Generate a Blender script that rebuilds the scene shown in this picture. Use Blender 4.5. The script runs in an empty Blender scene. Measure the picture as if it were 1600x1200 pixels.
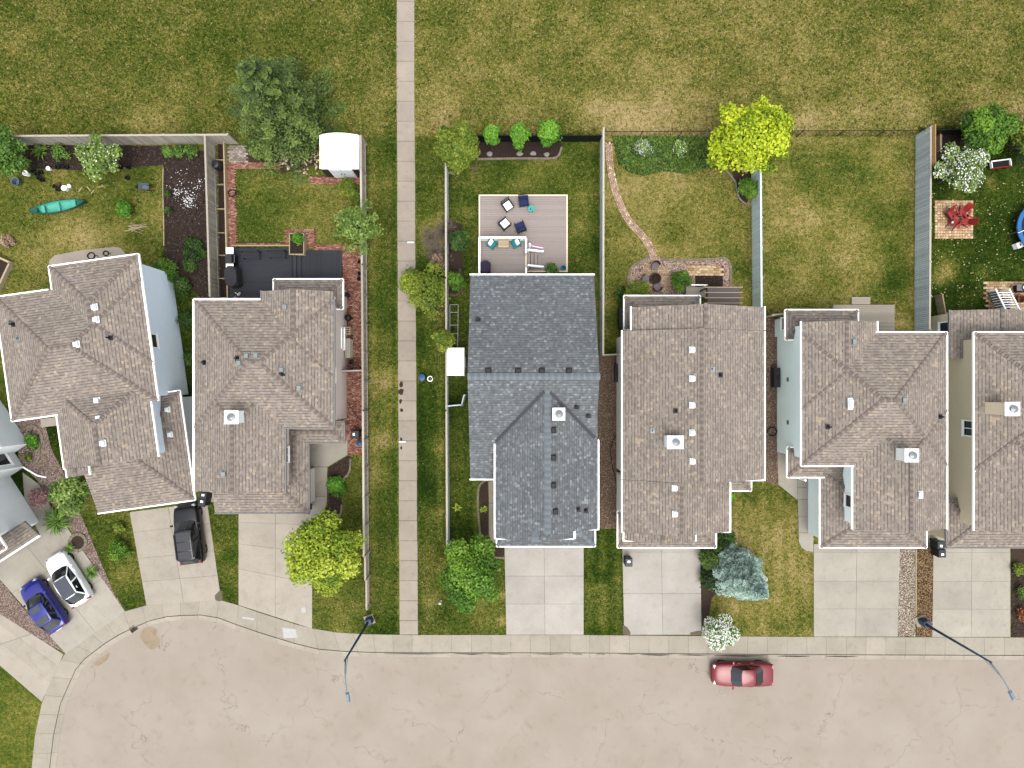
import bpy, math, random
import numpy as np
from mathutils import Vector, Matrix
random.seed(7); RNG = np.random.default_rng(7)
R = math.radians
scene = bpy.context.scene
COL = scene.collection
# ---------------------------------------------------------------- camera, sky, sun, exposure
CAM_H, PPM = 50.0, 20.0          # flying height of the drone (m); photo pixels per metre on the ground
cam_data = bpy.data.cameras.new('camera')
cam_data.sensor_width = 36.0
cam_data.sensor_fit = 'HORIZONTAL'
cam_data.lens = 36.0 * CAM_H / 80.0
cam_data.clip_end = 2000.0
camera = bpy.data.objects.new('camera', cam_data)
camera.location = (0, 0, CAM_H)
COL.objects.link(camera)
scene.camera = camera
world = bpy.data.worlds.new('World'); scene.world = world; world.use_nodes = True
wn = world.node_tree.nodes; wl = world.node_tree.links
SUN_EL, SUN_AZ = 70.0, 170.0
sky = wn.new('ShaderNodeTexSky'); sky.sky_type = 'NISHITA'; sky.sun_disc = False
sky.sun_elevation = R(SUN_EL); sky.sun_rotation = R(SUN_AZ); sky.dust_density = 4.0; sky.air_density = 1.0
hs = wn.new('ShaderNodeHueSaturation'); hs.inputs['Saturation'].default_value = 0.22     # cloud veil: nearly neutral
wl.new(sky.outputs[0], hs.inputs['Color'])
wl.new(hs.outputs[0], wn['Background'].inputs['Color'])
wn['Background'].inputs['Strength'].default_value = 0.15
sun_data = bpy.data.lights.new('sun', 'SUN')
sun_data.energy = 0.55; sun_data.angle = R(35); sun_data.color = (1.0, 0.96, 0.9)
sun = bpy.data.objects.new('sun', sun_data); COL.objects.link(sun)
# Nishita: rotation measured from +Y, clockwise seen from above
saz = R(SUN_AZ); sdir = Vector((math.sin(saz) * math.cos(R(SUN_EL)), math.cos(saz) * math.cos(R(SUN_EL)), math.sin(R(SUN_EL))))
sun.rotation_euler = sdir.to_track_quat('Z', 'Y').to_euler()
sun.location = (0, 0, 90)
vs = scene.view_settings
vs.view_transform = 'Standard'; vs.look = 'None'; vs.gamma = 1.0; vs.exposure = 1.58; vs.use_curve_mapping = False
scene.cycles.max_bounces = 6; scene.cycles.diffuse_bounces = 3; scene.cycles.transparent_max_bounces = 6

# ---------------------------------------------------------------- helpers
def P(px, py, z=0.0):
    k = (CAM_H - z) / CAM_H / PPM
    return Vector(((px - 800) * k, (600 - py) * k, z))
def lin1(c):
    c /= 255.0
    return c / 12.92 if c <= 0.04045 else ((c + 0.055) / 1.055) ** 2.4
KEXP = 3.2                        # photo values of lit surfaces -> real reflectance (the exposure below makes up for it)
def S(r, g, b):
    return (lin1(r) / KEXP, lin1(g) / KEXP, lin1(b) / KEXP, 1.0)

def SW(r, g, b, k=1.06):          # light painted surfaces: their own reflectance
    return (lin1(r) / k, lin1(g) / k, lin1(b) / k, 1.0)

def tag(o, label=None, cat=None, group=None, kind=None):
    if label: o['label'] = label
    if cat: o['category'] = cat
    if group: o['group'] = group
    if kind: o['kind'] = kind
    return o
def thing(name, label, cat, loc=(0, 0, 0), rz=0.0, group=None):
    o = bpy.data.objects.new(name, None); COL.objects.link(o)
    o.empty_display_size = 0.2
    o.location = loc; o.rotation_euler = (0, 0, rz)
    return tag(o, label, cat, group)
def link(name, me, mat=None, parent=None, loc=None, rz=None):
    o = bpy.data.objects.new(name, me); COL.objects.link(o)
    if mat is not None and len(me.materials) == 0:
        for m in (mat if isinstance(mat, (list, tuple)) else [mat]): me.materials.append(m)
    if parent is not None: o.parent = parent
    if loc is not None: o.location = loc
    if rz is not None: o.rotation_euler = (0, 0, rz)
    return o

class MB:
    """collects shapes into one mesh"""
    def __init__(s): s.v = []; s.f = []; s.m = []; s.uv = {}
    def add(s, vs, fs, mi=0):
        n = len(s.v); s.v += [tuple(v) for v in vs]
        for f in fs: s.f.append(tuple(i + n for i in f)); s.m.append(mi)
        return s
    def box(s, c, size, rz=0.0, mi=0, rx=0.0, ry=0.0, taper=1.0):
        x, y, z = (d / 2 for d in size)
        M = Matrix.Translation(Vector(c)) @ Matrix.Rotation(rz, 4, 'Z') @ Matrix.Rotation(ry, 4, 'Y') @ Matrix.Rotation(rx, 4, 'X')
        pts = [(-x, -y, -z), (x, -y, -z), (x, y, -z), (-x, y, -z), (-x * taper, -y * taper, z), (x * taper, -y * taper, z), (x * taper, y * taper, z), (-x * taper, y * taper, z)]
        return s.add([M @ Vector(p) for p in pts], [(3, 2, 1, 0), (4, 5, 6, 7), (0, 1, 5, 4), (1, 2, 6, 5), (2, 3, 7, 6), (3, 0, 4, 7)], mi)
    def beam(s, a, b, w, h, mi=0):
        a = Vector(a); b = Vector(b); d = b - a; L = d.length
        if L < 1e-6: return s
        q = d.to_track_quat('X', 'Z').to_matrix().to_4x4(); q.translation = (a + b) / 2
        x, y, z = L / 2, w / 2, h / 2
        pts = [(-x, -y, -z), (x, -y, -z), (x, y, -z), (-x, y, -z), (-x, -y, z), (x, -y, z), (x, y, z), (-x, y, z)]
        return s.add([q @ Vector(p) for p in pts], [(3, 2, 1, 0), (4, 5, 6, 7), (0, 1, 5, 4), (1, 2, 6, 5), (2, 3, 7, 6), (3, 0, 4, 7)], mi)
    def prism(s, poly, z0, z1, mi=0, inset=0.0):
        pts = [Vector((p[0], p[1])) for p in poly]
        area = sum(pts[i].x * pts[(i + 1) % len(pts)].y - pts[(i + 1) % len(pts)].x * pts[i].y for i in range(len(pts)))
        if area < 0: pts.reverse()
        n = len(pts)
        v = [(p.x, p.y, z0) for p in pts] + [(p.x, p.y, z1) for p in pts]
        f = [tuple(range(n - 1, -1, -1)), tuple(range(n, 2 * n))] + [(i, (i + 1) % n, n + (i + 1) % n, n + i) for i in range(n)]
        return s.add(v, f, mi)
    def tube(s, pts, rad, n=6, mi=0, cap=True):
        pts = [Vector(p) for p in pts]; k = len(pts)
        rad = rad if isinstance(rad, (list, tuple)) else [rad] * k
        vs = []
        up = Vector((0, 0, 1))
        for i, p in enumerate(pts):
            t = (pts[min(i + 1, k - 1)] - pts[max(i - 1, 0)])
            t = t.normalized() if t.length > 1e-9 else up
            a = t.cross(up) if abs(t.z) < 0.95 else t.cross(Vector((1, 0, 0)))
            a.normalize(); b = t.cross(a)
            for j in range(n):
                an = 2 * math.pi * j / n
                vs.append(p + (a * math.cos(an) + b * math.sin(an)) * rad[i])
        fs = [(i * n + j, i * n + (j + 1) % n, (i + 1) * n + (j + 1) % n, (i + 1) * n + j) for i in range(k - 1) for j in range(n)]
        if cap: fs += [tuple(range(n - 1, -1, -1)), tuple((k - 1) * n + j for j in range(n))]
        return s.add(vs, fs, mi)
    def lathe(s, prof, n=14, c=(0, 0, 0), mi=0, close=True):
        k = len(prof); vs = []
        for r, z in prof:
            for j in range(n):
                an = 2 * math.pi * j / n
                vs.append((c[0] + r * math.cos(an), c[1] + r * math.sin(an), c[2] + z))
        fs = [(i * n + j, i * n + (j + 1) % n, (i + 1) * n + (j + 1) % n, (i + 1) * n + j) for i in range(k - 1) for j in range(n)]
        if close: fs += [tuple(range(n - 1, -1, -1)), tuple((k - 1) * n + j for j in range(n))]
        return s.add(vs, fs, mi)
    def mesh(s, name, mat, origin=(0, 0, 0), smooth=False):
        me = bpy.data.meshes.new(name)
        o = Vector(origin)
        me.from_pydata([tuple(Vector(v) - o) for v in s.v], [], s.f)
        for m in (mat if isinstance(mat, (list, tuple)) else [mat]): me.materials.append(m)
        if isinstance(mat, (list, tuple)) and len(mat) > 1: me.polygons.foreach_set('material_index', s.m)
        if smooth: me.polygons.foreach_set('use_smooth', [True] * len(me.polygons))
        me.update(); return me
    def build(s, name, mat, parent=None, origin=(0, 0, 0), loc=None, rz=None, smooth=False):
        return link(name, s.mesh(name, mat, origin, smooth), None, parent, loc, rz)

def npmesh(name, V, F, mat, attrs=None, smooth=False):
    """V (n,3), F (m,k) int arrays"""
    me = bpy.data.meshes.new(name)
    m, k = F.shape
    me.vertices.add(len(V)); me.vertices.foreach_set('co', np.asarray(V, np.float32).ravel())
    me.loops.add(m * k); me.loops.foreach_set('vertex_index', F.astype(np.int32).ravel())
    me.polygons.add(m); me.polygons.foreach_set('loop_start', np.arange(0, m * k, k, dtype=np.int32))
    me.polygons.foreach_set('loop_total', np.full(m, k, np.int32))
    me.materials.append(mat)
    for nm, (dom, arr) in (attrs or {}).items():
        a = me.attributes.new(nm, 'FLOAT', dom); a.data.foreach_set('value', np.asarray(arr, np.float32))
    me.update(calc_edges=True)
    if smooth: me.polygons.foreach_set('use_smooth', [True] * m)
    return me

# ---------------------------------------------------------------- procedural materials
class NT:
    def __init__(s, name):
        s.m = bpy.data.materials.new(name); s.m.use_nodes = True
        s.n = s.m.node_tree.nodes; s.l = s.m.node_tree.links
        s.b = s.n['Principled BSDF']; s.out = s.n['Material Output']
        s.b.inputs['Specular IOR Level'].default_value = 0.25
    def new(s, t, **kw):
        n = s.n.new(t)
        for k, v in kw.items(): setattr(n, k, v)
        return n
    def put(s, sock, v):
        if isinstance(v, bpy.types.NodeSocket): s.l.new(v, sock)
        else: sock.default_value = v
    def math(s, op, a, b=0.0, c=None, clamp=False):
        n = s.new('ShaderNodeMath', operation=op, use_clamp=clamp)
        s.put(n.inputs[0], a); s.put(n.inputs[1], b)
        if c is not None: s.put(n.inputs[2], c)
        return n.outputs[0]
    def noise(s, scale, detail=3.0, vec=None, rough=0.55, dist=0.0):
        n = s.new('ShaderNodeTexNoise'); n.inputs['Scale'].default_value = scale
        n.inputs['Detail'].default_value = detail; n.inputs['Roughness'].default_value = rough; n.inputs['Distortion'].default_value = dist
        if vec is not None: s.l.new(vec, n.inputs['Vector'])
        return n.outputs['Fac']
    def pos(s): return s.new('ShaderNodeNewGeometry').outputs['Position']
    def obj(s): return s.new('ShaderNodeTexCoord').outputs['Object']
    def rnd(s): return s.new('ShaderNodeObjectInfo').outputs['Random']
    def attr(s, name): return s.new('ShaderNodeAttribute', attribute_name=name).outputs['Fac']
    def mix(s, f, a, b, blend='MIX'):
        n = s.new('ShaderNodeMix', data_type='RGBA', blend_type=blend)
        s.put(n.inputs[0], f); s.put(n.inputs[6], a); s.put(n.inputs[7], b)
        return n.outputs[2]
    def ramp(s, f, stops, const=False):
        n = s.new('ShaderNodeValToRGB'); cr = n.color_ramp
        if const: cr.interpolation = 'CONSTANT'
        while len(cr.elements) < len(stops): cr.elements.new(0.5)
        for e, (p, c) in zip(cr.elements, stops): e.position = p; e.color = c
        s.put(n.inputs[0], f); return n.outputs[0]
    def scale_col(s, col, f):
        n = s.new('ShaderNodeVectorMath', operation='SCALE'); s.put(n.inputs[0], col); s.put(n.inputs['Scale'], f)
        return n.outputs[0]
    def bump(s, h, strength=0.4, dist=0.02):
        n = s.new('ShaderNodeBump'); n.inputs['Strength'].default_value = strength; n.inputs['Distance'].default_value = dist
        s.l.new(h, n.inputs['Height']); s.l.new(n.outputs[0], s.b.inputs['Normal'])
    def done(s, col, rough=0.8, metal=0.0):
        s.put(s.b.inputs['Base Color'], col); s.put(s.b.inputs['Roughness'], rough); s.b.inputs['Metallic'].default_value = metal
        return s.m

def plain(name, rgb, rough=0.7, var=0.12, scale=6.0, metal=0.0, objvar=0.0, bump=0.0, coat=0.0, vec='obj', white=False):
    t = NT(name); c = SW(*rgb) if white else S(*rgb)
    co = t.obj() if vec == 'obj' else t.pos()
    n = t.noise(scale, 4.0, co)
    f = t.math('MULTIPLY_ADD', n, 2 * var, 1.0 - var)
    if objvar:
        f = t.math('MULTIPLY', f, t.math('MULTIPLY_ADD', t.rnd(), 2 * objvar, 1.0 - objvar))
    col = t.scale_col(c[:3], f)
    if bump: t.bump(n, bump, 0.02)
    if coat: t.b.inputs['Coat Weight'].default_value = coat; t.b.inputs['Coat Roughness'].default_value = 0.06
    return t.done(col, rough, metal)

def wood(name, rgb, rgb2, rough=0.85, objvar=0.18, stretch=(1, 14, 1), scale=3.0, k=KEXP):
    t = NT(name); S = lambda r, g, b: SW(r, g, b, k)
    mp = t.new('ShaderNodeMapping'); mp.inputs['Scale'].default_value = stretch
    t.l.new(t.obj(), mp.inputs['Vector'])
    wv = t.new('ShaderNodeVectorMath', operation='ADD'); t.l.new(mp.outputs[0], wv.inputs[0])
    cx = t.new('ShaderNodeCombineXYZ'); t.l.new(t.math('MULTIPLY', t.rnd(), 37.0), cx.inputs[2]); t.l.new(cx.outputs[0], wv.inputs[1])
    n = t.noise(scale, 5.0, wv.outputs[0], 0.65)
    col = t.mix(n, S(*rgb), S(*rgb2))
    f = t.math('MULTIPLY_ADD', t.rnd(), 2 * objvar, 1.0 - objvar)
    t.bump(n, 0.25, 0.01)
    return t.done(t.scale_col(col, f), rough)

def shingles(name, stops, gap, course=0.2, tab=0.32, patch=(0.9, 1.1)):
    """laminated asphalt shingles laid out in the roof's own UV metres: v runs up the slope"""
    t = NT(name)
    uv = t.new('ShaderNodeUVMap', uv_map='UVMap').outputs[0]
    sp = t.new('ShaderNodeSeparateXYZ'); t.l.new(uv, sp.inputs[0])
    u, v = sp.outputs[0], sp.outputs[1]
    wob = t.math('MULTIPLY_ADD', t.noise(0.9, 2.0, uv), 0.05, v)
    vr = t.math('DIVIDE', wob, course); row = t.math('FLOOR', vr); fv = t.math('SUBTRACT', vr, row)
    w1 = t.new('ShaderNodeTexWhiteNoise', noise_dimensions='1D'); t.l.new(row, w1.inputs['W'])
    ur = t.math('ADD', t.math('DIVIDE', u, tab), t.math('MULTIPLY', w1.outputs['Value'], 5.0))
    cell = t.math('FLOOR', ur); fu = t.math('SUBTRACT', ur, cell)
    cv = t.new('ShaderNodeCombineXYZ'); t.l.new(cell, cv.inputs[0]); t.l.new(row, cv.inputs[1])
    wn2 = t.new('ShaderNodeTexWhiteNoise', noise_dimensions='2D'); t.l.new(cv.outputs[0], wn2.inputs['Vector'])
    base = t.scale_col(t.ramp(wn2.outputs['Value'], stops), 1.12)
    gr = t.noise(60.0, 2.0, uv)
    base = t.scale_col(base, t.math('MULTIPLY_ADD', gr, 0.5, 0.75))
    big = t.noise(0.35, 4.0, uv)
    base = t.scale_col(base, t.math('MULTIPLY_ADD', big, 2 * (patch[1] - patch[0]), 2 * patch[0] - 1.0 + (1 - patch[0]) * 0.0 + 0.0) if False else t.math('MULTIPLY_ADD', big, 0.5, 0.75))
    sepc = t.new('ShaderNodeSeparateColor'); t.l.new(wn2.outputs['Color'], sepc.inputs[0])
    thick = t.math('GREATER_THAN', sepc.outputs[1], 0.36)          # tabs that are double thickness throw a butt edge
    edge = t.math('LESS_THAN', fv, 0.30)
    side = t.math('LESS_THAN', fu, 0.10)
    ln = t.math('MAXIMUM', t.math('MULTIPLY', edge, t.math('MULTIPLY_ADD', thick, 0.5, 0.16)), t.math('MULTIPLY', side, 0.25))
    col = t.mix(ln, base, gap)
    h = t.math('SUBTRACT', 1.0, fv)
    t.bump(t.math('ADD', h, t.math('MULTIPLY', thick, 0.5)), 0.5, 0.02)
    return t.done(col, 0.95)

def siding(name, rgb):
    t = NT(name)
    sp = t.new('ShaderNodeSeparateXYZ'); t.l.new(t.pos(), sp.inputs[0])
    zr = t.math('FRACT', t.math('DIVIDE', sp.outputs[2], 0.14))
    n = t.noise(1.2, 3.0, t.pos())
    f = t.math('MULTIPLY_ADD', n, 0.12, 0.94)
    f = t.math('SUBTRACT', f, t.math('MULTIPLY', t.math('LESS_THAN', zr, 0.1), 0.09))
    t.bump(zr, 0.35, 0.015)
    return t.done(t.scale_col(SW(*rgb)[:3], f), 0.6)

def concrete(name, rgb, stain=(150, 135, 112), amt=0.35):
    t = NT(name); p = t.pos()
    n1 = t.noise(0.5, 5.0, p, 0.6); n2 = t.noise(14.0, 3.0, p); n3 = t.noise(1.7, 4.0, p, 0.6, 0.6)
    st = t.math('MULTIPLY', t.math('SUBTRACT', n3, 0.52, clamp=True), 3.2 * amt, clamp=True)
    col = t.mix(st, S(*rgb), S(*stain))
    f = t.math('MULTIPLY', t.math('MULTIPLY_ADD', n1, 0.5, 0.75), t.math('MULTIPLY_ADD', n2, 0.24, 0.88))
    f = t.math('MULTIPLY', f, t.math('MULTIPLY_ADD', t.rnd(), 0.12, 0.94))
    t.bump(n2, 0.15, 0.01)
    return t.done(t.scale_col(col, f), 0.9)

GRASS_STOPS = [(0.0, S(38, 56, 20)), (0.24, S(62, 82, 28)), (0.46, S(92, 102, 42)), (0.62, S(122, 120, 56)), (0.8, S(152, 140, 80)), (1.0, S(184, 164, 116))]
def grass_material():
    t = NT('grass'); p = t.pos()
    g = t.attr('g')
    a = t.math('SUBTRACT', t.noise(0.5, 3.0, p, 0.6), 0.5)
    b = t.math('SUBTRACT', t.noise(3.4, 5.0, p, 0.75), 0.5)
    c = t.math('SUBTRACT', t.noise(9.0, 3.0, p, 0.7), 0.5)
    v = t.math('MULTIPLY_ADD', a, 0.6, g); v = t.math('MULTIPLY_ADD', b, 1.25, v); v = t.math('MULTIPLY_ADD', c, 1.0, v)
    v = t.math('MULTIPLY_ADD', t.math('SUBTRACT', t.noise(0.16, 3.0, p, 0.6), 0.5), 0.7, v)
    v = t.math('ADD', v, t.math('MULTIPLY', t.attr('j'), 1.0))
    col = t.ramp(v, GRASS_STOPS)
    t.bump(t.noise(16.0, 4.0, p, 0.7), 0.6, 0.05)
    t.b.inputs['Specular IOR Level'].default_value = 0.0
    return t.done(t.scale_col(col, 1.5), 0.9)

def foliage(name, dark, mid, light, trans=0.3):
    t = NT(name); S = lambda r, g, b: SW(r, g, b, 1.45)
    col = t.ramp(t.attr('rnd'), [(0.0, S(*dark)), (0.5, S(*mid)), (1.0, S(*light))])
    t.put(t.b.inputs['Base Color'], col); t.b.inputs['Roughness'].default_value = 0.55
    tr = t.new('ShaderNodeBsdfTranslucent'); t.l.new(col, tr.inputs['Color'])
    mx = t.new('ShaderNodeMixShader'); mx.inputs[0].default_value = trans
    t.l.new(t.b.outputs[0], mx.inputs[1]); t.l.new(tr.outputs[0], mx.inputs[2])
    t.l.new(mx.outputs[0], t.out.inputs['Surface'])
    return t.m
def pieces_mat(name, stops, rough=0.9):
    """stones, bricks, chips: colour picked per piece by the 'rnd' attribute"""
    t = NT(name); n = t.noise(9.0, 3.0, t.pos()); S = lambda r, g, b: SW(r, g, b, 1.8)
    col = t.ramp(t.attr('rnd'), [(p, S(*c)) for p, c in stops])
    t.bump(n, 0.3, 0.02)
    return t.done(t.scale_col(col, t.math('MULTIPLY_ADD', n, 0.4, 0.8)), rough)
def soil_mat(name, dark, light):
    t = NT(name); p = t.pos()
    n = t.noise(7.0, 6.0, p, 0.7); n2 = t.noise(1.0, 4.0, p)
    col = t.mix(t.math('ADD', t.math('MULTIPLY', n, 0.7), t.math('MULTIPLY', n2, 0.3)), S(*dark), S(*light))
    t.bump(n, 1.0, 0.08)
    return t.done(col, 1.0)
def glass_mat(name, rgb, rough=0.05):
    t = NT(name); t.b.inputs['Specular IOR Level'].default_value = 0.6
    n = t.noise(0.8, 2.0, t.obj())
    return t.done(t.scale_col(S(*rgb)[:3], t.math('MULTIPLY_ADD', n, 0.5, 0.75)), rough)
def paint(name, rgb, metal=0.0, rough=0.3, coat=0.6):
    t = NT(name); S = lambda r, g, b: SW(r, g, b, 1.5 if min(r, g, b) > 150 else 3.0); t.b.inputs['Coat Weight'].default_value = coat; t.b.inputs['Coat Roughness'].default_value = 0.05
    n = t.noise(3.0, 4.0, t.obj())
    return t.done(t.scale_col(S(*rgb)[:3], t.math('MULTIPLY_ADD', n, 0.14, 0.93)), t.math('MULTIPLY_ADD', n, 0.15, rough), metal)

def road_mat():
    t = NT('asphalt'); p = t.pos()
    n1 = t.noise(0.25, 5.0, p, 0.6); n2 = t.noise(40.0, 2.0, p); n3 = t.noise(1.1, 5.0, p, 0.65, 0.5)
    col = t.mix(t.math('MULTIPLY_ADD', t.math('SUBTRACT', n1, .5), 1.2, .5, clamp=True), S(188, 174, 157), S(214, 203, 188))
    col = t.mix(t.math('MULTIPLY', t.math('SUBTRACT', n3, 0.56, clamp=True), 3.0, clamp=True), col, S(176, 158, 136))
    vo = t.new('ShaderNodeTexVoronoi', feature='DISTANCE_TO_EDGE'); vo.inputs['Scale'].default_value = 0.11
    wv = t.new('ShaderNodeVectorMath', operation='ADD'); nz = t.new('ShaderNodeTexNoise'); nz.inputs['Scale'].default_value = 0.8; nz.inputs['Detail'].default_value = 5.0
    t.l.new(p, nz.inputs['Vector']); t.l.new(p, wv.inputs[0])
    sc = t.new('ShaderNodeVectorMath', operation='SCALE'); t.l.new(nz.outputs['Color'], sc.inputs[0]); sc.inputs['Scale'].default_value = 2.2
    t.l.new(sc.outputs[0], wv.inputs[1]); t.l.new(wv.outputs[0], vo.inputs['Vector'])
    crack = t.math('MULTIPLY', t.math('LESS_THAN', vo.outputs['Distance'], 0.002), t.math('GREATER_THAN', n1, 0.5))
    col = t.mix(t.math('MULTIPLY', crack, 0.5), col, S(126, 114, 102))
    t.bump(n2, 0.3, 0.01)
    return t.done(t.scale_col(col, t.math('MULTIPLY_ADD', n2, 0.24, 0.88)), 0.92)

BROWN = [(0.0, S(157, 145, 134)), (0.3, S(169, 157, 146)), (0.8, S(179, 167, 155)), (0.93, S(189, 174, 158)), (1.0, S(206, 187, 163))]
GREYS = [(0.0, S(112, 116, 119)), (0.4, S(124, 129, 132)), (0.75, S(133, 138, 141)), (0.92, S(148, 153, 156)), (1.0, S(170, 175, 177))]
M = {}
M['shingle_brown'] = shingles('shingle_brown', BROWN, S(98, 88, 83), course=0.21, tab=0.2)
M['shingle_grey'] = shingles('shingle_grey', GREYS, S(92, 98, 102), course=0.18, tab=0.17)
M['cap_brown'] = plain('cap_brown', (172, 158, 148), 0.95, 0.2, 9.0)
M['cap_brown_dark'] = plain('cap_brown_dark', (146, 133, 125), 0.95, 0.2, 9.0); M['cap_grey_dark'] = plain('cap_grey_dark', (138, 148, 154), 0.95, 0.12, 5.0)
M['cap_grey'] = plain('cap_grey', (152, 162, 168), 0.95, 0.12, 5.0)
M['valley'] = plain('valley_metal', (58, 60, 72), 0.5, 0.1)
M['trim'] = plain('white_trim', (232, 232, 228), 0.45, 0.05, white=True)
M['fascia_grey'] = plain('grey_trim', (150, 150, 148), 0.5, 0.05)
for k, c in dict(house_a=(218, 222, 222), house_b=(212, 226, 238), house_c=(196, 184, 175), house_d=(190, 194, 198), house_e=(230, 228, 222), house_f=(222, 238, 237), house_g=(196, 182, 156)).items():
    M[k] = siding('siding_' + k[-1], c)
M['glass'] = glass_mat('window_glass', (52, 62, 72))
M['garage_door'] = plain('garage_door_white', (226, 226, 222), 0.5, 0.05, white=True)
M['door'] = plain('door_paint', (96, 60, 46), 0.5, 0.1)
M['vent_white'] = plain('vent_white', (186, 190, 190), 0.5, 0.06, white=True)
M['vent_steel'] = plain('vent_steel', (176, 182, 182), 0.4, 0.1, metal=0.4)
M['vent_black'] = plain('vent_black', (38, 38, 42), 0.6, 0.1)
M['concrete'] = concrete('concrete', (212, 202, 185), (178, 158, 130), 0.5)
M['concrete_pale'] = concrete('concrete_pale', (218, 211, 200), (198, 178, 150), 0.5)
M['concrete_warm'] = concrete('concrete_warm', (204, 190, 174))
M['concrete_walk'] = concrete('concrete_walk', (206, 196, 178))
M['concrete_green'] = concrete('concrete_dull', (209, 202, 186), (176, 158, 130), 0.5)
M['asphalt'] = road_mat()
M['grass'] = grass_material()
M['soil'] = soil_mat('soil', (38, 28, 25), (86, 66, 56))
M['mulch'] = soil_mat('mulch', (50, 38, 32), (104, 82, 66))
M['gravel_base'] = soil_mat('gravel_base', (112, 92, 76), (168, 144, 122))
M['wood_grey'] = wood('fence_wood', (150, 140, 126), (206, 198, 184), stretch=(6, 6, 1), objvar=0.2, k=1.85)
M['wood_blue'] = wood('fence_wood_stained', (140, 150, 152), (178, 188, 188), stretch=(6, 6, 1), objvar=0.16, k=1.12)
M['wood_teal'] = wood('fence_wood_pale', (150, 168, 168), (190, 204, 202), stretch=(6, 6, 1), objvar=0.1, k=1.12)
M['wood_new'] = wood('cedar', (196, 150, 92), (220, 180, 124), k=2.2)
M['wood_tan'] = wood('tan_wood', (176, 156, 124), (208, 190, 158), k=2.2)
M['deck_grey'] = wood('deck_composite', (168, 154, 148), (192, 180, 174), objvar=0.06, stretch=(1, 10, 1), k=2.4)
M['deck_old'] = wood('deck_weathered', (172, 160, 144), (200, 190, 174), objvar=0.1, stretch=(1, 10, 1), k=2.4)
M['deck_black'] = wood('deck_stained', (36, 39, 47), (68, 71, 82), objvar=0.22, stretch=(1, 12, 1), rough=0.6)
M['deck_trim'] = plain('deck_trim', (196, 180, 158), 0.7, 0.06, white=True)
M['bark'] = soil_mat('bark', (70, 56, 44), (130, 112, 94))
M['black'] = plain('black_metal', (34, 34, 38), 0.5, 0.1)
M['rubber'] = plain('rubber', (26, 26, 28), 0.8, 0.1)
M['plastic_black'] = plain('black_plastic', (52, 54, 62), 0.45, 0.08)
M['white'] = plain('white_paint', (232, 232, 230), 0.5, 0.04, white=True)
M['steel'] = plain('steel', (170, 172, 176), 0.35, 0.08, metal=0.8)
M['navy'] = plain('navy_fabric', (48, 60, 122), 0.9, 0.15, 12.0)
M['cream'] = plain('white_fabric', (230, 228, 224), 0.9, 0.05, white=True)
M['teal'] = plain('teal_fabric', (44, 158, 164), 0.8, 0.12)
M['aqua'] = plain('aqua_plastic', (80, 210, 206), 0.4, 0.08)
M['cover'] = plain('dark_cover', (62, 60, 66), 0.8, 0.2, 3.0)
M['cover_purple'] = plain('plum_cover', (58, 48, 78), 0.8, 0.2, 3.0)
M['red'] = plain('red_plastic', (186, 54, 52), 0.5, 0.12)
M['pole'] = plain('painted_pole', (66, 88, 118), 0.45, 0.08)
M['pole_light'] = plain('pole_arm', (140, 166, 184), 0.4, 0.08)
M['canoe'] = plain('canoe_green', (26, 112, 98), 0.35, 0.15, 3.0)
M['canoe_in'] = plain('canoe_inside', (104, 218, 192), 0.4, 0.1, 3.0)
M['terracotta'] = plain('terracotta', (150, 90, 66), 0.8, 0.12)
M['rock'] = plain('pale_rock', (182, 176, 166), 0.95, 0.2, 4.0, bump=0.6)
M['blue_plastic'] = plain('blue_plastic', (40, 96, 150), 0.4, 0.1)
M['tramp_blue'] = plain('trampoline_pad', (36, 130, 214), 0.5, 0.1)
M['tramp_mat'] = plain('trampoline_mat', (36, 36, 46), 0.8, 0.1)
M['paint_white'] = plain('road_paint', (232, 230, 224), 0.8, 0.14, 5.0)
# ================================================================ GROUND, ROAD, PAVING
EXCL = []                                      # ground polygons (photo pixels) where no grass grows
def inside(px, py, poly):
    poly = np.asarray(poly, float); res = np.zeros(len(px), bool)
    x0, y0 = poly.min(0); x1, y1 = poly.max(0)
    idx = np.nonzero((px >= x0) & (px <= x1) & (py >= y0) & (py <= y1))[0]
    if len(idx) == 0: return res
    X, Y = px[idx], py[idx]; r = np.zeros(len(idx), bool)
    n = len(poly); j = n - 1
    for i in range(n):
        xi, yi = poly[i]; xj, yj = poly[j]
        if yi != yj:
            c = ((yi > Y) != (yj > Y)) & (X < (xj - xi) * (Y - yi) / (yj - yi) + xi); r ^= c
        j = i
    res[idx] = r
    return res
def W2(poly, z=0.0): return [(P(x, y, z).x, P(x, y, z).y) for x, y in poly]

INNER = [(40, 1330), (44, 1250), (50, 1200), (55, 1150), (66, 1098), (80, 1062), (88, 1045), (102, 1021), (112, 1010), (144, 984), (172, 967), (196, 955), (228, 946), (256, 937), (284, 934), (318, 932), (346, 938), (374, 946), (405, 957), (461, 975), (489, 982), (526, 988), (574, 991), (640, 992), (900, 992), (1250, 995), (1600, 996), (2000, 997)]
OUTER = [(84, 1330), (84, 1250), (86, 1200), (92, 1150), (103, 1100), (118, 1067), (127, 1047), (140, 1033), (150, 1026), (172, 1010), (190, 999), (210, 989), (235, 977), (262, 971), (284, 969.5), (312, 969), (340, 973), (370, 985), (405, 997), (461, 1014), (498, 1023), (540, 1026), (580, 1027), (640, 1027.5), (900, 1028), (1250, 1030.5), (1600, 1032), (2000, 1033)]
in_x = np.array([p[0] for p in INNER]); in_y = np.array([p[1] for p in INNER])
EXCL.append(INNER + [(2000, 2000), (40, 2000)])

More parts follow.
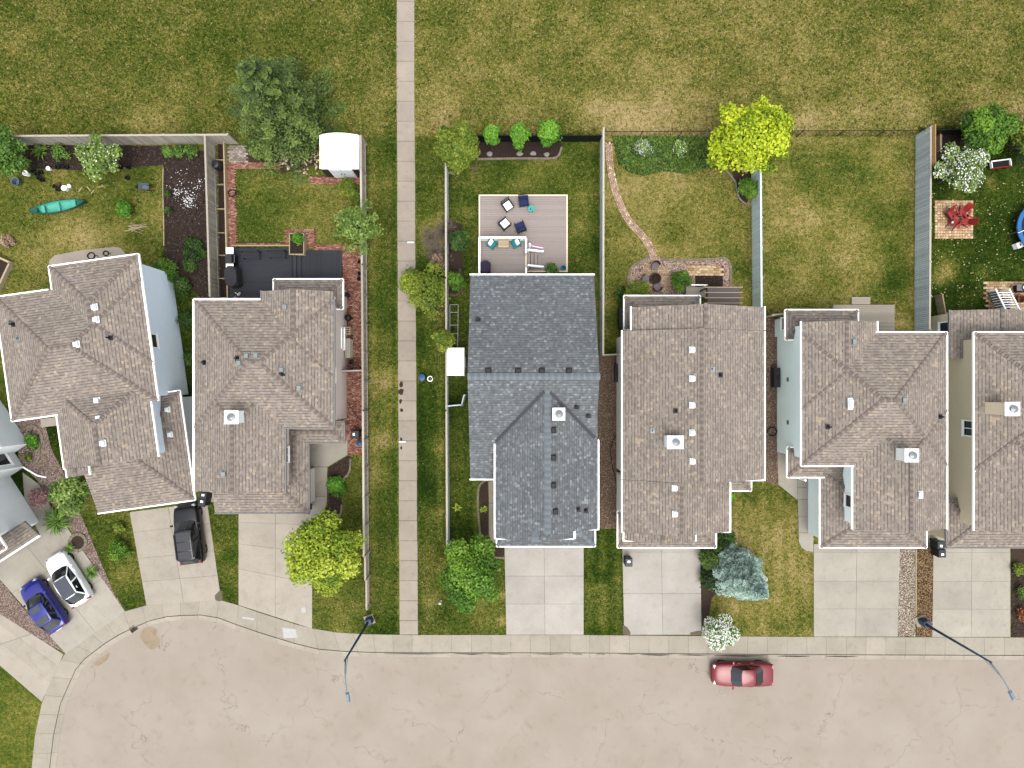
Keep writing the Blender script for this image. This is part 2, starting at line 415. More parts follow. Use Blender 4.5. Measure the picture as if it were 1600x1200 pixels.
# zones of turf: g = 0 lush dark ... 0.5 olive ... 1 straw
ZONES = [([(-500, -500), (620, -500), (620, 214), (-500, 214)], 0.47), ([(620, -500), (2200, -500), (2200, 210), (620, 210)], 0.59),
         ([(-300, 214), (256, 214), (256, 500), (-300, 500)], 0.55), ([(353, 250), (565, 250), (565, 400), (353, 400)], 0.44),
         ([(570, 214), (622, 214), (622, 995), (570, 995)], 0.34), ([(650, 214), (696, 214), (696, 995), (650, 995)], 0.29),
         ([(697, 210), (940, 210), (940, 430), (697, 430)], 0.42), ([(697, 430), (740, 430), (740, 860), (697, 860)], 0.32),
         ([(940, 210), (1182, 210), (1182, 480), (940, 480)], 0.62), ([(1182, 205), (1432, 205), (1432, 520), (1182, 520)], 0.57),
         ([(1434, 200), (2100, 200), (2100, 520), (1434, 520)], 0.13), ([(655, 850), (792, 850), (792, 995), (655, 995)], 0.42),
         ([(905, 820), (978, 820), (978, 996), (905, 996)], 0.27), ([(1095, 740), (1275, 740), (1275, 998), (1095, 998)], 0.64),
         ([(120, 700), (240, 700), (240, 960), (120, 960)], 0.45), ([(320, 780), (376, 780), (376, 950), (320, 950)], 0.37),
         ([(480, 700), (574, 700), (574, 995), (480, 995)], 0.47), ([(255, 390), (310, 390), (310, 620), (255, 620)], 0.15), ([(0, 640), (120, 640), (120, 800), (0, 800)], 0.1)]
BLOBS = [(581, y_, 7, .24) for y_ in range(235, 940, 14)] + [(689, y_, 6, .26) for y_ in range(280, 850, 14)] + [(616, y_, 5, -.12) for y_ in range(235, 980, 12)] + [(658, y_, 6, -.12) for y_ in range(480, 980, 12)] + [(1425, y_, 5, .22) for y_ in range(230, 500, 12)] + [(930, y_, 6, -.1) for y_ in range(240, 430, 12)] + [(704, y_, 5, -.12) for y_ in range(280, 430, 12)] + [(600, 598, 26, .48), (604, 640, 22, .2), (602, 690, 22, .5), (590, 740, 20, .18), (585, 300, 30, .18), (590, 380, 28, .12), (610, 500, 16, -.15), (590, 470, 25, -.08), (600, 900, 25, .14),
         (612, 230, 30, -.12), (605, 985, 28, -.18), (672, 370, 24, .5), (684, 340, 12, .2), (665, 300, 18, -.12), (680, 210, 40, .15), (660, 640, 30, -.16), (665, 760, 25, -.22), (684, 700, 12, .22), (684, 800, 12, .22),
         (680, 480, 18, .25), (660, 540, 25, -.1), (660, 700, 20, -.2), (668, 870, 30, .1), (676, 940, 14, .34), (700, 960, 25, -.05), (786, 930, 5, .42), (784, 970, 8, .4), (760, 960, 25, .08),
         (1000, 180, 40, .3), (1080, 175, 60, .34), (940, 170, 26, .1), (1010, 160, 18, -.15), (960, 200, 30, .1), (1260, 185, 40, .16), (1330, 180, 55, .18), (1420, 175, 30, .12), (1450, 160, 40, .1), (1540, 170, 40, .2), (1290, 160, 25, -.12), (1240, 165, 20, -.15), (1590, 165, 20, .2),
         (700, 170, 30, .2), (800, 180, 30, .1), (850, 170, 40, .05), (760, 160, 30, -.1), (880, 195, 20, -.1), (920, 165, 25, .2), (40, 180, 50, .12), (110, 185, 40, .1), (200, 180, 40, .06), (240, 195, 30, .1), (560, 180, 25, .05),
         (30, 350, 30, -.18), (60, 380, 30, .14), (130, 372, 40, .16), (100, 350, 40, .1), (20, 300, 30, -.1), (170, 285, 30, -.1), (200, 300, 30, -.05), (225, 270, 20, -.2), (240, 340, 25, .05), (215, 360, 30, -.05), (60, 420, 30, .08), (15, 430, 14, -.1),
         (400, 285, 30, .12), (470, 280, 30, .18), (440, 310, 40, -.08), (430, 340, 40, -.06), (520, 300, 30, .1), (390, 360, 30, -.1), (500, 340, 40, .1), (440, 375, 40, .04),
         (780, 265, 40, -.05), (840, 285, 30, .05), (910, 300, 18, .1), (905, 360, 14, .16), (910, 250, 30, -.05), (720, 300, 18, -.1), (735, 330, 14, .12), (720, 410, 18, -.2), (905, 420, 18, -.1), (730, 370, 10, .1),
         (1000, 300, 40, .16), (1060, 290, 40, .14), (1110, 330, 40, .08), (1010, 310, 20, -.14), (1090, 340, 22, -.2), (1050, 355, 22, -.12), (1120, 390, 30, -.02), (965, 350, 16, -.05), (970, 390, 20, .04), (1160, 420, 16, -.12), (1150, 350, 18, .05), (965, 440, 20, -.1),
         (1240, 250, 50, -.1), (1340, 255, 50, -.13), (1300, 300, 60, .02), (1230, 330, 40, .14), (1290, 360, 60, .10), (1350, 400, 50, .06), (1220, 420, 40, -.06), (1400, 330, 26, -.1), (1390, 380, 26, -.18), (1410, 430, 24, -.28), (1390, 450, 20, -.2), (1250, 440, 40, .05), (1330, 440, 40, .1), (1210, 290, 16, .14), (1195, 370, 14, .08), (1425, 250, 12, -.1), (1250, 470, 30, -.05), (1405, 500, 14, .3),
         (1480, 425, 18, .5), (1465, 440, 10, .35), (1470, 395, 20, .18), (1535, 425, 10, .35), (1550, 290, 10, .25), (1495, 305, 10, .3), (1570, 300, 30, .02), (1545, 440, 14, .15), (1520, 400, 30, -.03), (1545, 280, 8, .3),
         (150, 780, 20, .2), (155, 860, 22, -.25), (180, 900, 30, .12), (205, 900, 20, .18), (200, 940, 14, -.12), (150, 900, 16, -.22), (130, 820, 14, -.2), (350, 830, 16, .06), (362, 870, 12, -.12), (350, 930, 18, -.2), (338, 860, 8, .3),
         (525, 950, 30, .05), (560, 860, 22, -.12), (500, 970, 20, -.1), (545, 800, 25, -.08), (945, 900, 10, -.2), (930, 920, 8, .22), (960, 905, 6, .22), (940, 970, 20, .12), (945, 850, 30, -.12),
         (1140, 785, 12, -.2), (1150, 830, 22, .1), (1200, 850, 30, .12), (1230, 880, 30, .14), (1225, 800, 30, .06), (1240, 770, 16, -.3), (1255, 900, 14, .0), (1175, 780, 20, -.2), (1180, 940, 40, -.02), (1140, 960, 30, -.05), (1130, 975, 20, -.15), (1150, 950, 16, .22), (1215, 975, 20, -.14), (1262, 960, 10, -.12), (1258, 840, 8, -.3), (1120, 830, 16, -.2)]
def gfield(px, py):
    g = np.full(len(px), 0.48)
    for poly, v in ZONES: g[inside(px, py, poly)] = v
    for bx, by, r, a in BLOBS:
        d2 = ((px - bx) ** 2 + (py - by) ** 2) / (r * r)
        g += a * np.exp(-d2)
    # mower stripes down the side lawn between the two driveways
    s = inside(px, py, ZONES[12][0]); g[s] += 0.10 * np.sin((px[s] - 912) * 2 * math.pi / 24)
    s = inside(px, py, ZONES[13][0]); g[s] += 0.05 * np.sin((px[s]) * 2 * math.pi / 22)
    s = inside(px, py, ZONES[9][0]); g[s] += 0.03 * np.sin((py[s]) * 2 * math.pi / 18)
    return g

gm = MB(); gm.add([(-600, -600, -0.16), (600, -600, -0.16), (600, 600, -0.16), (-600, 600, -0.16)], [(0, 1, 2, 3)])
me = gm.mesh('ground', M['grass'])
a = me.attributes.new('g', 'FLOAT', 'POINT'); a.data.foreach_set('value', [0.5] * 4)
tag(link('ground', me), kind='structure')
xs = np.concatenate([np.arange(-420, 40, 20), np.arange(40, 130, 3), np.arange(130, 1604, 6), np.arange(1610, 2000, 20)]).astype(float)
nr = 230
tt = np.linspace(0, 1, nr)
bot = np.where(xs < 41, 1400.0, np.interp(xs, in_x, in_y)) + 5.0
top = -420.0
PX = np.repeat(xs, nr); PY = (top + (bot[:, None] - top) * tt[None, :]).ravel()
V = np.stack([(PX - 800) / PPM, (600 - PY) / PPM, np.zeros(len(PX))], 1)
V[:, 2] = 0.0
ii = np.arange(len(xs) - 1)[:, None] * nr; jj = np.arange(nr - 1)[None, :]
q = (ii + jj).ravel()
F = np.stack([q, q + 1, q + nr + 1, q + nr], 1)
tag(link('lawn_ground', npmesh('lawn_ground', V, F, M['grass'], {'g': ('POINT', gfield(PX, PY))})), kind='structure')

rm = MB()
road_poly = OUTER + [(2000, 1500), (84, 1500)]
n = len(OUTER)
rv = [P(x, y) for x, y in OUTER] + [P(x, 1600) for x, y in OUTER]
rm.add([(v.x, v.y, -0.10) for v in rv], [(i, i + n, i + n + 1, i + 1) for i in range(n - 1)])
tag(rm.build('road', M['asphalt']), kind='structure')

def resample(pts, step):
    pts = [Vector(p) for p in pts]; out = []
    L = [0]
    for a, b in zip(pts, pts[1:]): L.append(L[-1] + (b - a).length)
    n = max(1, round(L[-1] / step))
    for i in range(n + 1):
        s = L[-1] * i / n; k = 0
        while k < len(L) - 2 and L[k + 1] < s: k += 1
        out.append((k, (s - L[k]) / max(1e-9, L[k + 1] - L[k])))
    return out
def along(pts, k, t): return Vector(pts[k]).lerp(Vector(pts[k + 1]), t)

def structure(name, label=None):
    o = bpy.data.objects.new(name, None); COL.objects.link(o)
    o['kind'] = 'structure'
    if label: o['label'] = label
    return o
# pavement with integral rolled kerb: each bay and each gutter length is a piece
pav = structure('pavement')
kerb = structure('kerb')
st = resample(INNER, 31.0)
for (k0, t0), (k1, t1) in zip(st, st[1:]):
    seg = [(k0, t0)] + [(k, 0.0) for k in range(k0 + 1, k1 + 1) if (k, 0.0) != (k1, t1)] + [(k1, t1)]
    ia = [along(INNER, k, t) for k, t in seg]; oa = [along(OUTER, k, t) for k, t in seg]
    if ia[0].x > 1720: continue
    d = (ia[-1] - ia[0]).normalized() * 0.14          # open joint
    ia[0] += d; oa[0] += d; ia[-1] -= d; oa[-1] -= d
    ka = [i.lerp(o, 0.76) for i, o in zip(ia, oa)]; kb = [i.lerp(o, 0.79) for i, o in zip(ia, oa)]
    MB().prism(W2([tuple(p) for p in ia] + [tuple(p) for p in reversed(ka)]), -0.12, 0.035).build('bay', M['concrete_walk'], pav)
    m = MB(); n = len(kb)
    hi = [P(p.x, p.y) for p in kb]; lo = [P(*(kb[i].lerp(oa[i], 0.45))) for i in range(n)]; ed = [P(p.x, p.y) for p in oa]
    vv = [(p.x, p.y, 0.03) for p in hi] + [(p.x, p.y, -0.06) for p in lo] + [(p.x, p.y, -0.085) for p in ed] + [(p.x, p.y, -0.13) for p in ed] + [(p.x, p.y, -0.13) for p in hi]
    m.add(vv, [(r * n + i, (r + 1) * n + i, (r + 1) * n + i + 1, r * n + i + 1) for r in range(3) for i in range(n - 1)] + [tuple(r * n for r in range(5))[::-1], tuple(r * n + n - 1 for r in range(5))])
    m.build('kerb_stone', M['concrete_walk'], kerb)

def bil(q, u, v):
    a = Vector(q[0]).lerp(Vector(q[1]), u); b = Vector(q[3]).lerp(Vector(q[2]), u)
    return a.lerp(b, v)
def slabs(name, quad, us, vs_, mat, z=0.05, gap=0.24, label=None):
    """quad (TL, TR, BR, BL) in photo pixels cut at fractions us, vs_; each slab a piece"""
    root = structure(name, label)
    for u0, u1 in zip(us, us[1:]):
        for v0, v1 in zip(vs_, vs_[1:]):
            c = [bil(quad, u0, v0), bil(quad, u1, v0), bil(quad, u1, v1), bil(quad, u0, v1)]
            ctr = sum(c, Vector((0, 0))) / 4
            c = [p + (ctr - p).normalized() * gap for p in c]
            MB().prism(W2([tuple(p) for p in c]), -0.05, z).build('slab', mat, root)
    EXCL.append(quad); return root
def polyslab(name, polys, mat, z=0.05):
    root = structure(name)
    for p in polys:
        MB().prism(W2(p), -0.05, z).build('slab', mat, root); EXCL.append(p)
    return root
# public footpath between the fences
fp = structure('footpath')
ys = list(np.arange(-60, 992, 31.2)) + [991.5]
for y0, y1 in zip(ys, ys[1:]):
    if y1 - y0 < 8: continue
    xl = lambda y: 620.0 + 4.5 * max(0, y - 150) / 840; xr = lambda y: 647.5 + 5.5 * max(0, y - 150) / 840
    j = random.uniform(-0.25, 0.25)
    MB().prism(W2([(xl(y0) + j, y0 + .3), (xr(y0) + j, y0 + .3), (xr(y1) + j, y1 - .3), (xl(y1) + j, y1 - .3)]), -0.05, 0.03 + random.uniform(-.006, .006)).build('slab', M['concrete_warm'], fp)
EXCL.append([(620, -60), (648, -60), (653, 995), (624, 995)])
slabs('driveway', [(-22, 880), (97, 812), (196, 955), (103, 1021)], [0, .5, 1], [0, .33, .64, 1], M['concrete_green'])
slabs('driveway', [(203, 800), (324, 784), (346, 937), (229, 945)], [0, .5, 1], [0, .22, .5, .75, 1], M['concrete'])
slabs('driveway', [(373, 796), (488, 796), (488, 982), (373, 945)], [0, .5, 1], [0, .13, .36, .62, 1], M['concrete'])
slabs('driveway', [(788, 846), (912, 846), (912, 991.5), (791, 991.5)], [0, .5, 1], [0, .37, .67, 1], M['concrete_pale'])
slabs('driveway', [(972, 848), (1094, 848), (1096, 991.5), (975, 991.5)], [0, .5, 1], [0, .1, .55, 1], M['concrete_pale'])
slabs('driveway', [(1271, 850), (1406, 850), (1402, 994.5), (1271, 994.5)], [0, .5, 1], [0, .09, .4, .7, 1], M['concrete_green'])
slabs('driveway', [(1458, 850), (1578, 850), (1578, 995), (1456, 995)], [0, .5, 1], [0, .09, .4, .7, 1], M['concrete_green'])
slabs('driveway', [(-120, 935), (0, 958), (100, 1022), (66, 1096)], [0, .4, .75, 1], [0, .5, 1], M['concrete'])
polyslab('walkway', [[(482, 688), (543, 688), (543, 711), (512, 729), (482, 729)], [(482, 729.6), (511.4, 729.6), (511.4, 775), (482, 775)], [(482, 775.6), (511.4, 775.6), (510, 790), (505, 800), (497, 808), (489, 811), (482, 811)]], M['concrete_green'], 0.056)
polyslab('walkway', [[(763, 742), (777, 742), (777, 786), (764, 786)], [(764, 786.5), (777, 786.5), (777, 850), (771, 847), (766, 842), (764, 833)]], M['concrete_warm'])
polyslab('walkway', [[(1214, 700), (1245.7, 700), (1245.7, 781), (1216, 757)], [(1246.3, 735), (1300, 735), (1300, 761.7), (1246.3, 761.7)], [(1246.3, 762.3), (1300, 762.3), (1300, 780), (1246.3, 780)],
                     [(1246.5, 780.6), (1300, 780.6), (1300, 806), (1247, 806)], [(1247, 806.6), (1300, 806.6), (1300, 832), (1247.5, 832)], [(1247.5, 832.6), (1270.4, 832.6), (1270.4, 862), (1260, 860.5), (1252, 855), (1248, 846)]], M['concrete_green'])
polyslab('patio', [[(76, 418), (78, 407), (86, 399), (130, 391), (180, 386), (190, 388), (197, 397), (200, 420), (120, 430)]], M['concrete_warm'], 0.06)
polyslab('walkway', [[(1449, 832), (1482, 832), (1482, 852), (1452, 852)]], M['concrete_green'], 0.045)
polyslab('walkway', [[(312, 762), (335, 762), (335, 784), (318, 784)]], M['concrete_green'], 0.045)
# front walk and steps beside the far-left house
polyslab('walkway', [[(36, 738), (62, 757), (84, 800), (98, 812), (62, 832), (40, 790)]], M['concrete_green'], 0.057)

# ---------------------------------------------------------------- beds, gravel, brick
def bed(name, poly, mat, z=0.02):
    o = MB().prism(W2(poly), -0.05, z).build(name, mat); tag(o, kind='structure'); EXCL.append(poly); return o
def rand_in(poly, n):
    poly = np.asarray(poly, float); x0, y0 = poly.min(0); x1, y1 = poly.max(0)
    xs_, ys_ = [], []; got = 0
    for _ in range(30):
        x = RNG.uniform(x0, x1, n); y = RNG.uniform(y0, y1, n); k = inside(x, y, poly)
        xs_.append(x[k]); ys_.append(y[k]); got += k.sum()
        if got >= n: break
    return np.concatenate(xs_)[:n], np.concatenate(ys_)[:n]
OCT = np.array([(1, 0, 0), (-1, 0, 0), (0, 1, 0), (0, -1, 0), (0, 0, 1), (0, 0, -1)], float)
OCF = np.array([(0, 2, 4), (2, 1, 4), (1, 3, 4), (3, 0, 4), (2, 0, 5), (1, 2, 5), (3, 1, 5), (0, 3, 5)])
def scatter_stones(name, polys, per_m2, size, mat, z=0.03, flat=0.6, label=None):
    vs_, fs_, rn = [], [], []; base = 0
    for poly in polys:
        A = np.asarray(poly, float); area = abs(np.dot(A[:, 0], np.roll(A[:, 1], 1)) - np.dot(A[:, 1], np.roll(A[:, 0], 1))) / 2 / PPM ** 2
        n = int(area * per_m2)
        if n < 1: continue
        x, y = rand_in(poly, n); n = len(x)
        s = RNG.uniform(size[0], size[1], n)
        an = RNG.uniform(0, 6.28, n); el = RNG.uniform(0.6, 1.4, n)
        L = OCT[None] * np.stack([s * el, s / el, s * flat], 1)[:, None, :] * RNG.uniform(0.75, 1.2, (n, 6, 1))
        X = L[..., 0] * np.cos(an)[:, None] - L[..., 1] * np.sin(an)[:, None]; Y = L[..., 0] * np.sin(an)[:, None] + L[..., 1] * np.cos(an)[:, None]
        vv = np.stack([X + ((x - 800) / PPM)[:, None], Y + ((600 - y) / PPM)[:, None], L[..., 2] + z], -1).reshape(-1, 3)
        vs_.append(vv); fs_.append((OCF[None] + (np.arange(n) * 6 + base)[:, None, None]).reshape(-1, 3)); rn.append(np.repeat(RNG.random(n), 8)); base += n * 6
    o = link(name, npmesh(name, np.concatenate(vs_), np.concatenate(fs_), mat, {'rnd': ('FACE', np.concatenate(rn))}))
    return tag(o, label, kind='stuff')
G_brown = pieces_mat('river_gravel', [(0, (92, 70, 56)), (0.5, (140, 112, 92)), (0.85, (170, 146, 124)), (1, (205, 190, 170))])
G_pink = pieces_mat('pink_gravel', [(0, (120, 98, 92)), (0.5, (166, 142, 132)), (1, (208, 192, 182))])
G_white = pieces_mat('pale_gravel', [(0, (130, 110, 92)), (0.5, (186, 170, 150)), (1, (228, 218, 202))])
G_bark = pieces_mat('bark_chip', [(0, (78, 58, 38)), (0.5, (138, 108, 74)), (1, (178, 150, 110))])
G_soil = pieces_mat('soil_clod', [(0, (34, 26, 22)), (0.6, (62, 48, 42)), (0.95, (92, 74, 64)), (1, (120, 104, 92))])
G_chalk = plain('white_fleck', (222, 222, 220), .8, .1, white=True)
G_sand = pieces_mat('sandstone', [(0, (150, 130, 104)), (0.5, (190, 170, 140)), (1, (222, 206, 180))])
g34 = [(934, 556), (976, 556), (976, 800), (968, 826), (936, 826)]
g45 = [(1192, 492), (1217, 498), (1217, 700), (1214, 758), (1196, 752), (1176, 740), (1176, 700)]
g56a = [(1404, 852), (1431, 852), (1430, 994), (1402, 994)]
g56b = [(1432, 852), (1458, 852), (1456, 994), (1431.5, 994)]
for p, mt in ((g34, 'gravel_base'), (g45, 'gravel_base'), (g56a, 'gravel_base'), (g56b, 'mulch')): bed('gravel_strip', p, M[mt])
scatter_stones('gravel', [g34], 330, (.025, .05), G_brown, label='brown river gravel between the grey roofed house and its neighbour')
scatter_stones('gravel', [g45], 330, (.025, .05), G_brown, label='brown gravel beside the pale mint house wall')
scatter_stones('gravel', [g56a], 330, (.025, .055), G_white, label='pale gravel strip beside the thin wooden divider')
scatter_stones('bark_chips', [g56b], 330, (.03, .06), G_bark, label='brown bark chips between the divider and the driveway')
# far-left planting: pebbles with curved edging
g0 = [(12, 656), (62, 652), (72, 668), (80, 700), (100, 738), (125, 800), (150, 860), (180, 930), (196, 952), (180, 935), (125, 850), (104, 815), (84, 790), (60, 752), (30, 720), (28, 700)]
bed('pebble_bed', g0, M['gravel_base']); scatter_stones('pebbles', [g0], 320, (.025, .05), G_pink, label='pinkish pebbles round the curved edging')
g00 = [(-20, 900), (0, 906), (45, 960), (104, 1020), (60, 1000), (0, 958), (-20, 945)]
bed('pebble_bed', g00, M['gravel_base']); scatter_stones('pebbles', [g00], 320, (.025, .05), G_pink, label='pinkish pebbles beside the blue car')
def strip_poly(pts, w):
    pts = [Vector(p) for p in pts]; a, b = [], []
    for i, p in enumerate(pts):
        t = (pts[min(i + 1, len(pts) - 1)] - pts[max(i - 1, 0)]).normalized(); nrm = Vector((-t.y, t.x)) * w / 2
        a.append(tuple(p + nrm)); b.append(tuple(p - nrm))
    return a + b[::-1]
def smooth_line(pts, k=6):
    out = []
    n = len(pts); pts = [Vector(p) for p in pts]
    for i in range(n - 1):
        p0, p1, p2, p3 = pts[max(i - 1, 0)], pts[i], pts[i + 1], pts[min(i + 2, n - 1)]
        for j in range(k):
            t = j / k
            out.append(0.5 * ((2 * p1) + (-p0 + p2) * t + (2 * p0 - 5 * p1 + 4 * p2 - p3) * t * t + (-p0 + 3 * p1 - 3 * p2 + p3) * t ** 3))
    out.append(pts[-1]); return out
def edging(pts, label, w=0.16, h=0.1, step=0.32, mat=None, name='bed_edging', piece='edging_block'):
    """row of separate blocks laid along a curve"""
    line = smooth_line(pts); line = [P(p.x, p.y) for p in line]
    root = thing(name, label, 'edging', line[0])
    rs = resample([(p.x, p.y) for p in line], step)
    for (k0, t0), (k1, t1) in zip(rs, rs[1:]):
        a = along([(p.x, p.y) for p in line], k0, t0); b = along([(p.x, p.y) for p in line], k1, t1)
        d = b - a; c = (a + b) / 2
        MB().box((0, 0, h / 2), (d.length * 0.95, w, h)).build(piece, mat or M['edge'], root, loc=(c.x - line[0].x, c.y - line[0].y, 0), rz=math.atan2(d.y, d.x))
    return root
M['edge'] = plain('edging_block', (164, 150, 128), 0.9, 0.15, 5.0, objvar=0.14)
M['edge_dark'] = plain('edging_block_brown', (128, 108, 92), 0.9, 0.15, 5.0, objvar=0.14)
edging([(32, 677), (42, 668), (54, 666), (64, 675), (67, 688), (62, 700), (62, 712), (58, 722), (46, 731)], 'curved concrete edging round the green shrub beside the grey-white house', 0.2)
EXCL.append([(110, 835), (135, 835), (135, 865), (110, 865)])
ring = [(123 + 13 * math.cos(a), 847 + 13 * math.sin(a)) for a in np.linspace(0, 2 * math.pi, 13)]
edging(ring, 'round stone tree ring on the pebbles beside the white car', 0.24, 0.14)
bed('garden_soil', [(30, 690), (36, 676), (48, 670), (58, 672), (64, 684), (60, 700), (60, 714), (44, 728)], M['mulch'], 0.03)
bed('garden_soil', [(123 + 11 * math.cos(a), 847 + 11 * math.sin(a)) for a in np.linspace(0, 5.76, 12)], M['mulch'], 0.075)
# soil plots of the far-left yard
s1 = [(255, 236), (336, 236), (340, 470), (318, 470), (258, 410), (256, 300)]
s2 = [(-60, 226), (256, 228), (256, 258), (120, 266), (30, 262), (-60, 262)]
bed('garden_soil', s1, M['soil'], 0.03); bed('garden_soil', s2, M['soil'], 0.03)
scatter_stones('soil_clods', [s1, s2], 90, (.03, .09), G_soil, label='dark lumpy soil of the vegetable plot')
for c, r, n_ in (((285, 300), 14, 60), ((298, 312), 10, 60), ((296, 318), 6, 40), ((310, 290), 8, 25), ((275, 302), 6, 25), ((285, 275), 12, 12)):
    pts = RNG.normal(0, 1, (n_, 2)) * r / 1.6 + np.array(c)
    if c == (285, 300): acc = pts
    else: acc = np.concatenate([acc, pts])
def stones_at(name, pts, size, mat, label, z=0.04):
    n = len(pts); s = RNG.uniform(size[0], size[1], n)
    L = OCT[None] * np.stack([s, s * .7, s * .4], 1)[:, None, :]
    vv = np.stack([L[..., 0] + ((pts[:, 0] - 800) / PPM)[:, None], L[..., 1] + ((600 - pts[:, 1]) / PPM)[:, None], L[..., 2] + z], -1).reshape(-1, 3)
    return tag(link(name, npmesh(name, vv, (OCF[None] + (np.arange(n) * 6)[:, None, None]).reshape(-1, 3), mat, {'rnd': ('FACE', np.repeat(RNG.random(n), 8))})), label, kind='stuff')
stones_at('eggshell_flecks', acc, (.02, .06), G_chalk, 'white flecks strewn over the dark soil plot', 0.06)
edging([(256, 262), (255.5, 290), (256, 320), (257, 350), (257, 385)], 'thin grey board edging between the lawn and the soil plot', 0.05, 0.12, 1.2, M['wood_tan'])
# planter boxes along the fence in the second yard
s3 = [(341, 224), (352, 224), (358, 470), (344, 470)]
bed('garden_soil', s3, M['soil'], 0.04)
rows = thing('raised_planter', 'long narrow raised planter of wooden cells beside the black deck', 'planter', P(350, 330))
o_ = P(350, 330)
for y in (224, 252, 290, 328, 365, 400, 436, 466):
    a = P(340 + (y - 224) * .012, y); b = P(352 + (y - 224) * .022, y); MB().beam(a - o_ + Vector((0, 0, .2)), b - o_ + Vector((0, 0, .2)), .05, .3).build('crossboard', M['wood_tan'], rows)
a = P(352.5, 224); b = P(358.5, 468); MB().beam(a - o_ + Vector((0, 0, .18)), b - o_ + Vector((0, 0, .18)), .09, .38).build('sideboard', M['wood_tan'], rows)
# brick paths of the second yard
BR = pieces_mat('brick', [(0, (118, 74, 62)), (0.4, (150, 100, 84)), (0.8, (172, 122, 104)), (1, (190, 154, 132))])
BG = pieces_mat('grey_paver', [(0, (130, 118, 108)), (0.6, (160, 148, 138)), (1, (184, 172, 160))])
BT = pieces_mat('tan_paver', [(0, (164, 130, 96)), (0.5, (196, 164, 126)), (1, (220, 192, 156))])
def brickwork(name, polys, mat, bl=0.2, bw=0.1, z=0.04, ang=0.0, label=None, base='mulch', gap=0.012, bond=0.5):
    root = structure(name, label)
    V_, F_, rn = [], [], []; base_i = 0
    for poly in polys:
        MB().prism(W2(poly), -0.05, z - 0.015).build('bedding', M[base], root); EXCL.append(poly)
        A = np.array([P(x, y)[:2] for x, y in poly]); c, s = math.cos(ang), math.sin(ang)
        Rm = np.array([[c, s], [-s, c]]); B = A @ Rm.T
        x0, y0 = B.min(0); x1, y1 = B.max(0)
        nr_ = int((y1 - y0) / bw) + 2; nc_ = int((x1 - x0) / bl) + 3
        r, k = np.meshgrid(np.arange(nr_), np.arange(nc_), indexing='ij')
        cx = (x0 + (k - (1 if bond else 0) + bond * (r % 2)) * bl + bl / 2).ravel(); cy = (y0 + r * bw + bw / 2).ravel()
        w = np.stack([cx, cy], 1) @ Rm
        keep = inside(w[:, 0], w[:, 1], A); w = w[keep]; n_ = len(w)
        hx, hy = bl / 2 - gap / 2, bw / 2 - gap / 2
        q = np.array([(-hx, -hy), (hx, -hy), (hx, hy), (-hx, hy)]) @ Rm
        zz = z + RNG.uniform(-.006, .006, n_)
        topv = np.concatenate([w[:, None, :] + q[None], np.repeat(zz[:, None, None], 4, 1)], 2)
        botv = topv.copy(); botv[..., 2] = z - 0.05
        V_.append(np.concatenate([topv, botv], 1).reshape(-1, 3))
        fq = np.array([(0, 1, 2, 3), (4, 5, 1, 0), (5, 6, 2, 1), (6, 7, 3, 2), (7, 4, 0, 3)])
        F_.append((fq[None] + (np.arange(n_) * 8 + base_i)[:, None, None]).reshape(-1, 4)); rn.append(np.repeat(RNG.random(n_), 5)); base_i += n_ * 8
    o = link('paver_field', npmesh('paver_field', np.concatenate(V_), np.concatenate(F_), mat, {'rnd': ('FACE', np.concatenate(rn))}), None, root)
    o['kind'] = 'stuff'; return root
brickwork('brick_path', [[(353, 254), (438, 254), (438, 264), (368, 264), (370, 388), (358, 388)], [(368, 379), (450, 379), (450, 384), (368, 384)], [(447, 358), (493, 358), (493, 388), (481, 388), (481, 368), (456, 368), (456, 379), (447, 379)],
                         [(486, 275), (562, 275), (562, 288), (486, 288)], [(493, 383), (533, 383), (533, 392), (493, 392)]], BR, ang=0.0)
brickwork('brick_path', [[(533, 384), (566, 384), (567, 480), (569, 708), (544, 712), (530, 705), (530, 470), (535, 437)]], BR)
brickwork('paved_step', [[(358, 228), (387, 228), (387, 254), (358, 254)]], BG, 0.3, 0.15)
# stones beside the shed
scatter_stones('rockery_stones', [[(430, 240), (500, 236), (500, 274), (470, 272), (436, 258)]], 14, (.09, .2), G_sand, 0.08, .7, label='rounded pale stones between the spruce and the shed')
bed('garden_soil', [(388, 228), (500, 228), (500, 256), (440, 272), (436, 254), (388, 254)], M['mulch'], 0.02)
# planting bed by the second house's front walk
m2 = [(545, 712), (550, 716), (545, 740), (532, 750), (535, 800), (528, 812), (510, 822), (500, 812), (513, 790), (513, 731)]
bed('garden_soil', m2, M['mulch'], 0.03); scatter_stones('bark_chips', [m2], 150, (.03, .06), G_soil, label='dark bark mulch round the bright green shrub')
edging([(548, 716), (546, 738), (534, 750)], 'short curved edging beside the red brick path', 0.14)
edging([(534, 788), (533, 802), (524, 814), (508, 822)], 'curved edging below the bright green shrub', 0.14)
